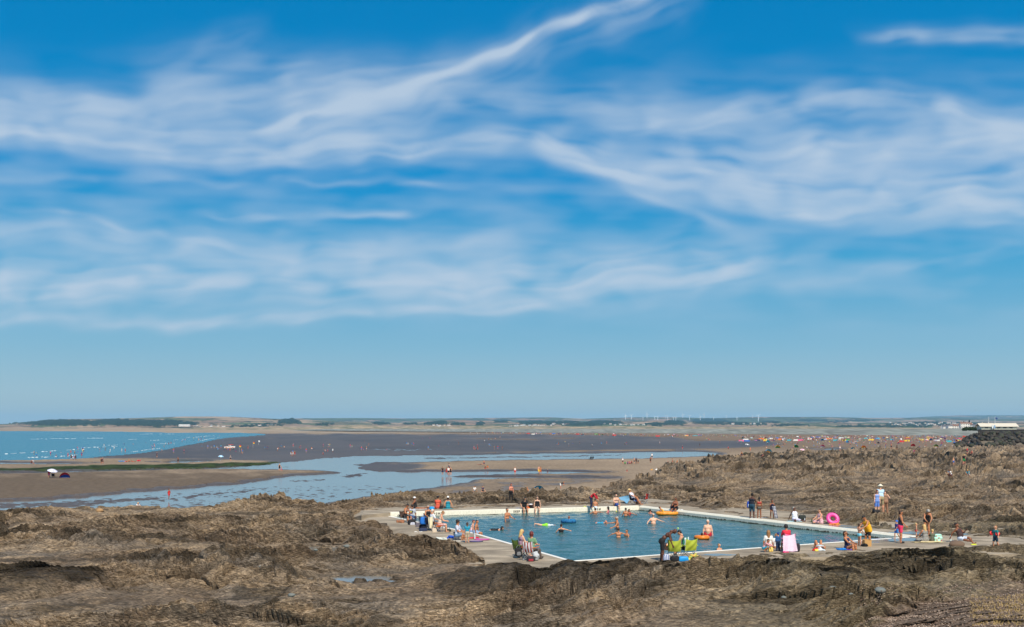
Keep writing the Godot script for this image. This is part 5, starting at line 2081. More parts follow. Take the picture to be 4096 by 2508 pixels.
func where_hand(o: Node3D, h: float, pose_name: String, k: int, look := {}) -> Vector3:
	var pose: Dictionary = (poses[pose_name] as Dictionary).duplicate()
	for e in ["lean", "nod", "arms", "legs"]:
		if look.has(e):
			pose[e] = look[e]
	var j := joints(h, pose, 1.0)
	return o.transform * (j[k].wrist + Vector3(0, -j.low, 0))

# ---------------------------------------------------------------- belongings

func soft(bones: Array, blend: float, cell: float) -> ArrayMesh:
	return net_mesh([[net(bones, blend, cell), Transform3D.IDENTITY]])

# a soft box: rounded corners, slightly slumped, creased
func pillow(w: float, h: float, d: float, e: float) -> ArrayMesh:
	var n := noise(7.0, int(w * 1000.0 + h * 77.0), 2)
	var rows := 15
	var cols := 25
	var pos := PackedVector3Array()
	pos.resize(rows * cols)
	for j in rows:
		var a := (float(j) / (rows - 1) - 0.5) * PI
		for i in cols:
			var b := TAU * i / (cols - 1)
			var ca := signf(cos(a)) * pow(absf(cos(a)), e)
			var x := ca * signf(cos(b)) * pow(absf(cos(b)), e)
			var z := ca * signf(sin(b)) * pow(absf(sin(b)), e)
			var y := signf(sin(a)) * pow(absf(sin(a)), e)
			var k := 1.0 + 0.10 * n.get_noise_3d(x * 0.1, y * 0.1, z * 0.1) - 0.10 * maxf(y, 0.0)
			pos[j * cols + i] = Vector3(x * k * w / 2.0, (y * (1.0 + 0.07 * n.get_noise_2d(x * 0.12, z * 0.12)) + 1.0) * h / 2.0, z * k * d / 2.0)
	return grid_mesh(rows, cols, pos, PackedColorArray(), PackedByteArray(), true)

# a heap of crumpled cloth
func heap_mesh(w: float, d: float, h: float, s: int) -> ArrayMesh:
	var g := RandomNumberGenerator.new()
	g.seed = s
	var b := []
	for i in 9:
		var a := Vector3(g.randf_range(-0.42, 0.42) * w, g.randf_range(0.12, 0.5) * h, g.randf_range(-0.4, 0.4) * d)
		var c := a + Vector3(g.randf_range(-0.3, 0.3) * w, g.randf_range(-0.1, 0.35) * h, g.randf_range(-0.3, 0.3) * d)
		b.append([a, c, g.randf_range(0.14, 0.26) * h + 0.015, g.randf_range(0.10, 0.2) * h + 0.012])
	for i in 5:
		b.append([Vector3((i / 4.0 - 0.5) * w * 0.9, 0.02, g.randf_range(-0.3, 0.3) * d), Vector3((i / 4.0 - 0.5) * w * 0.7, 0.03, g.randf_range(-0.3, 0.3) * d), 0.03, 0.03])
	return soft(b, 0.03, 0.022)

func heap(called: String, label: String, at: Vector3, w: float, d: float, h: float, s: int, mat: Material, category := "towel") -> Node3D:
	var o := part(called, heap_mesh(w, d, h, s), mat, self, Transform3D(Basis.IDENTITY, at))
	tag(o, label, category)
	return o

# a towel lying flat with a little ripple
func flat_towel(label: String, at: Vector3, w: float, d: float, turn: float, mat: Material) -> void:
	var st := begin()
	var n := noise(2.2, int(at.x * 10.0), 2)
	var nx := 10
	var nz := 6
	for j in nz:
		for i in nx:
			var q := []
			for e in [[i, j], [i + 1, j], [i, j + 1], [i + 1, j + 1]]:
				var x := (float(e[0]) / nx - 0.5) * w
				var z := (float(e[1]) / nz - 0.5) * d
				q.append(Vector3(x + n.get_noise_2d(z, 3.0) * 0.06, 0.022 + 0.03 * absf(n.get_noise_2d(x * 2.0, z * 2.0)), z + n.get_noise_2d(x, 8.0) * 0.06))
			for k in [0, 1, 2, 1, 3, 2]:
				st.add_vertex(q[k])
	var o := part("towel", done(st), mat, self, Transform3D(Basis(Vector3.UP, turn), at))
	tag(o, label, "towel")

func bag(called: String, label: String, at: Vector3, w: float, h: float, d: float, turn: float, mat: Material, handles := true, trim: Material = null) -> Node3D:
	var o := thing(called, label, "bag", at, turn)
	part("body", pillow(w, h, d, 0.42), mat, o)
	if handles:
		var st := begin()
		var prev := Vector3(-w * 0.28, h - 0.02, 0)
		for i in range(1, 9):
			var a := PI * i / 8.0
			var p := Vector3(-cos(a) * w * 0.28, h - 0.02 + sin(a) * 0.13, 0)
			tube(st, prev, p, 0.012, 0.012, 6)
			prev = p
		part("handle", done(st), trim if trim else mat, o)
	if trim:
		part("pocket", pillow(w * 0.62, h * 0.46, d * 0.4, 0.4), trim, o, Transform3D(Basis.IDENTITY, Vector3(0, h * 0.1, d * 0.38)))
	return o

func bottle(label: String, at: Vector3, tall: float, mat: Material, cap: Material) -> void:
	var o := thing("bottle", label, "bottle", at)
	var st := begin()
	var r := tall * 0.15
	var prof := [[0.0, 0.9], [0.05, 1.0], [0.6, 1.0], [0.78, 0.55], [0.86, 0.36], [0.9, 0.36]]
	for i in prof.size() - 1:
		tube(st, Vector3(0, prof[i][0] * tall, 0), Vector3(0, prof[i + 1][0] * tall, 0), prof[i][1] * r, prof[i + 1][1] * r, 12)
	part("body", done(st), mat, o)
	st = begin()
	tube(st, Vector3(0, 0.9 * tall, 0), Vector3(0, tall, 0), 0.42 * r, 0.42 * r, 10)
	part("cap", done(st), cap, o)

# a folding camp chair facing +Z: seat 0.42 high, back to 0.9
func camp_chair(label: String, at: Vector3, yaw: float, cloth: Material, frame: Material, s := 1.0, back_cloth: Material = null, arms: Material = null) -> Node3D:
	var o := thing("camp_chair", label, "folding chair", at, deg_to_rad(yaw))
	var w := 0.27
	var st := begin()
	var f := [Vector3(-w, 0, 0.24), Vector3(w, 0, 0.24), Vector3(-w, 0, -0.24), Vector3(w, 0, -0.24)]
	var t := [Vector3(-w, 0.44, 0.24), Vector3(w, 0.44, 0.24), Vector3(-w, 0.40, -0.22), Vector3(w, 0.40, -0.22)]
	for e in [[0, 1], [1, 0], [2, 3], [3, 2], [0, 2], [2, 0], [1, 3], [3, 1]]:
		var q := begin()
		tube(q, f[e[0]] * s, t[e[1]] * s, 0.013, 0.013, 7)
		tube(q, f[e[0]] * s, (f[e[0]] + Vector3(0, 0.03, 0)) * s, 0.024, 0.02, 7)
		part("leg", done(q), frame, o)
	for sd in [-1.0, 1.0]:
		var q := begin()
		tube(q, Vector3(sd * w, 0.36, -0.22) * s, Vector3(sd * (w + 0.02), 0.93, -0.34) * s, 0.012, 0.012, 7)
		part("back_post", done(q), frame, o)
		q = begin()
		tube(q, Vector3(sd * w, 0.44, 0.24) * s, Vector3(sd * (w + 0.02), 0.62, 0.24) * s, 0.011, 0.011, 7)
		part("arm_post", done(q), frame, o)
		q = begin()
		box(q, Vector3(sd * (w + 0.02), 0.63, -0.02) * s, Vector3(0.07, 0.025, 0.58) * s)
		part("armrest", done(q), arms if arms else cloth, o)
	# seat and back sag a little between the tubes
	for which in 2:
		st = begin()
		var n := 8
		for a in n:
			for b in n:
				var q := []
				for e in [[a, b], [a + 1, b], [a, b + 1], [a + 1, b + 1]]:
					var x := float(e[0]) / n * 2.0 - 1.0
					var y := float(e[1]) / n
					var dip := (1.0 - x * x) * sin(PI * y)
					if which == 0:
						q.append(Vector3(x * w, lerpf(0.40, 0.44, y) - 0.05 * dip, lerpf(-0.22, 0.25, y)) * s)
					else:
						q.append(Vector3(x * (w + 0.012), lerpf(0.40, 0.93 - 0.07 * (1.0 - x * x), y), lerpf(-0.23, -0.34, y) - 0.05 * dip + 0.012 * sin(x * 5.0 + y * 9.0)) * s)
				for k in [0, 1, 2, 1, 3, 2]:
					st.add_vertex(q[k])
		part("seat" if which == 0 else "backrest", done(st), cloth if which == 0 or back_cloth == null else back_cloth, o)
	return o

func ring_mesh(r: float, t: float, squash := 0.85) -> Mesh:
	var m := TorusMesh.new()
	m.inner_radius = r - t
	m.outer_radius = r + t
	m.rings = 40
	m.ring_segments = 18
	return m

func swim_ring(label: String, at: Transform3D, r: float, t: float, mat: Material) -> Node3D:
	var o := thing("swim_ring", label, "inflatable ring")
	o.transform = at
	part("ring", ring_mesh(r, t), mat, o)
	var st := begin()
	tube(st, Vector3(r, t * 0.9, 0), Vector3(r, t * 0.9 + 0.03, 0), 0.012, 0.01, 8)
	part("valve", done(st), rgb(230, 230, 230), o)
	return o

func board(label: String, at: Vector3, turn: float, l: float, w: float, top: Material, under: Material) -> void:
	var o := thing("bodyboard", label, "bodyboard", at, turn)
	for which in 2:
		var st := begin()
		var n := 20
		var rim := []
		for i in n + 1:
			var a := TAU * i / n
			var c := cos(a)
			rim.append(Vector3(signf(c) * pow(absf(c), 0.7) * l / 2.0, 0.02 * absf(c) * absf(c) if c > 0 else 0.0, sin(a) * w / 2.0 * (1.0 - 0.18 * clampf(c, 0, 1))))
		var y := 0.062 if which == 0 else 0.012
		for i in n:
			var a: Vector3 = rim[i] + Vector3(0, y, 0)
			var b: Vector3 = rim[i + 1] + Vector3(0, y, 0)
			for p in [Vector3(0, y, 0), a, b]:
				st.add_vertex(p)
			if which == 1:
				var d := Vector3(0, 0.05, 0)
				for p in [a, a + d, b, b, a + d, b + d]:
					st.add_vertex(p)
		part("deck" if which == 0 else "underside", done(st), top if which == 0 else under, o)

func dinghy(label: String, at: Vector3, turn: float) -> void:
	var o := thing("inflatable_boat", label, "inflatable boat", at, turn)
	var orange := rgb(232, 150, 44, 0.4)
	var navy := rgb(30, 42, 96, 0.4)
	var b := []
	var n := 20
	var p := []
	for i in n:
		var a := TAU * i / n
		p.append(Vector3(cos(a) * 0.62 + (0.10 if cos(a) > 0 else -0.10), 0.16, sin(a) * 0.34))
	for i in n:
		b.append([p[i], p[(i + 1) % n], 0.13, 0.13])
	part("hull", soft(b, 0.05, 0.03), orange, o)
	part("floor", soft([[Vector3(-0.4, 0.06, 0), Vector3(0.4, 0.06, 0), 0.08, 0.08], [Vector3(-0.4, 0.06, 0.18), Vector3(0.4, 0.06, 0.18), 0.07, 0.07], [Vector3(-0.4, 0.06, -0.18), Vector3(0.4, 0.06, -0.18), 0.07, 0.07]], 0.05, 0.03), navy, o)
	part("bow_cover", soft([[Vector3(0.42, 0.24, -0.2), Vector3(0.42, 0.24, 0.2), 0.09, 0.09], [Vector3(0.62, 0.25, -0.1), Vector3(0.62, 0.25, 0.1), 0.08, 0.08]], 0.05, 0.03), navy, o)

# a cloth hung between two points
func drape(called: String, label: String, corners: Array, mat: Material, sag := 0.03) -> void:
	var st := begin()
	var nx := 10
	var ny := 12
	var nrm: Vector3 = (corners[1] - corners[0]).cross(corners[2] - corners[0]).normalized()
	for j in ny:
		for i in nx:
			var q := []
			for e in [[i, j], [i + 1, j], [i, j + 1], [i + 1, j + 1]]:
				var x := float(e[0]) / nx
				var y := float(e[1]) / ny
				var p: Vector3 = (corners[0] as Vector3).lerp(corners[1], x).lerp((corners[2] as Vector3).lerp(corners[3], x), y)
				q.append(p + nrm * (sin(x * 9.0 + y * 2.0) * sag * (0.3 + y)) - Vector3(0, sin(PI * x) * sag * (1.0 - y), 0))
			for k in [0, 1, 2, 1, 3, 2]:
				st.add_vertex(q[k])
	var o := part(called, done(st), mat, self)
	tag(o, label, "towel")

# ---------------------------------------------------------------- the people and things round the pool

func dk(u: float, v: float) -> Vector3:
	var drop := 0.0
	if v > 2045.0 and u < 2290.0:
		drop = lerpf(0.28, 0.10, clampf((u - 1557.0) / 342.0, 0.0, 1.0)) if u < 1899.0 else lerpf(0.10, 0.0, (u - 1899.0) / 391.0)
	return on(u, v, DECK - drop)

func wt(u: float, v: float) -> Vector3:
	return on(u, v, POOL)

func far_deck() -> void:
	var black := rgb(24, 24, 28, 0.8)
	var navy := rgb(30, 36, 66, 0.8)
	var grey := rgb(150, 154, 160, 0.5)
	# beyond the deep end
	person("person in a white cap and black swimsuit sitting left of the blue heap", dk(1662, 2036), 78, 1.66, "floor", {"skin": "brown", "hair": "bob dark", "hat": ["cap", rgb(238, 238, 236)], "wear": [["swimsuit", black]], "lean": -6, "turn": -30})
	flat_towel("pale towel under the person in the white cap on the far deck", dk(1685, 2038), 1.6, 0.7, 0.1, rgb(214, 206, 198))
	heap("towel", "bright blue crumpled towel heap on the far deck beside the orange shirt", dk(1722, 2038), 0.58, 0.4, 0.34, 4, rgb(30, 150, 214))
	person("person in an orange-red shirt and dark cap sitting on the far deck", dk(1751, 2034), 176, 1.72, "cross", {"skin": "tan", "hair": "short dark", "hat": ["cap", black], "wear": [["tee", rgb(206, 84, 58)], ["shorts", rgb(196, 78, 60)]], "lean": 8})
	bag("rucksack", "small black bag on the far deck between the orange shirt and the turquoise swimsuit", dk(1768, 2035), 0.42, 0.26, 0.24, 0.2, black)
	person("person in a turquoise swimsuit and white cap leaning back on the far deck", dk(1792, 2034), 184, 1.70, "floor", {"skin": "tan", "hair": "bob brown", "hat": ["cap", rgb(240, 240, 238)], "wear": [["swimsuit", rgb(24, 138, 160)]], "lean": -8, "arms": [-30, 22, -26, 18, -30, 22, -26, 18]})
	flat_towel("thin turquoise towel under the turquoise swimsuit on the far deck", dk(1792, 2036), 0.8, 0.5, 0.0, rgb(90, 170, 180))
	# sitting on the wall by the lettering
	person("person with long dark hair and black shirt sitting over the deep end lettering", Vector3(0, 0, 0) + on_wall(2100) + Vector3(0, 0.014, 0), 14, 1.68, "hang", {"skin": "fair", "hair": "long dark", "wear": [["tee", black], ["trunks", black]], "lean": 16, "nod": 34, "arms": [-6, 34, 34, -14, 26, 10, 66, -10]})
	part_print(Vector3.ZERO)
	flat_towel("blue towel on the wall beside the black shirt", on_wall(2092) + Vector3(0, 0.016, -0.25), 1.0, 0.35, -0.1, rgb(62, 118, 176))
	heap("towel", "small orange cloth lying by the lap of the person in the black shirt", on_wall(2114) + Vector3(0, 0.02, -0.18), 0.24, 0.2, 0.2, 8, rgb(238, 112, 40))
	bag("beach_bag", "dark red beach bag with a white cloth between two people on the wall", dk(2123, 2033), 0.52, 0.32, 0.3, 0.1, rgb(70, 34, 32), true, black)
	heap("towel", "white cloth spilling from the beach bag by the deep end", dk(2122, 2034) + Vector3(0, 0.30, 0), 0.3, 0.2, 0.1, 9, rgb(238, 238, 240))
	person("person in a black swimsuit and swim goggles sitting on the deep end wall, arms straight", on_wall(2152) + Vector3(0, 0.014, 0), -2, 1.66, "hang", {"skin": "pale", "hair": "bun brown", "wear": [["swimsuit", black]], "shades": true, "lean": 2, "arms": [-4, 16, 4, 4, -4, 16, 4, 4]})
	# by the shallow marking
	person("person in a red long sleeved top bending over behind the boy climbing out", dk(2364, 2031), 66, 1.52, "bend", {"skin": "fair", "hair": "short brown", "wear": [["long_tee", rgb(186, 26, 44)], ["trousers", navy]], "lean": 46, "arms": [30, 8, 34, -4, 26, 8, 30, -4]})
	person("boy in pale shorts climbing out over the wall, back to the pool", wt(2381, 2045), 178, 1.46, "push", {"skin": "tan", "hair": "crop brown", "wear": [["trunks", rgb(206, 222, 236)]], "lean": 10}, 0.50)
	heap("flipper", "yellow-green swim fin lying on the far deck left of the red top", dk(2342, 2027), 0.35, 0.16, 0.06, 12, rgb(206, 214, 96), "swim fin")
	heap("towel", "small white cloth on the far deck left of the red top", dk(2354, 2028), 0.3, 0.2, 0.09, 13, rgb(226, 222, 210))
	person("person in blue shorts sitting on the far wall with one knee drawn up", on_wall(2467) + Vector3(0, 0.014, 0), 4, 1.78, "hangknee", {"skin": "pale", "hair": "crop dark", "wear": [["trunks", rgb(28, 66, 142)]], "nod": 16})
	# the couple with chairs at the corner
	person("person in a straw hat reclining on the far corner of the deck with knees up", dk(2533, 2018) + Vector3(0, 0.36, 0), 62, 1.74, "knees", {"skin": "tan", "hair": "short brown", "hat": ["sunhat", rgb(214, 182, 128)], "wear": [["tee", rgb(222, 222, 232)], ["trunks", navy]], "lean": -26, "legs": [104, 8, 30, 2, 70, 8, 40, 2]})
	camp_chair("dark folding chair under the person in the straw hat", dk(2533, 2018), 62, rgb(34, 36, 46), grey, 0.9)
	flat_towel("bright blue towel hanging beside the straw hat's chair", dk(2540, 2019) + Vector3(0, 0.3, 0.2), 0.2, 0.5, 0.3, rgb(34, 120, 206))
	camp_chair("red backed folding chair facing the straw hat at the far corner", dk(2577, 2015), -70, rgb(38, 36, 40), grey, 0.95, rgb(204, 60, 38))
	bag("beach_bag", "brown bag under the chairs at the far corner of the deck", dk(2549, 2018), 0.45, 0.28, 0.3, 0.0, rgb(84, 62, 50))
	var tarp := on(2505, 2012, DECK)
	drape("windbreak", "pale blue cloth sloping to the deck behind the straw hat", [tarp + Vector3(0.35, 0.72, 0), tarp + Vector3(0.55, 0.5, -0.7), tarp + Vector3(-0.65, 0.42, 0.1), tarp + Vector3(0.0, 0.02, 0.4)], rgb(104, 156, 190), 0.04)

func part_print(_p: Vector3) -> void:
	pass

# the top of the deep end wall on a bearing
func on_wall(u: float) -> Vector3:
	var ab := (pb - pa).normalized()
	var r := (u - UC) / FOC
	var t := (r * -pa.z - pa.x) / (ab.x + r * ab.z)
	return pa + ab * t + plan_out(pa, pb) * 0.16

func right_wall_point(u: float) -> Vector3:
	var ab := (pc - pb).normalized()
	var r := (u - UC) / FOC
	var t := (r * -pb.z - pb.x) / (ab.x + r * ab.z)
	return pb + ab * t + plan_out(pb, pc) * 0.16

func left_cluster() -> void:
	var black := rgb(24, 24, 28, 0.8)
	var navy := rgb(26, 34, 64, 0.8)
	var steel := rgb(140, 144, 150, 0.35)
	person("person in dark shorts sitting by the low corner of the pool, looking down", dk(1620, 2092) + Vector3(0, 0.40, 0), 52, 1.7, "lap", {"skin": "tan", "hair": "bun dark", "wear": [["bra", rgb(150, 110, 96)], ["shorts", rgb(40, 34, 36)]], "lean": 16, "nod": 40, "legs": [82, 8, 10, 3, 80, 12, -6, 4]})
	camp_chair("brown folding chair under the person in dark shorts at the low corner", dk(1620, 2092), 52, rgb(86, 66, 54), steel, 0.92)
	var p := person("person in a grey shirt with a square back print sitting on the pool edge", dk(1648, 2073), 168, 1.76, "hang", {"skin": "brown", "hair": "crop dark", "wear": [["tee", rgb(176, 182, 192)], ["trousers", rgb(64, 88, 128)]], "lean": 8})
	var st := begin()
	box(st, Vector3(0, 0.50, -0.165), Vector3(0.24, 0.17, 0.03))
	var pr := part("shirt_print", done(st), rgb(40, 46, 48), p)
	st = begin()
	box(st, Vector3(0.01, 0.50, -0.178), Vector3(0.10, 0.08, 0.02))
	part("shirt_print", done(st), rgb(214, 206, 96), pr)
	bag("rucksack", "black rucksack with a white patterned pocket beside the person in dark shorts", dk(1648, 2102), 0.54, 0.42, 0.36, 0.3, black, true, pattern("white pocket", "floral", Color8(228, 230, 236), Color8(70, 90, 140), 4.0))
	heap("towel", "tan crumpled towel behind the legs of the person in dark shorts", dk(1600, 2095), 0.5, 0.4, 0.34, 21, rgb(150, 98, 66))
	# the pair in chairs and their belongings
	person("person with grey hair and a black strapless top sitting in a chair, facing the photographer", dk(1713, 2104) + Vector3(0, 0.40, 0), 16, 1.68, "lap", {"skin": "tan", "hair": "crop grey", "wear": [["swimsuit", black]], "shades": true, "lean": -4, "nod": 4})
	camp_chair("black folding chair under the grey haired person in the strapless top", dk(1713, 2104), 16, rgb(30, 30, 34), steel, 0.92)
	camp_chair("blue folding chair hung with a blue bag, back to the photographer", dk(1701, 2120), 150, rgb(40, 92, 148), steel, 1.0, rgb(58, 78, 104))
	bag("beach_bag", "bright blue bag hanging on the back of the blue folding chair", dk(1694, 2123) + Vector3(0, 0.42, 0.1), 0.42, 0.46, 0.2, 0.2, rgb(24, 112, 204), true)
	bag("rucksack", "big black bag on the ground below the hanging blue bag", dk(1692, 2122), 0.5, 0.40, 0.34, -0.2, black)
	bag("rucksack", "grey checked bag left of the big black bag", dk(1671, 2112), 0.3, 0.36, 0.22, 0.1, pattern("check", "dots", Color8(86, 82, 92), Color8(150, 146, 160), 7.0))
	bag("holdall", "navy holdall lying in front of the blue folding chair", dk(1693, 2128), 0.52, 0.26, 0.28, 0.1, rgb(30, 44, 78))
	heap("towel", "white cloth on the deck beside the navy holdall", dk(1673, 2131), 0.36, 0.24, 0.12, 23, rgb(236, 234, 228))
	person("grey haired person in a white shirt in a navy chair with cream towel", dk(1727, 2124) + Vector3(0, 0.40, 0), 118, 1.74, "lap", {"skin": "fair", "hair": "crop white", "wear": [["tee", rgb(226, 230, 234)], ["shorts", navy]], "lean": 6})
	camp_chair("navy folding chair under the person in the white shirt", dk(1725, 2124), 124, navy, steel, 1.0)
	var c := dk(1716, 2126)
	drape("towel", "cream towel hanging down the back of the navy folding chair", [c + Vector3(-0.05, 0.96, 0.12), c + Vector3(0.26, 1.0, 0.2), c + Vector3(0.0, 0.22, 0.22), c + Vector3(0.28, 0.28, 0.30)], rgb(224, 214, 182), 0.05)
	person("person sitting in an orange folding chair, turned to the pool", dk(1758, 2128) + Vector3(0, 0.40, 0), 96, 1.66, "lap", {"skin": "fair", "hair": "short light", "wear": [["vest", rgb(214, 198, 180)], ["shorts", pattern("red white shorts", "floral", Color8(226, 214, 208), Color8(190, 70, 70), 6.0)]], "lean": 14, "nod": 34})
	camp_chair("orange folding chair with wooden arms between the white shirt and the pool edge", dk(1756, 2130), 100, rgb(196, 104, 30), steel, 0.95, null, rgb(178, 110, 50))
	bag("beach_bag", "cream bag under the orange folding chair", dk(1738, 2132), 0.3, 0.3, 0.22, 0.1, rgb(206, 190, 168))
	bag("holdall", "dark green bag on the deck right of the orange folding chair", dk(1793, 2126), 0.36, 0.16, 0.24, 0.1, rgb(38, 48, 36))
	heap("sandals", "brown sandals on the deck in front of the dark green bag", dk(1790, 2131), 0.34, 0.2, 0.06, 24, rgb(104, 84, 66), "sandals")
	# the family with bodyboards
	person("person with dark curly hair, sunglasses and a white print shirt sitting low on the deck", dk(1830, 2162) + Vector3(0, 0.20, 0), 70, 1.7, "lap", {"skin": "tan", "hair": "curly dark", "shades": true, "wear": [["tee", pattern("white print", "floral", Color8(222, 224, 232), Color8(150, 168, 196), 5.0)], ["shorts", rgb(112, 142, 172)]], "lean": 2, "legs": [100, 8, -14, 3, 96, 9, -18, 3], "g": 1.15})
	camp_chair("low dark folding chair under the white print shirt", dk(1828, 2161), 70, rgb(52, 40, 38), steel, 0.55, rgb(80, 54, 44))
	person("child in a turquoise and navy top and beige shorts standing by the bodyboards", dk(1869, 2171), 186, 1.10, "stand", {"skin": "fair", "hair": "pony brown", "wear": [["tee", rgb(20, 140, 172)], ["shorts", rgb(190, 176, 152)]]})
	person("child with red hair in a white and pink top sitting on the pool edge", dk(1886, 2129), 86, 1.34, "hang", {"skin": "fair", "hair": "short red", "wear": [["vest", pattern("pink floral top", "floral", Color8(232, 220, 218), Color8(206, 120, 130), 7.0)], ["trunks", rgb(120, 150, 190)]], "lean": 14})
	person("bare chested boy with dark hair sitting on the pool edge beyond the red haired child", dk(1902, 2134), 70, 1.46, "hang", {"skin": "tan", "hair": "crop dark", "wear": [["trunks", pattern("blue trunks", "floral", Color8(96, 140, 190), Color8(190, 206, 220), 7.0)]], "lean": 10})
	heap("towel", "white patterned towel heap on the deck at the edge of the rock", dk(1768, 2161), 0.7, 0.4, 0.2, 31, pattern("white towel", "floral", Color8(232, 230, 222), Color8(190, 206, 200), 3.0))
	heap("towel", "royal blue towel heap behind the low folding chair", dk(1801, 2155), 0.4, 0.34, 0.26, 32, rgb(24, 82, 190))
	flat_towel("cream and grey patterned towel under the low folding chair", dk(1824, 2166), 1.3, 0.5, 0.1, pattern("cream towel", "floral", Color8(226, 220, 206), Color8(120, 116, 110), 3.0))
	heap("towel", "crimson towel on the deck beyond the pink bodyboard", dk(1897, 2154), 0.62, 0.3, 0.12, 33, rgb(214, 32, 62))
	bottle("clear water bottle standing by the crimson towel", dk(1899, 2156), 0.30, rgb(206, 214, 222, 0.2), rgb(230, 236, 240))
	board("pink bodyboard lying on the deck", dk(1928, 2160), -0.12, 0.88, 0.44, rgb(226, 130, 190, 0.5), rgb(190, 70, 150, 0.5))
	board("blue and pink patterned bodyboard lying in front of the pink one", dk(1905, 2168), -0.15, 0.80, 0.42, pattern("board print", "floral", Color8(70, 130, 190), Color8(214, 110, 170), 4.0), rgb(24, 34, 60))
	# the pair in the foreground chairs
	person("blond person in sunglasses sitting in a green folding chair, reading", dk(2083, 2228) + Vector3(0, 0.42, 0), 116, 1.68, "lap", {"skin": "pale", "hair": "long blond", "shades": true, "wear": [["vest", pattern("floral vest", "floral", Color8(120, 60, 100), Color8(220, 200, 210), 8.0)], ["shorts", rgb(30, 28, 30)]], "lean": 4, "nod": 14})
	camp_chair("olive green folding chair with a black bag on its back", dk(2081, 2229), 122, rgb(104, 124, 44), rgb(60, 62, 60, 0.4), 1.0)
	bag("rucksack", "black bag with a grey stripe hanging behind the olive green folding chair", dk(2073, 2232) + Vector3(0, 0.10, 0.1), 0.34, 0.42, 0.24, 0.3, black, true, rgb(120, 122, 126))
	heap("book", "open paperback in the lap of the blond person", dk(2096, 2229) + Vector3(0, 0.62, 0.05), 0.2, 0.16, 0.05, 41, rgb(226, 222, 214), "book")
	person("person with auburn hair in a sage green shirt sitting in a grey folding chair", dk(2126, 2240) + Vector3(0, 0.42, 0), 140, 1.70, "lap", {"skin": "fair", "hair": "bob red", "wear": [["tee", rgb(116, 156, 118)], ["trousers", pattern("dark print", "floral", Color8(62, 48, 44), Color8(120, 106, 96), 7.0)], ["shoes", rgb(46, 36, 32)]], "lean": 2, "legs": [84, 8, 14, 3, 80, 10, 24, 4]})
	camp_chair("grey and red folding chair with a white patch, back to the photographer", dk(2122, 2242), 150, rgb(88, 92, 104), rgb(150, 154, 158, 0.35), 1.05, pattern("red white back", "bars", Color8(156, 52, 36), Color8(226, 228, 232), 1.6), rgb(206, 110, 44))
	bag("rucksack", "dark bag in the shade under the grey and red folding chair", dk(2124, 2246), 0.4, 0.26, 0.3, 0.0, rgb(40, 34, 44), false, rgb(150, 40, 50))
	heap("cloth", "pale grey cloth hanging beside the grey and red folding chair", dk(2143, 2244) + Vector3(0, 0.05, 0), 0.14, 0.2, 0.5, 43, rgb(186, 190, 194), "cloth")

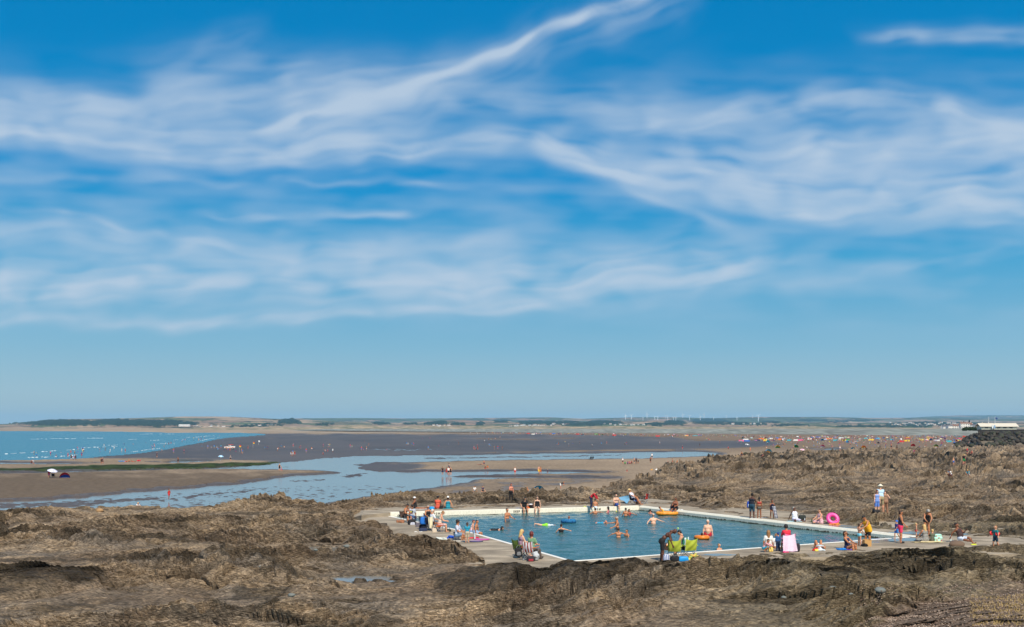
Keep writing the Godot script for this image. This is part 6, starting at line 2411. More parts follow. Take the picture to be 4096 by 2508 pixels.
func bathers() -> void:
	var black := rgb(22, 22, 26, 0.7)
	person("bare chested person standing waist deep near the first lettering, one hand out", wt(2029, 2086), 36, 1.76, "reach", {"skin": "tan", "hair": "crop dark", "wear": [["trunks", rgb(80, 92, 104)]], "arms": [10, 12, 20, 6, 20, 22, 66, 20]}, 0.88)
	var sw := person("dark haired swimmer holding a small white board in front of the family", wt(1985, 2119), 84, 1.6, "float", {"skin": "fair", "hair": "bob dark", "wear": [["swimsuit", black]], "nod": -50}, 0.05)
	sw.position.x -= 0.25
	board("small white swim board held by the dark haired swimmer", wt(2001, 2119) + Vector3(0, 0.01, 0), 0.1, 0.45, 0.3, rgb(236, 238, 240), rgb(40, 50, 90))
	var sn := person("snorkelling swimmer in lime shorts floating face down", wt(2186, 2100), 96, 1.66, "float", {"skin": "pale", "hair": "crop light", "wear": [["trunks", rgb(146, 226, 40)], ["tee", rgb(206, 216, 220)]], "pitch": 90, "nod": 20}, 0.02)
	swim_ring("dark blue swim ring carrying a child in the middle of the pool", Transform3D(Basis(Vector3.RIGHT, -0.10), wt(2274, 2092) + Vector3(0, 0.12, 0)), 0.40, 0.15, pattern("blue ring", "floral", Color8(18, 62, 120), Color8(40, 150, 200), 2.0))
	person("child in goggles lying in the dark blue swim ring", wt(2276, 2092) + Vector3(0, 0.10, 0), -10, 1.2, "wade", {"skin": "tan", "hair": "crop brown", "shades": true, "wear": [["trunks", black]], "arms": [60, 40, 60, 20, 60, 40, 60, 20]}, 0.86)
	person("girl in a black swimsuit wading away with arms held out", wt(2245, 2132), 176, 1.44, "wade", {"skin": "fair", "hair": "bun brown", "wear": [["swimsuit", black]], "arms": [10, 76, 60, 60, 20, 40, 30, 30]}, 0.92)
	person("boy in the water with both arms spread along the wall below the climbing boy", wt(2381, 2055), 178, 1.40, "wide", {"skin": "tan", "hair": "crop dark", "arms": [10, 84, 10, 86, 10, 60, 10, 60]}, 1.00)
	person("girl in a pink top standing in the water close to the far wall", wt(2432, 2050), -110, 1.34, "wade", {"skin": "fair", "hair": "long dark", "wear": [["vest", rgb(222, 120, 140)]]}, 0.92)
	person("bare backed boy standing in the water near the far corner", wt(2503, 2068), 172, 1.46, "wade", {"skin": "tan", "hair": "crop dark", "wear": [["trunks", black]]}, 0.82)
	person("girl in red facing out beside the bare backed boy", wt(2517, 2061), 20, 1.34, "wade", {"skin": "tan", "hair": "long dark", "wear": [["vest", rgb(150, 40, 50)]], "arms": [60, 40, 60, 30, 50, 60, 60, 50]}, 0.92)
	person("swimmer in a blue top with only head and shoulders showing", wt(2388, 2092), 80, 1.5, "float", {"skin": "red", "hair": "bald x", "wear": [["tee", rgb(40, 150, 190)]], "nod": -40}, 0.06)
	person("bald person standing waist deep in profile, one arm pointing across the pool", wt(2470, 2118), -84, 1.76, "point", {"skin": "tan", "hair": "crop grey", "wear": [["trunks", rgb(60, 60, 70)]]}, 0.96)
	person("boy seen from behind with both arms spread wide, next to a shorter boy", wt(2474, 2151), 176, 1.46, "wide", {"skin": "tan", "hair": "crop brown", "wear": [["trunks", black]]}, 0.90)
	person("shorter boy facing the one with spread arms", wt(2507, 2146), -56, 1.36, "wade", {"skin": "tan", "hair": "crop dark"}, 0.98)
	person("broad person in sunglasses standing chest deep with hands apart", wt(2613, 2097), 6, 1.78, "wide", {"skin": "pale", "hair": "crop grey", "shades": true, "g": 1.2, "arms": [14, 44, 30, 26, 14, 66, 30, 70]}, 1.08)
	person("swimmer's head by the corner of the pool next to the inflatable boat", wt(2601, 2054), 150, 1.5, "wade", {"skin": "red", "hair": "crop dark"}, 1.22)
	person("broad grey haired person in red trunks standing thigh deep behind the orange ring", wt(2831, 2143), -6, 1.82, "wade", {"skin": "pale", "hair": "crop white", "g": 1.32, "wear": [["trunks", rgb(196, 30, 44)]], "arms": [6, 16, 10, 8, 6, 16, 10, 8]}, 0.88)
	swim_ring("orange swim ring floating in front of the person in red trunks", Transform3D(Basis(Vector3.RIGHT, -0.05), wt(2807, 2156) + Vector3(0, 0.10, 0)), 0.35, 0.13, rgb(226, 128, 34, 0.35))
	person("dark haired child in the orange swim ring", wt(2808, 2154), 170, 1.15, "wade", {"skin": "tan", "hair": "short dark", "arms": [40, 60, 40, 50, 40, 60, 40, 50]}, 0.86)
	person("child in the water looking over the near edge", wt(2877, 2199), 30, 1.3, "wade", {"skin": "fair", "hair": "crop light"}, 1.02)
	dinghy("orange and navy inflatable boat against the right hand wall", wt(2668, 2061), -0.05)
	person("small child lying in the inflatable boat", wt(2655, 2061) + Vector3(0, 0.16, -0.02), 90, 1.05, "floor", {"skin": "tan", "hair": "crop dark", "wear": [["vest", rgb(220, 170, 60)]], "lean": -40})
	var ball := SphereMesh.new()
	ball.radius = 0.06
	ball.height = 0.12
	for q in [[2712, 2115, rgb(178, 214, 120), "pale green ball floating in open water"], [2466, 2047, rgb(222, 210, 90), "yellow ball floating under the drawn up knee"]]:
		tag(part("ball", ball, q[2], self, Transform3D(Basis.IDENTITY, wt(q[0], q[1]) + Vector3(0, 0.03, 0))), q[3], "ball")

func right_deck() -> void:
	var black := rgb(24, 24, 28, 0.8)
	var navy := rgb(28, 32, 62, 0.8)
	person("person in sunglasses sitting on the right hand wall above the inflatable boat", right_wall_point(2697) + Vector3(0, 0.014, 0), -34, 1.7, "lap", {"skin": "brown", "hair": "bun brown", "shades": true, "wear": [["bra", rgb(150, 100, 80)], ["trunks", black]], "lean": 6, "legs": [84, 8, 50, 3, 84, 9, 46, 3]})
	bag("beach_bag", "dark purple bag held beside the person above the inflatable boat", right_wall_point(2684) + Vector3(0, 0.02, 0), 0.36, 0.34, 0.26, 0.2, rgb(42, 32, 52))
	for q in [[2712, 2039], [2727, 2041]]:
		heap("cup", "clear plastic cup, %s of two behind the person above the inflatable boat" % ("nearer" if q[0] < 2720 else "farther"), dk(q[0], q[1]), 0.2, 0.14, 0.1, int(q[0]), rgb(206, 210, 208), "cup")
	person("person in teal shorts standing on the right deck, back turned, blue bag at the hip", dk(3008, 2073), 150, 1.70, "phone", {"skin": "deep", "hair": "bun dark", "wear": [["tube", rgb(24, 26, 40)], ["shorts", rgb(24, 66, 88)], ["shoes", rgb(70, 44, 36)]], "g": 1.1})
	bag("carrier_bag", "blue and white bag hanging at the hip of the person in teal shorts", dk(2994, 2072) + Vector3(0, 0.72, 0), 0.22, 0.46, 0.14, 0.2, rgb(24, 74, 178), true, rgb(214, 218, 226))
	person("girl in a red and black bikini standing with her back to the pool", dk(3037, 2074), 178, 1.46, "stand", {"skin": "brown", "hair": "pony dark", "wear": [["bra", rgb(176, 50, 50)], ["briefs", pattern("bikini", "dots", Color8(30, 30, 34), Color8(200, 190, 170), 6.0)]]})
	person("child with hands at face, wrapped behind a striped towel, right of the bikini girl", dk(3088, 2074), -4, 1.28, "hands", {"skin": "brown", "hair": "short dark", "wear": [["swimsuit", navy]]})
	var tp := dk(3093, 2075)
	drape("towel", "navy and white striped towel hanging from a child's hands", [tp + Vector3(-0.12, 0.92, 0.22), tp + Vector3(0.10, 0.92, 0.22), tp + Vector3(0.08, 0.06, 0.14), tp + Vector3(0.30, 0.04, 0.14)], pattern("navy stripes", "stripes", Color8(40, 48, 84), Color8(226, 228, 236), 2.4), 0.04)
	flat_towel("small pale cloth on the deck between two girls", dk(3058, 2071), 0.4, 0.3, 0.2, rgb(196, 200, 206))
	flat_towel("small pale green cloth lying on the coping of the right hand wall", dk(3058, 2083), 0.4, 0.2, 0.3, rgb(206, 214, 190))
	person("person in a white vest leaning back on both arms on the right deck", dk(3180, 2084), 8, 1.66, "floor", {"skin": "deep", "hair": "crop grey", "wear": [["vest", rgb(226, 230, 240)], ["shorts", rgb(206, 204, 226)]], "lean": -12, "legs": [90, 16, 82, 10, 82, 30, 80, 16], "g": 1.15, "turn": 40})
	flat_towel("pale turquoise towel under the white vest", dk(3176, 2087), 1.0, 0.5, 0.1, rgb(190, 222, 224))
	bag("rucksack", "black rucksack beside the white vest", dk(3208, 2081), 0.5, 0.36, 0.3, 0.1, rgb(32, 40, 36))
	bottle("white flask standing by the black rucksack", dk(3219, 2087), 0.26, rgb(214, 220, 228), rgb(190, 196, 204))
	bottle("dark green bottle standing beside the floral dress", dk(3247, 2088), 0.24, rgb(40, 90, 50, 0.2), rgb(200, 60, 50))
	person("person in a white and crimson floral dress sitting cross legged beside the pink ring", dk(3282, 2093), -66, 1.66, "cross", {"skin": "fair", "hair": "bun brown", "wear": [["dress", pattern("crimson floral", "floral", Color8(232, 214, 216), Color8(176, 44, 74), 6.0)]], "lean": 6, "g": 1.15})
	heap("sandals", "dark sandals in front of the floral dress", dk(3262, 2096), 0.5, 0.2, 0.07, 51, rgb(66, 66, 74), "sandals")
	swim_ring("bright pink swim ring propped upright on the right deck", Transform3D(Basis(Vector3.BACK, -0.14) * Basis(Vector3.RIGHT, 1.02), dk(3331, 2097) + Vector3(0, 0.36, 0)), 0.31, 0.14, rgb(240, 76, 158, 0.35))
	heap("inflatable", "orange and yellow deflated inflatable in front of the pink ring", dk(3338, 2099), 0.76, 0.34, 0.14, 52, rgb(244, 138, 24, 0.45), "inflatable toy")
	bottle("red drinks bottle standing on the orange inflatable", dk(3346, 2098) + Vector3(0, 0.08, 0), 0.26, rgb(220, 44, 60), rgb(236, 236, 236))
	# three on the rock behind
	var r1 := on_rock(3508, 2058)
	person("girl with red hair in a blue playsuit standing on the rock behind the pool", r1, 6, 1.52, "stand", {"skin": "pale", "hair": "long red", "wear": [["vest", rgb(120, 152, 214)], ["shorts", rgb(92, 132, 208)], ["shoes", rgb(226, 226, 226)]], "nod": 24})
	var r2 := on_rock(3523, 2052)
	person("person in a cream sunhat and pale blue shirt standing on the rock, back turned", r2, 172, 1.84, "stoop", {"skin": "fair", "hair": "crop grey", "hat": ["sunhat", rgb(236, 230, 206)], "wear": [["tee", rgb(182, 212, 232)], ["shorts", rgb(160, 146, 112)]], "lean": 12, "g": 1.1})
	var r3 := on_rock(3542, 2070)
	person("person in a brown trouser suit on the rock with one hand on hip, head bowed", r3, 176, 1.60, "akimbo", {"skin": "pale", "hair": "bun brown", "wear": [["vest", rgb(142, 108, 84)], ["trousers", rgb(146, 108, 84)], ["shoes", rgb(200, 190, 180)]], "lean": 14, "nod": 60})
	bag("rucksack", "black bag on the rock at the feet of the girl in the playsuit", on_rock(3506, 2064), 0.5, 0.22, 0.4, 0.0, rgb(16, 16, 20))
	# the near right corner
	person("person with short dark hair in a yellow vest and black shorts bending to a toddler", dk(3472, 2182), -58, 1.68, "stoop", {"skin": "tan", "hair": "short dark", "wear": [["loose_vest", rgb(240, 178, 30)], ["leggings", black]], "lean": 24, "nod": 44, "g": 1.12})
	person("toddler in turquoise swim pants standing in front of the yellow vest", dk(3438, 2184), 112, 1.16, "stand", {"skin": "fair", "hair": "short brown", "wear": [["briefs", rgb(120, 206, 228)]], "arms": [30, 10, 60, -6, 30, 10, 60, -6]})
	person("person in sunglasses and a navy striped swimsuit sitting on the near deck hugging her knees", dk(3390, 2198), 44, 1.70, "knees", {"skin": "tan", "hair": "pony brown", "shades": true, "wear": [["swimsuit", pattern("navy white", "stripes", Color8(30, 34, 66), Color8(40, 46, 84), 5.0)]], "legs": [112, 7, 8, 3, 108, 8, 2, 3], "nod": -14, "lean": -8})
	heap("towel", "bright blue towel on the deck behind the navy swimsuit", dk(3370, 2201), 0.5, 0.3, 0.16, 61, rgb(20, 122, 206))
	heap("towel", "small purple cloth by the navy swimsuit", dk(3396, 2201), 0.26, 0.2, 0.10, 62, rgb(88, 48, 150))
	var bg := thing("paper_bag", "open brown paper bag with a black bundle, at the feet of the yellow vest", "paper bag", dk(3467, 2185), 0.3)
	var st := begin()
	for e in [[Vector3(0, 0.19, -0.12), Vector3(0.42, 0.38, 0.012)], [Vector3(0, 0.17, 0.12), Vector3(0.42, 0.34, 0.012)], [Vector3(-0.21, 0.18, 0), Vector3(0.012, 0.36, 0.24)], [Vector3(0.21, 0.18, 0), Vector3(0.012, 0.36, 0.24)], [Vector3(0, 0.01, 0), Vector3(0.41, 0.012, 0.23)]]:
		box(st, e[0], e[1], Basis(Vector3.RIGHT, 0.06))
	part("paper", done(st), rgb(196, 152, 94), bg)
	heap("towel", "black bundle lying against the brown paper bag", dk(3460, 2186), 0.3, 0.2, 0.22, 63, rgb(18, 18, 20))
	person("child in a bright blue swim cap half hidden behind the pink shorts", dk(3586, 2156), -80, 1.02, "stride", {"skin": "fair", "hair": "bald x", "hat": ["swimcap", rgb(20, 110, 206)], "wear": [["tee", rgb(50, 46, 120)], ["trunks", rgb(50, 120, 200)]]})
	person("person in sunglasses, navy top and pink shorts standing in profile on the wet deck", dk(3602, 2172), 78, 1.74, "akimbo", {"skin": "tan", "hair": "bun brown", "shades": true, "wear": [["tube", rgb(24, 26, 48)], ["trunks", rgb(226, 54, 100)], ["shoes", rgb(30, 28, 30)]], "g": 1.05, "arms": [14, 10, 44, -8, -14, 16, 40, -10]})
	person("grey haired person in a black swimsuit standing bent over behind the family on the mat", dk(3706, 2143), -6, 1.66, "stoop", {"skin": "tan", "hair": "bob grey", "wear": [["swimsuit", black]], "lean": 26, "nod": 62, "arms": [24, 10, 44, -22, 24, 10, 44, -22]})
	person("baby in red pants standing at the left of the family mat", dk(3665, 2152), 70, 0.82, "stand", {"skin": "fair", "hair": "crop blond", "wear": [["briefs", rgb(214, 40, 54)]]})
	person("person with very long blond hair in a print dress sitting on the mat", dk(3702, 2166), 206, 1.68, "cross", {"skin": "tan", "hair": "long blond", "wear": [["dress", pattern("black white print", "floral", Color8(40, 38, 40), Color8(206, 204, 196), 8.0)]], "turn": 20})
	person("fair haired child in an olive top sitting on the mat beside the cool bag", dk(3731, 2166), 172, 1.18, "cross", {"skin": "fair", "hair": "crop blond", "wear": [["tee", rgb(88, 92, 74)], ["shorts", rgb(80, 84, 70)]]})
	flat_towel("pale yellow mat under the seated family", dk(3708, 2169), 1.7, 0.7, 0.05, rgb(226, 206, 156))
	var cb := thing("cool_bag", "mint green cool bag with red spots beside the olive top", "cool bag", dk(3750, 2166), 0.1)
	part("body", soft([[Vector3(-0.17, 0.06, -0.09), Vector3(0.17, 0.06, -0.09), 0.05, 0.05], [Vector3(-0.17, 0.06, 0.09), Vector3(0.17, 0.06, 0.09), 0.05, 0.05], [Vector3(-0.15, 0.38, -0.06), Vector3(0.17, 0.38, -0.06), 0.045, 0.045], [Vector3(-0.15, 0.36, 0.07), Vector3(0.17, 0.36, 0.07), 0.045, 0.045], [Vector3(-0.17, 0.2, -0.09), Vector3(0.17, 0.2, 0.09), 0.08, 0.08], [Vector3(0.17, 0.2, -0.09), Vector3(-0.17, 0.2, 0.09), 0.08, 0.08]], 0.09, 0.02), rgb(176, 226, 208), cb)
	for e in [[-0.14, 0.33], [0.02, 0.22], [0.15, 0.08], [-0.1, 0.1]]:
		st = begin()
		tube(st, Vector3(e[0], e[1], 0.13), Vector3(e[0], e[1], 0.165), 0.035, 0.03, 12)
		part("spot", done(st), rgb(200, 50, 70), cb)
	heap("shoes", "dark shoes on the deck in front of the family mat", dk(3664, 2168), 0.5, 0.24, 0.14, 64, rgb(26, 32, 44), "shoes")
	var perch := on(3846, 2172, DECK)
	person("person in a dark brown vest and white shorts sitting right of the cool bag", perch + Vector3(0, 0.14, -0.1), 34, 1.70, "propped", {"skin": "brown", "hair": "bun dark", "wear": [["vest", rgb(62, 42, 42)], ["trunks", rgb(206, 216, 232)]], "g": 1.12})
	bottle("clear bottle standing left of the brown vest", dk(3802, 2163), 0.32, rgb(206, 222, 224, 0.2), rgb(220, 226, 230))
	heap("magazine", "white magazine lying by the propped hand of the brown vest", dk(3822, 2165), 0.36, 0.2, 0.05, 65, rgb(232, 232, 232), "magazine")
	heap("sandals", "yellow-green sandals by the feet of the brown vest", on(3895, 2180, DECK), 0.3, 0.16, 0.07, 66, rgb(214, 224, 70), "sandals")
	person("child in a teal suit and red armbands walking in at the right edge", on(3982, 2196, DECK), -70, 1.18, "stride", {"skin": "fair", "hair": "crop light", "wear": [["tee", rgb(24, 120, 124)], ["trunks", rgb(30, 60, 80)]], "arms": [20, 40, 30, 30, 20, 40, 30, 30]})
	for s in [-1, 1]:
		tag(part("armband", ring_mesh(0.075, 0.04), rgb(232, 50, 50, 0.4), self, Transform3D(Basis(Vector3.RIGHT, 1.2) * Basis(Vector3.BACK, 0.6 * s), on(3982, 2196, DECK) + Vector3(-0.06 + 0.1 * s, 0.82, 0.16 * s))), "red inflatable armband on the %s arm of the child at the right edge" % ("near" if s > 0 else "far"), "armband")

func near_edge() -> void:
	var black := rgb(22, 22, 26, 0.8)
	var steel := rgb(150, 154, 158, 0.35)
	# group on the near edge
	person("person with long light brown hair in a white shirt on the near edge", dk(3074, 2193), 178, 1.68, "hang", {"skin": "tan", "hair": "long light", "wear": [["tee", rgb(230, 228, 222)], ["shorts", rgb(110, 84, 66)]], "lean": 4})
	person("child in a red and white striped top squatting left of the white shirt", dk(3056, 2208), 58, 1.02, "crouch", {"skin": "tan", "hair": "crop dark", "wear": [["long_tee", pattern("red stripes", "stripes", Color8(206, 34, 50), Color8(232, 226, 226), 5.0)], ["shorts", rgb(40, 160, 190)]], "nod": 30})
	person("fair haired child in a white top sitting on the pool edge beyond the blue suit", dk(3106, 2193), -170, 1.34, "hang", {"skin": "fair", "hair": "bob light", "wear": [["tee", rgb(236, 236, 236)]], "turn": 50})
	person("child in a blue patterned sun suit and hat standing behind the white shirt", dk(3112, 2204), 192, 0.92, "stand", {"skin": "fair", "hair": "crop brown", "hat": ["swimcap", rgb(30, 56, 120)], "wear": [["long_tee", pattern("blue print suit", "floral", Color8(26, 66, 120), Color8(60, 120, 170), 8.0)], ["trousers", rgb(20, 44, 74)]]})
	person("dark haired person in red sitting in the chair behind the white and pink towel", dk(3150, 2200) + Vector3(0, 0.40, 0), 186, 1.66, "lap", {"skin": "tan", "hair": "curly dark", "wear": [["tee", rgb(214, 36, 60)], ["shorts", rgb(60, 50, 70)]], "lean": 20})
	camp_chair("folding chair hidden under the white and pink towel", dk(3153, 2203), 184, rgb(230, 110, 160), steel, 1.0)
	var t := dk(3155, 2208)
	drape("towel", "white towel with pink print hung over a folding chair on the near edge", [t + Vector3(-0.30, 0.86, 0.02), t + Vector3(0.30, 0.95, 0.0), t + Vector3(-0.33, 0.05, 0.24), t + Vector3(0.40, 0.06, 0.18)], pattern("pink print", "floral", Color8(226, 222, 236), Color8(234, 176, 198), 4.5), 0.055)
	bag("toy_bag", "small yellow bag on the deck between the striped top and the blue suit", dk(3083, 2207), 0.24, 0.24, 0.16, 0.2, rgb(240, 206, 110), false)
	bag("rucksack", "dark rucksack right of the towel covered chair", dk(3187, 2207), 0.3, 0.44, 0.26, 0.2, rgb(40, 32, 44))
	heap("shoes", "pink shoes on the deck under the towel covered chair", dk(3144, 2210), 0.3, 0.16, 0.08, 71, rgb(230, 40, 120), "shoes")
	# sunbather beyond
	person("sunbather lying on the near deck with knees raised", dk(3278, 2196), 176, 1.66, "supine", {"skin": "tan", "hair": "short brown", "wear": [["swimsuit", rgb(190, 204, 210)]]})
	heap("toys", "red and yellow toys beside the sunbather with raised knees", dk(3262, 2203), 0.34, 0.22, 0.16, 72, rgb(216, 44, 44), "toys")
	heap("bucket", "small yellow bucket beside the red toys", dk(3266, 2205), 0.14, 0.14, 0.14, 73, rgb(232, 216, 90), "bucket")
	heap("towel", "pale grey towel beside the sunbather with raised knees", dk(3284, 2203), 0.42, 0.3, 0.24, 74, rgb(206, 216, 224))
	# the man bending to the green chairs
	person("bald person in black shorts with a white stripe bending over the toy", dk(2648, 2244), 82, 1.80, "bend", {"skin": "deep", "hair": "bald x", "wear": [["shorts", black]], "lean": 44, "nod": 78, "legs": [6, 4, -4, 2, 0, 4, -8, 2], "arms": [8, 8, 22, -2, 14, 8, 34, -4], "cell": 0.022})
	heap("inflatable", "orange and white inflatable toy in the hands of the bending person", dk(2662, 2240) + Vector3(0, 0.50, 0), 0.36, 0.3, 0.42, 81, pattern("orange toy", "floral", Color8(226, 120, 40), Color8(240, 232, 226), 2.2), "inflatable toy")
	camp_chair("lime green folding chair beside the bending person, back to the photographer", dk(2698, 2241), 172, rgb(174, 186, 58), steel, 1.12)
	camp_chair("lime green folding chair under the person with the striped towel", dk(2752, 2237), 200, rgb(174, 186, 58), steel, 1.12)
	person("person with short dark hair sitting sideways in a lime chair, towel on one shoulder", dk(2736, 2236) + Vector3(0, 0.46, 0), -112, 1.70, "lap", {"skin": "fair", "hair": "short dark", "wear": [["tube", rgb(24, 70, 60)], ["shorts", black]], "lean": 14, "nod": 36})
	var s := dk(2744, 2237)
	drape("towel", "green and white striped towel over the shoulder of the person in the lime chair", [s + Vector3(-0.16, 1.06, -0.02), s + Vector3(0.14, 1.10, 0.0), s + Vector3(-0.12, 0.62, 0.16), s + Vector3(0.16, 0.66, 0.14)], pattern("green stripes", "bars", Color8(30, 120, 100), Color8(226, 236, 236), 1.6), 0.03)
	bag("beach_bag", "bright blue round bag on the deck between the lime chairs", dk(2733, 2246), 0.5, 0.25, 0.34, 0.05, rgb(20, 150, 226, 0.5), false)
	bag("beach_bag", "blue and white striped bag under the first lime chair", dk(2665, 2246), 0.3, 0.34, 0.2, 0.3, pattern("blue stripes", "bars", Color8(30, 74, 150), Color8(226, 230, 236), 3.0))
	bag("rucksack", "black bag under the lime chairs", dk(2700, 2246), 0.44, 0.26, 0.3, 0.0, black)
	heap("towel", "multicoloured towel heap right of the second lime chair", dk(2780, 2240) + Vector3(0, 0.06, 0), 0.56, 0.36, 0.30, 82, pattern("multi", "floral", Color8(236, 170, 90), Color8(70, 190, 90), 1.6))
	bag("holdall", "black and white holdall lying under the multicoloured towel", dk(2792, 2243), 0.7, 0.16, 0.4, -0.1, black, false, rgb(214, 220, 214))
	heap("towel", "lime and yellow cloth between the blue bag and the holdall", dk(2756, 2243), 0.3, 0.26, 0.16, 83, rgb(200, 206, 90))
	heap("carrier_bag", "crumpled white and blue plastic bag on the near deck", dk(2477, 2257), 0.46, 0.3, 0.24, 84, pattern("plastic", "floral", Color8(226, 234, 238), Color8(120, 170, 206), 2.0), "plastic bag")
	# on the rock and sand behind the deep end
	var red := on_rock(2044, 1999)
	person("red haired bare chested person in black trousers on rock behind the deep end", red - Vector3(0, 0.10, 0), 20, 1.42, "akimbo", {"skin": "red", "hair": "short red", "wear": [["trousers", rgb(20, 20, 22)]], "arms": [20, 10, 90, -16, -8, 14, 30, -6], "nod": 20})

func shore_details() -> void:
	# loose rounded stones on the near rock
	var i := 0
	for q in [[3370, 2366, 0.30, "largest smooth grey boulder near the lower edge"], [3330, 2384, 0.26, "flat grey boulder below the largest one"], [3404, 2382, 0.13, "small grey stone right of the flat boulder"], [1387, 2188, 0.22, "pale rounded boulder beside the rock pool"], [1166, 2384, 0.17, "grey cobble low on the left rock"], [3136, 2392, 0.14, "grey cobble in a dark gully at the lower edge"], [1263, 2206, 0.16, "angular stone standing in the rock pool"], [1042, 2274, 0.12, "pale cobble on the left rock"], [3520, 2366, 0.3, "flat slab by the wet hollow on the right"], [3280, 2388, 0.12, "small cobble left of the flat boulder"], [400, 2046, 0.42, "square block on the seaward brink of the left rock"]]:
		var p := on_rock(q[0], q[1])
		var o := part("boulder", boulder_mesh(700 + i, q[2] * 0.58), rgb(112, 117, 113, 0.8) if i != 10 else rgb(166, 132, 92, 0.9), self, Transform3D(Basis.from_scale(Vector3(1.25, 0.72, 1.0)), p + Vector3(0, q[2] * 0.12, 0)))
		tag(o, q[3], "boulder")
		i += 1
	var perch := part("boulder", boulder_mesh(750, 0.30), rgb(112, 92, 76, 0.9), self, Transform3D(Basis.from_scale(Vector3(1.5, 0.7, 1.0)), on(3826, 2184, DECK) + Vector3(0, 0.08, 0)))
	tag(perch, "low brown boulder in front of the person in the brown vest", "boulder")
	# shells and grit scattered over the low right slope
	var pebble := boulder_mesh(760, 0.019)
	var mm := MultiMesh.new()
	mm.transform_format = MultiMesh.TRANSFORM_3D
	mm.use_colors = true
	mm.mesh = pebble
	mm.instance_count = 5200
	for k in mm.instance_count:
		var u := rng.randf_range(3440, 4150)
		var v := rng.randf_range(2300, 2520)
		if v < 2400.0 - (u - 3440.0) * 0.16:
			v = 2520.0 - rng.randf() * 60.0
		var z := FOC * (EYE - 4.15) / (v - VH)
		var x := (u - UC) * z / FOC
		var s := rng.randf_range(0.5, 1.6)
		mm.set_instance_transform(k, Transform3D(Basis.from_euler(Vector3(rng.randf() * 6.0, rng.randf() * 6.0, 0)).scaled(Vector3(s, s * 0.6, s)), Vector3(x, rock_y(x, z) + 0.015, -z)))
		var c := lin(186, 166, 146).lerp(lin(112, 86, 70), rng.randf())
		mm.set_instance_color(k, c)
	var mi := MultiMeshInstance3D.new()
	mi.name = "shell_grit"
	mi.multimesh = mm
	var pm := StandardMaterial3D.new()
	pm.vertex_color_use_as_albedo = true
	pm.roughness = 0.8
	mi.material_override = pm
	add_child(mi)
	mi.set_meta("kind", "stuff")
	tag(mi, "pale shells and grit scattered over the slope in the lower right corner", "shells")
	# a tuft of dry grass in the corner
	var st := SurfaceTool.new()
	st.begin(Mesh.PRIMITIVE_TRIANGLES)
	for k in 900:
		var u := rng.randf_range(3880, 4110)
		var v := rng.randf_range(2378, 2500)
		var z := FOC * (EYE - 4.15) / (v - VH)
		var x := (u - UC) * z / FOC
		var p := Vector3(x, rock_y(x, z) - 0.01, -z)
		var tip := p + Vector3(rng.randf_range(-0.12, 0.12), rng.randf_range(0.05, 0.16), rng.randf_range(-0.06, 0.06))
		for e in [p - Vector3(0.008, 0, 0), tip, p + Vector3(0.008, 0, 0)]:
			st.add_vertex(e)
	st.generate_normals()
	var gr := part("dry_grass", st.commit(), rgb(178, 152, 96, 0.9), self)
	gr.set_meta("kind", "stuff")
	tag(gr, "dry straw coloured grass at the lower right corner", "grass")

# ---------------------------------------------------------------- the beach: walkers, bathers, tents, the crowd

# one small figure as a single mesh whose vertices take the tone of the limb they lie on
func figure_mesh(pose_name: String, h: float, skin: Color, top: Color, bottom: Color, hair: Color, covered: bool, cell: float) -> ArrayMesh:
	var pose: Dictionary = poses[pose_name]
	var j := joints(h, pose, 1.08)
	var b := body_bones(j, h, 1.08)
	var tones := []
	for i in b.size():
		tones.append(skin)
	for i in 3:
		tones[i] = bottom
	for i in range(3, 5):
		tones[i] = top
	if covered:
		tones[5] = top
	var up: Vector3 = j.headup
	b.append([j.head - up * 0.02 * h, j.head + up * 0.02 * h, 0.055 * h, 0.052 * h])
	tones.append(skin)
	b.append([j.head + up * 0.035 * h - Vector3(0, 0, 0.016 * h), j.head - Vector3(0, 0.01 * h, 0.03 * h), 0.056 * h, 0.046 * h])
	tones.append(hair)
	# limbs start at index 7 (without a belly): thigh, calf, shin, foot, upper arm, forearm
	for k in 2:
		var q: Dictionary = j[k]
		b.append([q.hip, q.hip.lerp(q.knee, 0.5), 0.056 * h, 0.050 * h])
		tones.append(bottom)
		if covered:
			b.append([q.shoulder, q.shoulder.lerp(q.elbow, 0.5), 0.040 * h, 0.036 * h])
			tones.append(top)
	var d := net(b, 0.02 * h, cell)
	var col := PackedColorArray()
	for p in d.v:
		var best := 1e9
		var c := skin
		for i in b.size():
			var a: Vector3 = b[i][0]
			var e: Vector3 = b[i][1] - a
			var t := clampf((p - a).dot(e) / maxf(e.dot(e), 1e-8), 0.0, 1.0)
			var dist: float = (p - a - e * t).length() - lerpf(b[i][2], b[i][3], t)
			if dist < best:
				best = dist
				c = tones[i]
		col.append(c)
	var lift: float = 0.075 * h if pose_name in ["cross", "floor", "knees", "supine", "propped"] else -j.low
	var t := Transform3D(Basis.IDENTITY, Vector3(0, lift, 0))
	if pose_name == "supine":
		t = Transform3D(Basis(Vector3.RIGHT, deg_to_rad(-88.0)), Vector3(0, lift, 0))
	var arr := []
	arr.resize(Mesh.ARRAY_MAX)
	arr[Mesh.ARRAY_VERTEX] = t * (d.v as PackedVector3Array)
	var n := PackedVector3Array()
	for q in d.n:
		n.append(t.basis * q)
	arr[Mesh.ARRAY_NORMAL] = n
	arr[Mesh.ARRAY_COLOR] = col
	arr[Mesh.ARRAY_INDEX] = d.i
	var m := ArrayMesh.new()
	m.add_surface_from_arrays(Mesh.PRIMITIVE_TRIANGLES, arr)
	return m

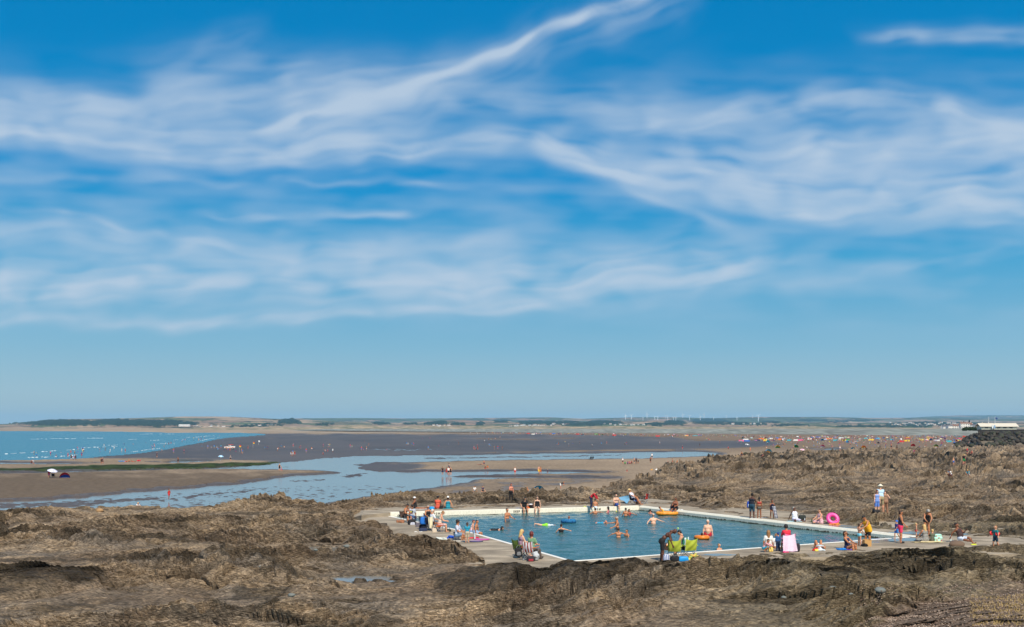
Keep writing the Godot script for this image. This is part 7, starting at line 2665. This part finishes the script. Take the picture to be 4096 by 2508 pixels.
var tones := {"red": Color8(206, 44, 48), "white": Color8(236, 236, 234), "black": Color8(26, 26, 30), "navy": Color8(32, 40, 78), "blue": Color8(40, 110, 200), "turquoise": Color8(40, 170, 190), "pink": Color8(232, 100, 150), "yellow": Color8(240, 200, 60), "orange": Color8(232, 120, 40), "green": Color8(50, 150, 80), "grey": Color8(130, 130, 134), "purple": Color8(100, 60, 140), "bare": Color8(190, 128, 92)}
var figure_paint: StandardMaterial3D
var figure_store := {}

func figure(pose_name: String, top: String, bottom: String, h: float, cell: float) -> ArrayMesh:
	var key := "%s %s %s %.2f %.3f" % [pose_name, top, bottom, h, cell]
	if not figure_store.has(key):
		var pick := key.hash()
		var skin: Color = [skins["fair"], skins["tan"], skins["red"], skins["brown"]][pick % 4].srgb_to_linear()
		var hair: Color = [hairs["brown"], hairs["dark"], hairs["light"], hairs["blond"]][(pick / 7) % 4].srgb_to_linear()
		var tc: Color = skin if top == "bare" else tones[top].srgb_to_linear()
		figure_store[key] = figure_mesh(pose_name, h, skin, tc, tones[bottom].srgb_to_linear(), hair, top != "bare" and pick % 3 != 0, cell)
	return figure_store[key]

func walker(label: String, at: Vector3, yaw: float, pose_name: String, top: String, bottom: String, h := 1.7, cell := 0.05, group := "") -> void:
	var o := part("person", figure(pose_name, top, bottom, h, cell), figure_paint, self, Transform3D(Basis(Vector3.UP, deg_to_rad(yaw)), at))
	tag(o, label, "person", group)

func pop_tent(label: String, at: Vector3, w: float, turn: float, a: Material, b: Material, group := "") -> void:
	var o := thing("beach_tent", label, "beach tent", at, turn, group)
	# a half dome in gores, open to the front
	for which in 2:
		var st := begin()
		var n := 10
		for i in n:
			for k in 5:
				var q := []
				for e in [[i, k], [i + 1, k], [i, k + 1], [i + 1, k + 1]]:
					var t: float = PI * e[0] / n
					var s: float = PI * 0.62 * e[1] / 5.0
					q.append(Vector3(cos(t) * w * 0.5, sin(t) * w * 0.56 * cos(s * 0.8), -sin(t) * sin(s) * w * 0.5))
				if (k < 3) == (which == 0):
					for p in [0, 1, 2, 1, 3, 2]:
						st.add_vertex(q[p])
		part("shell" if which == 0 else "rear_panel", done(st), a if which == 0 else b, o)
	var st := begin()
	box(st, Vector3(0, 0.02, -w * 0.15), Vector3(w * 0.9, 0.03, w * 0.5))
	part("groundsheet", done(st), b, o)

func parasol(label: String, at: Vector3, w: float, tilt: float, a: Material, b: Material, group := "") -> void:
	var o := thing("parasol", label, "parasol", at, tilt * 3.0, group)
	var st := begin()
	tube(st, Vector3.ZERO, Vector3(0, 1.9, 0), 0.03, 0.025, 6)
	part("pole", done(st), rgb(220, 220, 220), o)
	for which in 2:
		st = begin()
		for i in 12:
			if i % 2 != which:
				continue
			var t0 := TAU * i / 12.0
			var t1 := TAU * (i + 1) / 12.0
			var r0 := w * 0.5
			for seg in 2:
				var ra := r0 * seg * 0.5
				var rb := r0 * (seg + 1) * 0.5
				var ya := 1.95 - 0.42 * pow(seg * 0.5, 1.6)
				var yb := 1.95 - 0.42 * pow((seg + 1) * 0.5, 1.6)
				var p := [Vector3(cos(t0) * ra, ya, sin(t0) * ra), Vector3(cos(t0) * rb, yb, sin(t0) * rb), Vector3(cos(t1) * ra, ya, sin(t1) * ra), Vector3(cos(t1) * rb, yb, sin(t1) * rb)]
				for k in [0, 1, 2, 1, 3, 2]:
					st.add_vertex(p[k])
		part("canopy_panel", done(st), a if which == 0 else b, o, Transform3D(Basis(Vector3.RIGHT, tilt), Vector3.ZERO))

func windbreak(label: String, at: Vector3, turn: float, a: Material, group := "") -> void:
	var o := thing("windbreak", label, "windbreak", at, turn, group)
	for i in 5:
		var st := begin()
		tube(st, Vector3(i - 2.0, 0, 0.2 * sin(i * 1.3)), Vector3(i - 2.0, 1.25, 0.2 * sin(i * 1.3)), 0.025, 0.025, 6)
		part("post", done(st), rgb(180, 150, 110), o)
		if i < 4:
			st = begin()
			var p := Vector3(i - 2.0, 0.1, 0.2 * sin(i * 1.3))
			var q := Vector3(i - 1.0, 0.1, 0.2 * sin((i + 1) * 1.3))
			var d := Vector3(0, 1.05, 0)
			for e in [p, p + d, q, q, p + d, q + d]:
				st.add_vertex(e)
			part("panel", done(st), a, o)

func pickup() -> void:
	var p := on_beach(919, 1796)
	var o := thing("pickup_truck", "white lifeguard pickup truck with an orange stripe parked on the wet sand", "pickup truck", p, 0.06)
	var white := rgb(238, 238, 234, 0.35)
	var st := begin()
	box(st, Vector3(0, 0.78, 0), Vector3(4.7, 0.62, 1.75))
	box(st, Vector3(-1.75, 1.05, 0), Vector3(1.15, 0.1, 1.6))
	box(st, Vector3(1.5, 1.16, 0.84), Vector3(1.65, 0.2, 0.07))
	box(st, Vector3(1.5, 1.16, -0.84), Vector3(1.65, 0.2, 0.07))
	part("body", done(st), white, o)
	st = begin()
	for q in [[[-1.15, 1.09], [-0.55, 1.72], [0.5, 1.74], [0.65, 1.09]]]:
		for z in [-0.78, 0.78]:
			var c := []
			for e in q:
				c.append(Vector3(e[0], e[1], z))
			for k in ([0, 1, 2, 0, 2, 3] if z < 0 else [0, 2, 1, 0, 3, 2]):
				st.add_vertex(c[k])
		for k in 3:
			var a := Vector3(q[k][0], q[k][1], -0.78)
			var b := Vector3(q[k + 1][0], q[k + 1][1], -0.78)
			var w := Vector3(0, 0, 1.56)
			for e in [a, a + w, b, b, a + w, b + w]:
				st.add_vertex(e)
	part("cab", done(st), white, o)
	for z in [-0.80, 0.80]:
		for x in [[-0.86, -0.16], [-0.08, 0.48]]:
			st = begin()
			box(st, Vector3((x[0] + x[1]) / 2.0, 1.38, z), Vector3(x[1] - x[0], 0.42, 0.03))
			part("window", done(st), rgb(36, 44, 52, 0.15), o)
		st = begin()
		box(st, Vector3(0, 0.80, z * 1.11), Vector3(4.5, 0.16, 0.03))
		part("stripe", done(st), rgb(230, 110, 30), o)
	for x in [-1.5, 1.5]:
		for z in [-0.82, 0.82]:
			st = begin()
			tube(st, Vector3(x, 0.37, z - 0.12), Vector3(x, 0.37, z + 0.12), 0.37, 0.37, 18)
			var w := part("wheel", done(st), rgb(30, 30, 32, 0.9), o)
			st = begin()
			tube(st, Vector3(x, 0.37, z - 0.13), Vector3(x, 0.37, z + 0.13), 0.2, 0.2, 12)
			part("rim", done(st), rgb(170, 172, 176, 0.3), w)
	st = begin()
	for z in [-0.6, 0.6]:
		tube(st, Vector3(-0.6, 1.86, z), Vector3(1.9, 1.86, z), 0.03, 0.03, 6)
	part("roof_rack", done(st), rgb(60, 60, 60), o)
	for q in [[2.05, 0.9, rgb(200, 40, 40)], [-2.36, 0.85, rgb(230, 230, 220, 0.2)]]:
		for z in [-0.7, 0.7]:
			st = begin()
			box(st, Vector3(q[0] + (0.28 if q[0] > 0 else 0.0), q[1], z), Vector3(0.08, 0.16, 0.24))
			part("tail_light" if q[0] > 0 else "headlight", done(st), q[2], o)
	var b := thing("rescue_board", "red rescue board lying on the roof rack of the lifeguard truck", "surfboard", p + Vector3(0.5, 1.90, 0), 0.06)
	part("deck", soft([[Vector3(-1.2, 0.06, 0), Vector3(0.2, 0.06, 0), 0.05, 0.12], [Vector3(0.2, 0.06, 0), Vector3(1.3, 0.1, 0), 0.12, 0.04]], 0.05, 0.05), rgb(220, 60, 40, 0.4), b)

func flag(label: String, u: float, v: float, tall: float, top: Material, low: Material) -> void:
	var o := thing("beach_flag", label, "flag", on_beach(u, v), -0.3)
	var st := begin()
	tube(st, Vector3.ZERO, Vector3(0, tall, 0), 0.03, 0.02, 6)
	part("pole", done(st), rgb(226, 226, 226), o)
	for k in 2:
		st = begin()
		for i in 6:
			var a := Vector3(i * 0.15, tall - 0.02 - k * 0.42 - i * 0.015, sin(i * 1.1) * 0.06)
			var b := Vector3((i + 1) * 0.15, tall - 0.02 - k * 0.42 - (i + 1) * 0.015, sin((i + 1) * 1.1) * 0.06)
			var d := Vector3(0, -0.42, 0)
			for e in [a, b, a + d, b, b + d, a + d]:
				st.add_vertex(e)
		part("flag_band", done(st), top if k == 0 else low, o)

func beach_people() -> void:
	figure_paint = StandardMaterial3D.new()
	figure_paint.vertex_color_use_as_albedo = true
	figure_paint.roughness = 0.8
	pickup()
	flag("red over yellow bathing flag beside the lifeguard truck", 957, 1808, 2.9, rgb(206, 36, 40), rgb(240, 200, 40))
	flag("red over yellow bathing flag farther out than the lifeguard truck", 1012, 1791, 2.9, rgb(206, 36, 40), rgb(240, 200, 40))
	flag("white flag on the wet sand seaward of the groups of walkers", 1034, 1780, 2.6, rgb(236, 236, 236), rgb(236, 236, 236))
	# people whose look and place can be told
	var list := [
		[676, 1998, "stride", "red", "red", 1.5, 60, "child in a red swimsuit walking through the wet channel nearest the left rock"],
		[1770, 1901, "stand", "black", "navy", 1.78, 30, "person in black standing apart at the left of the group in the channel"],
		[1786, 1899, "stride", "red", "red", 1.5, -40, "person in red in the group standing in the channel"],
		[1794, 1901, "stand", "white", "black", 1.72, 20, "person in white and black in the middle of the group in the channel"],
		[1803, 1901, "stand", "black", "black", 1.74, -30, "person in a black wetsuit at the right of the group in the channel"],
		[1796, 1882, "stride", "grey", "navy", 1.7, 160, "person in grey on the sandbank just beyond the group in the channel"],
		[1940, 1876, "cross", "bare", "red", 1.7, 60, "bare chested person sitting on the sandbank beyond the channel group"],
		[1952, 1875, "cross", "orange", "grey", 1.7, -60, "person in orange sitting on the sandbank facing a bare chested one"],
		[1936, 1861, "kneel", "bare", "navy", 1.6, 0, "bare backed person kneeling far back on the sandbank"],
		[1922, 1860, "supine", "black", "black", 1.7, 90, "person in black lying far back on the sandbank"],
		[2060, 1900, "stand", "white", "red", 1.72, 10, "person in a white top and red bottoms standing alone in the channel"],
		[2155, 1898, "stand", "bare", "yellow", 1.78, 10, "bare chested person with a yellow towel in the channel beside another"],
		[2162, 1899, "stride", "bare", "orange", 1.74, -20, "bare chested person in orange in the channel beside the yellow towel"],
		[2190, 1896, "stand", "navy", "navy", 1.05, 20, "small child in navy in the channel right of two bare chested ones"],
		[1118, 1885, "stand", "black", "black", 1.74, 20, "person in a black swimsuit on the tip of the brown sand spit"],
		[1126, 1887, "stride", "bare", "pink", 1.2, -60, "child beside the black swimsuit on the brown sand spit"],
		[922, 1845, "stand", "grey", "black", 1.72, 0, "person standing at the landward end of the seaweed band"],
		[712, 1852, "stand", "bare", "black", 1.72, 150, "bare chested person by the thin pool above the seaweed"],
		[405, 1856, "stride", "black", "black", 1.7, 40, "person in a black wetsuit, seaward of two by the weed pools"],
		[411, 1856, "stride", "navy", "black", 1.7, -20, "person in a navy wetsuit, landward of two by the weed pools"],
		[285, 1840, "stand", "black", "black", 1.7, 30, "person in black at the sea's edge above the thin pool"],
		[293, 1841, "bend", "pink", "white", 1.6, 70, "person in pink stooping between two at the sea's edge"],
		[303, 1841, "stand", "navy", "black", 1.72, -30, "person in navy at the sea's edge beside the stooping one"],
		[125, 1856, "crouch", "black", "navy", 1.6, 30, "person in black crouching at the far left end of the thin pool"],
		[135, 1856, "kneel", "white", "grey", 1.6, -30, "person in white kneeling at the far left end of the thin pool"],
		[505, 1849, "supine", "pink", "red", 1.7, 70, "sunbather in pink lying on the sand above the seaweed"],
		[516, 1848, "cross", "bare", "black", 1.7, 10, "bare chested sunbather sitting above the seaweed"],
		[530, 1848, "supine", "orange", "red", 1.7, -70, "sunbather in orange lying landward of the sitting one above the seaweed"],
		[196, 1912, "stand", "red", "pink", 1.6, 30, "person in red standing under the white parasol on the brown sand"],
		[545, 2042, "crouch", "white", "blue", 1.6, 60, "person in white and blue crouching just behind the left rock"],
		[1899, 1966, "cross", "white", "grey", 1.6, 0, "person in white sitting on the sand, head just showing over the rock"],
		[1930, 1966, "cross", "navy", "black", 1.6, 30, "person in navy sitting on the sand just showing over the rock"],
		[2110, 1972, "cross", "bare", "black", 1.7, -20, "bare chested person sitting by the blue tent behind the rock"],
		[2242, 1957, "bend", "black", "white", 1.6, 80, "person in black and white bending over behind the rock crest"],
		[2491, 1856, "stand", "white", "black", 1.72, 30, "person in a white top at the left of the picnic group by the sandbank edge"],
		[2500, 1858, "cross", "green", "black", 1.6, 0, "person in green sitting in the picnic group"],
		[2510, 1858, "cross", "purple", "navy", 1.6, 40, "person in purple sitting in the picnic group"],
		[2520, 1858, "crouch", "pink", "black", 1.6, -40, "person in pink crouching in the picnic group"],
		[2526, 1857, "crouch", "black", "black", 1.7, 0, "person in black crouching at the end of the picnic group"],
		[2537, 1856, "stand", "bare", "navy", 1.76, 60, "bare chested person standing right of the picnic group"],
		[2545, 1856, "stand", "navy", "black", 1.72, -30, "person in navy standing between two right of the picnic group"],
		[2553, 1856, "bend", "grey", "black", 1.7, -70, "person in grey bending at the far end of the picnic group"],
		[2608, 1836, "stand", "white", "black", 1.78, 20, "person in a white top standing by the far water channel"],
		[2602, 1852, "stand", "bare", "black", 1.76, -20, "bare chested person in black shorts below the one in the white top"],
		[2690, 1860, "wide", "bare", "red", 1.76, 90, "bare chested person carrying a board by the weedy reef tip"],
		[2709, 1867, "stand", "bare", "black", 1.74, -20, "bare chested person beside the board carrier"],
		[2672, 1862, "stand", "pink", "navy", 1.2, 20, "child in pink left of the board carrier"],
		[2665, 1884, "stand", "grey", "black", 1.68, 30, "person in grey at the seaward toe of the reef"],
		[2671, 1884, "stand", "white", "navy", 1.5, -60, "person in white beside the one in grey at the reef toe"],
		[2508, 1890, "stand", "black", "red", 0.8, 0, "tiny child in black and red on the sand near the reef edge"],
		[2966, 1823, "cross", "black", "navy", 1.7, 0, "person in black sitting by the grey green tent on the reef edge"],
		[3046, 1829, "crouch", "navy", "black", 1.6, 50, "person in navy crouching by the pink ball on the reef edge"],
		[2730, 1798, "stride", "navy", "red", 1.76, 30, "person in navy and red striding alone across the wet flat"],
		[2799, 1786, "stride", "black", "black", 1.76, 50, "person in black running across the wet flat"],
		[2913, 1801, "stand", "red", "black", 1.6, 0, "person in red standing alone on the wet flat before the reef"],
		[3001, 1805, "stand", "bare", "orange", 1.72, 20, "bare chested person in orange near the striped tent"],
		[3656, 1821, "bend", "pink", "pink", 1.7, 30, "person in pink bending on the far reef"],
		[3869, 1817, "stand", "red", "navy", 1.6, 20, "person in red standing on the far reef near the sitting one"],
		[3888, 1817, "cross", "red", "black", 1.7, -40, "person in red sitting on the far reef"],
		[3856, 1868, "stride", "black", "green", 1.8, 150, "person in black standing in the dark gully with a green bucket"],
		[3814, 1866, "stand", "bare", "blue", 1.3, 20, "child in blue shorts standing in the dark gully"],
		[3804, 1912, "crouch", "white", "navy", 1.7, -60, "person in a white shirt crouching on the right reef"],
		[3874, 1911, "crouch", "turquoise", "white", 1.6, -40, "person in turquoise crouching on the right reef"],
		[3858, 1790, "stand", "white", "navy", 1.75, 10, "person in white and navy on the sand before the rock armour"],
		[3780, 1800, "stride", "white", "grey", 1.7, 60, "person in white striding across the edge of the far reef"],
		[3565, 1800, "stride", "bare", "black", 1.74, -60, "bare chested person walking along the far reef, seaward of two"],
		[3588, 1800, "stride", "black", "black", 1.74, -60, "person in black walking along the far reef, landward of two"],
		[3360, 1812, "stand", "white", "grey", 1.7, 0, "person in white standing beside the long reef pools"],
	]
	for e in list:
		var reef: bool = (e[0] > 3100 and e[1] > 1795) or (e[0] > 2960 and e[1] > 1820)
		var at := on_rock(e[0], e[1]) if reef else on_beach(e[0], e[1])
		walker(e[7], at, e[6], e[2], e[3], e[4], e[5], 0.034)
	# furniture that can be told
	pop_tent("red and blue pop-up tent on the brown sand at the far left", on_beach(259, 1913), 2.1, 0.3, rgb(214, 40, 56), rgb(36, 92, 190))
	parasol("white parasol leaning over a dark chair on the brown sand at the far left", on_beach(205, 1912), 2.0, 0.3, rgb(226, 226, 240), rgb(196, 200, 226))
	camp_chair("dark folding chair in the shade of the white parasol", on_beach(214, 1912), 40, rgb(40, 40, 46), rgb(60, 60, 60), 1.0)
	pop_tent("bright blue pop-up tent showing above the rock behind the deep end", on_beach(2155, 1970), 2.0, 0.2, rgb(20, 150, 206), rgb(16, 110, 170))
	heap("towel", "white cloth beside the blue tent behind the rock", on_beach(2130, 1968), 1.0, 0.6, 0.4, 91, rgb(236, 236, 236))
	pop_tent("grey green tent at the edge of the reef", on_beach(2982, 1821), 2.0, -0.2, rgb(130, 158, 136), rgb(112, 140, 120))
	pop_tent("turquoise and orange striped tent on the reef edge beside a dog", on_beach(3076, 1813), 3.0, 0.4, rgb(60, 160, 200), rgb(240, 170, 70))
	pop_tent("turquoise pop-up tent in front of the beach crowd by the reef pools", on_beach(3412, 1800), 2.2, 0.1, rgb(30, 170, 214), rgb(24, 140, 186))
	pop_tent("pale blue tent by the weedy reef tip", on_beach(2725, 1862), 1.4, 0.2, rgb(150, 180, 190), rgb(126, 156, 170))
	heap("towel", "blue towels at the weedy reef tip", on_beach(2782, 1857), 2.4, 0.9, 0.5, 92, rgb(40, 110, 200))
	heap("bags", "white and orange heap of bags on the sand below the picnic group", on_beach(2632, 1882), 1.4, 0.7, 0.7, 93, rgb(236, 232, 226), "bags")
	heap("bucket", "small orange bucket left of the white heap of bags", on_beach(2606, 1882), 0.5, 0.4, 0.4, 94, rgb(238, 170, 60), "bucket")
	heap("towel", "bright blue towel by the sunbathers above the seaweed", on_beach(486, 1848), 1.6, 0.8, 0.5, 95, rgb(40, 140, 214))
	heap("inflatable", "red inflatable by the sunbathers above the seaweed", on_beach(553, 1846), 1.1, 0.7, 0.6, 96, rgb(222, 50, 70), "inflatable toy")
	parasol("small blue and white parasol by the weed band's landward end", on_beach(882, 1846), 1.6, 0.2, rgb(60, 170, 220), rgb(226, 236, 240))
	for q in [[2360, 0.2, "nearer"], [2368, 0.2, "farther"]]:
		camp_chair("dark lounger chair at the far water's edge, %s of two" % q[2], on_beach(q[0], 1841), -60, rgb(26, 26, 28), rgb(30, 30, 32), 1.3)
	var dog := thing("dog", "black dog standing left of the striped tent on the reef edge", "dog", on_beach(3035, 1814), 1.4)
	part("body", soft([[Vector3(0, 0.45, -0.28), Vector3(0, 0.48, 0.22), 0.11, 0.14], [Vector3(0, 0.54, 0.26), Vector3(0, 0.70, 0.40), 0.08, 0.07], [Vector3(0, 0.72, 0.42), Vector3(0, 0.68, 0.58), 0.075, 0.045], [Vector3(0.04, 0.78, 0.40), Vector3(0.06, 0.72, 0.38), 0.02, 0.02], [Vector3(-0.04, 0.78, 0.40), Vector3(-0.06, 0.72, 0.38), 0.02, 0.02], [Vector3(0, 0.5, -0.32), Vector3(0, 0.62, -0.52), 0.03, 0.015],
		[Vector3(0.08, 0.42, 0.2), Vector3(0.08, 0.04, 0.2), 0.06, 0.025], [Vector3(-0.08, 0.42, 0.2), Vector3(-0.08, 0.04, 0.24), 0.06, 0.025], [Vector3(0.08, 0.42, -0.26), Vector3(0.08, 0.26, -0.2), 0.08, 0.045], [Vector3(0.08, 0.26, -0.2), Vector3(0.08, 0.18, -0.32), 0.045, 0.03], [Vector3(0.08, 0.18, -0.32), Vector3(0.08, 0.03, -0.28), 0.03, 0.025], [Vector3(-0.08, 0.42, -0.26), Vector3(-0.08, 0.26, -0.2), 0.08, 0.045], [Vector3(-0.08, 0.26, -0.2), Vector3(-0.08, 0.18, -0.32), 0.045, 0.03], [Vector3(-0.08, 0.18, -0.32), Vector3(-0.08, 0.03, -0.28), 0.03, 0.025]], 0.03, 0.028), rgb(26, 24, 24), dog)
	crowd()

func crowd() -> void:
	var tops := ["bare", "bare", "red", "white", "blue", "white", "black", "navy", "blue", "turquoise", "pink", "yellow", "orange", "purple"]
	var bottoms := ["black", "navy", "red", "blue", "white", "grey", "turquoise"]
	var g := RandomNumberGenerator.new()
	g.seed = 17
	# a store of small figures, shared by every far person
	var combos := []
	for i in 34:
		combos.append([tops[i % tops.size()], bottoms[(i * 5) % bottoms.size()]])
	# walkers on the wet flat: their marks, by bearing and dip
	var marks := [845, 1794, 857, 1793, 868, 1794, 876, 1795, 884, 1793, 892, 1766, 907, 1784, 896, 1806, 912, 1806, 920, 1806, 944, 1811, 966, 1813, 970, 1815, 992, 1797, 960, 1769, 1059, 1796, 1069, 1796, 1110, 1803, 1125, 1792, 1138, 1792, 1173, 1788, 1198, 1794, 1203, 1795, 1248, 1798, 1163, 1822, 1168, 1825, 1173, 1824, 1179, 1822, 1171, 1818, 1293, 1820, 1303, 1807, 1311, 1808, 1225, 1811, 1331, 1810, 1293, 1789, 1313, 1789, 1319, 1788, 1401, 1791, 1408, 1791, 1446, 1802, 1455, 1801, 1466, 1802, 1473, 1783, 1459, 1770, 1548, 1802, 1626, 1780, 1632, 1782, 1648, 1782, 1654, 1783, 1713, 1799, 1755, 1787, 1794, 1780, 1834, 1780, 1830, 1765, 1896, 1799, 1905, 1801, 1911, 1800, 1909, 1786, 1938, 1770, 1963, 1786, 1957, 1786, 1977, 1800, 1991, 1798, 2009, 1800, 1955, 1762, 1962, 1762, 1981, 1759, 2000, 1752, 2050, 1752, 2200, 1747, 2228, 1780, 2233, 1780, 2259, 1771, 2275, 1786, 2291, 1780, 2319, 1776, 2371, 1788, 2427, 1775, 2406, 1776, 2395, 1760, 2403, 1761, 2499, 1780, 2506, 1780, 2516, 1779, 2639, 1776, 2747, 1763, 2827, 1762, 2834, 1762, 2840, 1762, 2879, 1773, 2950, 1771, 645, 1807, 628, 1830, 694, 1812, 736, 1814, 808, 1794, 831, 1795, 871, 1800, 2520, 1744, 2460, 1746, 1720, 1755, 1860, 1757, 1690, 1757]
	var n_named := 0
	for i in range(0, marks.size(), 2):
		var c: Array = combos[g.randi() % combos.size()]
		var pose: String = ["stand", "stride", "stand", "stride", "stand", "bend", "crouch"][g.randi() % 7]
		var small := g.randf() < 0.25
		walker("far walker %s, %s, %s" % ["in " + c[0] + " top" if c[0] != "bare" else "bare chested", c[1] + " shorts", "seaward of the lifeguard truck" if marks[i] < 900 else "beyond the lifeguard truck" if marks[i] < 1100 else "seaward of the sandbank group" if marks[i] < 1750 else "beyond the sandbank" if marks[i] < 2450 else "on the flat before the shingle ridge"], on_beach(marks[i], marks[i + 1]), g.randf() * 360.0, pose, c[0], c[1], 1.18 if small else 1.7, 0.06, "walkers on the wet flat")
		n_named += 1
	# bathers in the shallows
	for i in 66:
		var u := 112.0 + 800.0 * pow(g.randf(), 0.85)
		var shore: float = line_at([-600, 1848, 113, 1838, 295, 1832, 392, 1820, 480, 1814, 555, 1806, 652, 1792, 717, 1778, 798, 1764, 847, 1752, 928, 1744, 1000, 1740], u)
		var depth := g.randf()
		var v: float = shore - 1.0 - depth * (34.0 if u < 600.0 else 16.0 if u < 800.0 else 7.0)
		var c: Array = combos[g.randi() % combos.size()]
		var p := on(u, v, 0.1)
		walker("tiny bather %s in the shallow surf, %s" % ["in " + c[0] + " top" if c[0] != "bare" else "bare chested", "at the far left" if u < 300.0 else "before the headland" if u < 600.0 else "by the curve of the shore"], p - Vector3(0, 0.10 + 0.5 * depth, 0), g.randf() * 360.0, ["stand", "wade", "stride", "wade"][g.randi() % 4], c[0], c[1], 1.7 if g.randf() < 0.7 else 1.2, 0.06, "bathers in the surf")
	# the crowd on the upper sand below the shingle: the nearest as persons, the rest as one mass
	var merged_v := PackedVector3Array()
	var merged_n := PackedVector3Array()
	var merged_c := PackedColorArray()
	var merged_i := PackedInt32Array()
	for i in 1750:
		var u := 0.0
		var v := 0.0
		if i < 1150:
			u = 3020.0 + 900.0 * pow(g.randf(), 0.75)
			v = 1745.0 + 14.0 * g.randf() + 20.0 * pow(g.randf(), 3.0)
		elif i < 1260:
			u = g.randf_range(3050.0, 3930.0)
			v = g.randf_range(1768.0, 1794.0)
		else:
			u = g.randf_range(1880.0, 3080.0)
			v = line_at([1880, 1731, 2200, 1735, 2500, 1740, 2800, 1744, 3080, 1748], u) + g.randf_range(-2.5, 5.0)
		var pose: String = ["stand", "stride", "cross", "cross", "kneel", "supine", "stand", "knees", "bend"][g.randi() % 9]
		var c: Array = combos[g.randi() % combos.size()]
		var at := on_beach(u, v)
		var yaw := g.randf() * 360.0
		var h := 1.7 if g.randf() < 0.7 else 1.2
		var m := figure(pose, c[0], c[1], h, 0.075)
		var arr := m.surface_get_arrays(0)
		var t := Transform3D(Basis(Vector3.UP, deg_to_rad(yaw)), at)
		var base := merged_v.size()
		merged_v.append_array(t * (arr[Mesh.ARRAY_VERTEX] as PackedVector3Array))
		merged_n.append_array(Transform3D(t.basis, Vector3.ZERO) * (arr[Mesh.ARRAY_NORMAL] as PackedVector3Array))
		merged_c.append_array(arr[Mesh.ARRAY_COLOR])
		for k in arr[Mesh.ARRAY_INDEX]:
			merged_i.append(base + k)
	var arr := []
	arr.resize(Mesh.ARRAY_MAX)
	arr[Mesh.ARRAY_VERTEX] = merged_v
	arr[Mesh.ARRAY_NORMAL] = merged_n
	arr[Mesh.ARRAY_COLOR] = merged_c
	arr[Mesh.ARRAY_INDEX] = merged_i
	var mm := ArrayMesh.new()
	mm.add_surface_from_arrays(Mesh.PRIMITIVE_TRIANGLES, arr)
	var o := part("crowd", mm, figure_paint, self)
	o.set_meta("kind", "stuff")
	tag(o, "dense far crowd of beachgoers below the shingle ridge", "crowd")
	# tents, parasols and windbreaks among them
	var bright := ["blue", "turquoise", "red", "green", "white", "orange", "navy", "yellow", "pink", "blue", "turquoise", "white"]
	for i in 190:
		var u := g.randf_range(2950.0, 3900.0) if i < 140 else g.randf_range(1950.0, 2950.0)
		var v := 1749.0 + 12.0 * g.randf() + 20.0 * pow(g.randf(), 3.0) if i < 140 else line_at([1880, 1732, 2500, 1741, 3080, 1749], u) + g.randf_range(-1.0, 4.0)
		var a: String = bright[g.randi() % bright.size()]
		var b: String = bright[g.randi() % bright.size()]
		var ma := paint(tones[a], 0.7)
		var mb := paint(tones[b], 0.7)
		var at := on_beach(u, v)
		match i % 4:
			0:
				pop_tent("small %s beach tent with %s panels among the far crowd" % [a, b], at, g.randf_range(1.7, 2.6), g.randf_range(-1.5, 1.5), ma, mb, "tents of the beach crowd")
			1, 2:
				parasol("%s and %s parasol among the far crowd" % [a, b], at, g.randf_range(1.8, 2.5), g.randf_range(-0.3, 0.3), ma, mb, "parasols of the beach crowd")
			3:
				windbreak("%s windbreak among the far crowd" % a, at, g.randf_range(-0.6, 0.6), ma, "windbreaks of the beach crowd")
	var told := [["tent", 3653, 1786, "red", "red", "plain red pop-up tent at the front of the far crowd"], ["tent", 3745, 1789, "green", "yellow", "green and yellow tent at the front of the far crowd"], ["tent", 3185, 1791, "green", "green", "bright green tent right of the long yellow and green one"], ["tent", 3112, 1793, "yellow", "green", "long yellow and green tent near the reef edge"], ["tent", 3455, 1794, "orange", "yellow", "orange tent right of the turquoise pop-up tent"], ["tent", 3291, 1790, "pink", "white", "pink and white tent standing alone before the reef pools"], ["parasol", 2986, 1790, "white", "grey", "white and grey parasol standing alone left of the reef"], ["tent", 3072, 1769, "turquoise", "turquoise", "turquoise tent at the seaward end of the far crowd"], ["parasol", 3207, 1815, "white", "pink", "white and pink parasol on the reef near the long pools"], ["tent", 3290, 1763, "turquoise", "blue", "broad turquoise and blue shelter in the crowd's middle"], ["wind", 3795, 1769, "turquoise", "turquoise", "long turquoise windbreak near the rock armour"], ["tent", 3724, 1762, "blue", "blue", "large plain blue tent near the rock armour"], ["wind", 3390, 1762, "green", "green", "long green windbreak in the far crowd"]]
	for e in told:
		var at := on_beach(e[1], e[2])
		if e[0] == "tent":
			pop_tent(e[5], at, 2.6, 0.2, paint(tones[e[3]], 0.7), paint(tones[e[4]], 0.7))
		elif e[0] == "parasol":
			parasol(e[5], at, 2.3, 0.25, paint(tones[e[3]], 0.7), paint(tones[e[4]], 0.7))
		else:
			windbreak(e[5], at, 0.1, paint(tones[e[3]], 0.7))

func _ready() -> void:
	rng.seed = 7
	sky_sun_camera()
	make_maps()
	make_beach()
	make_waters()
	make_rock()
	make_pool()
	make_far_shore()
	far_deck()
	left_cluster()
	bathers()
	right_deck()
	near_edge()
	shore_details()
	beach_people()
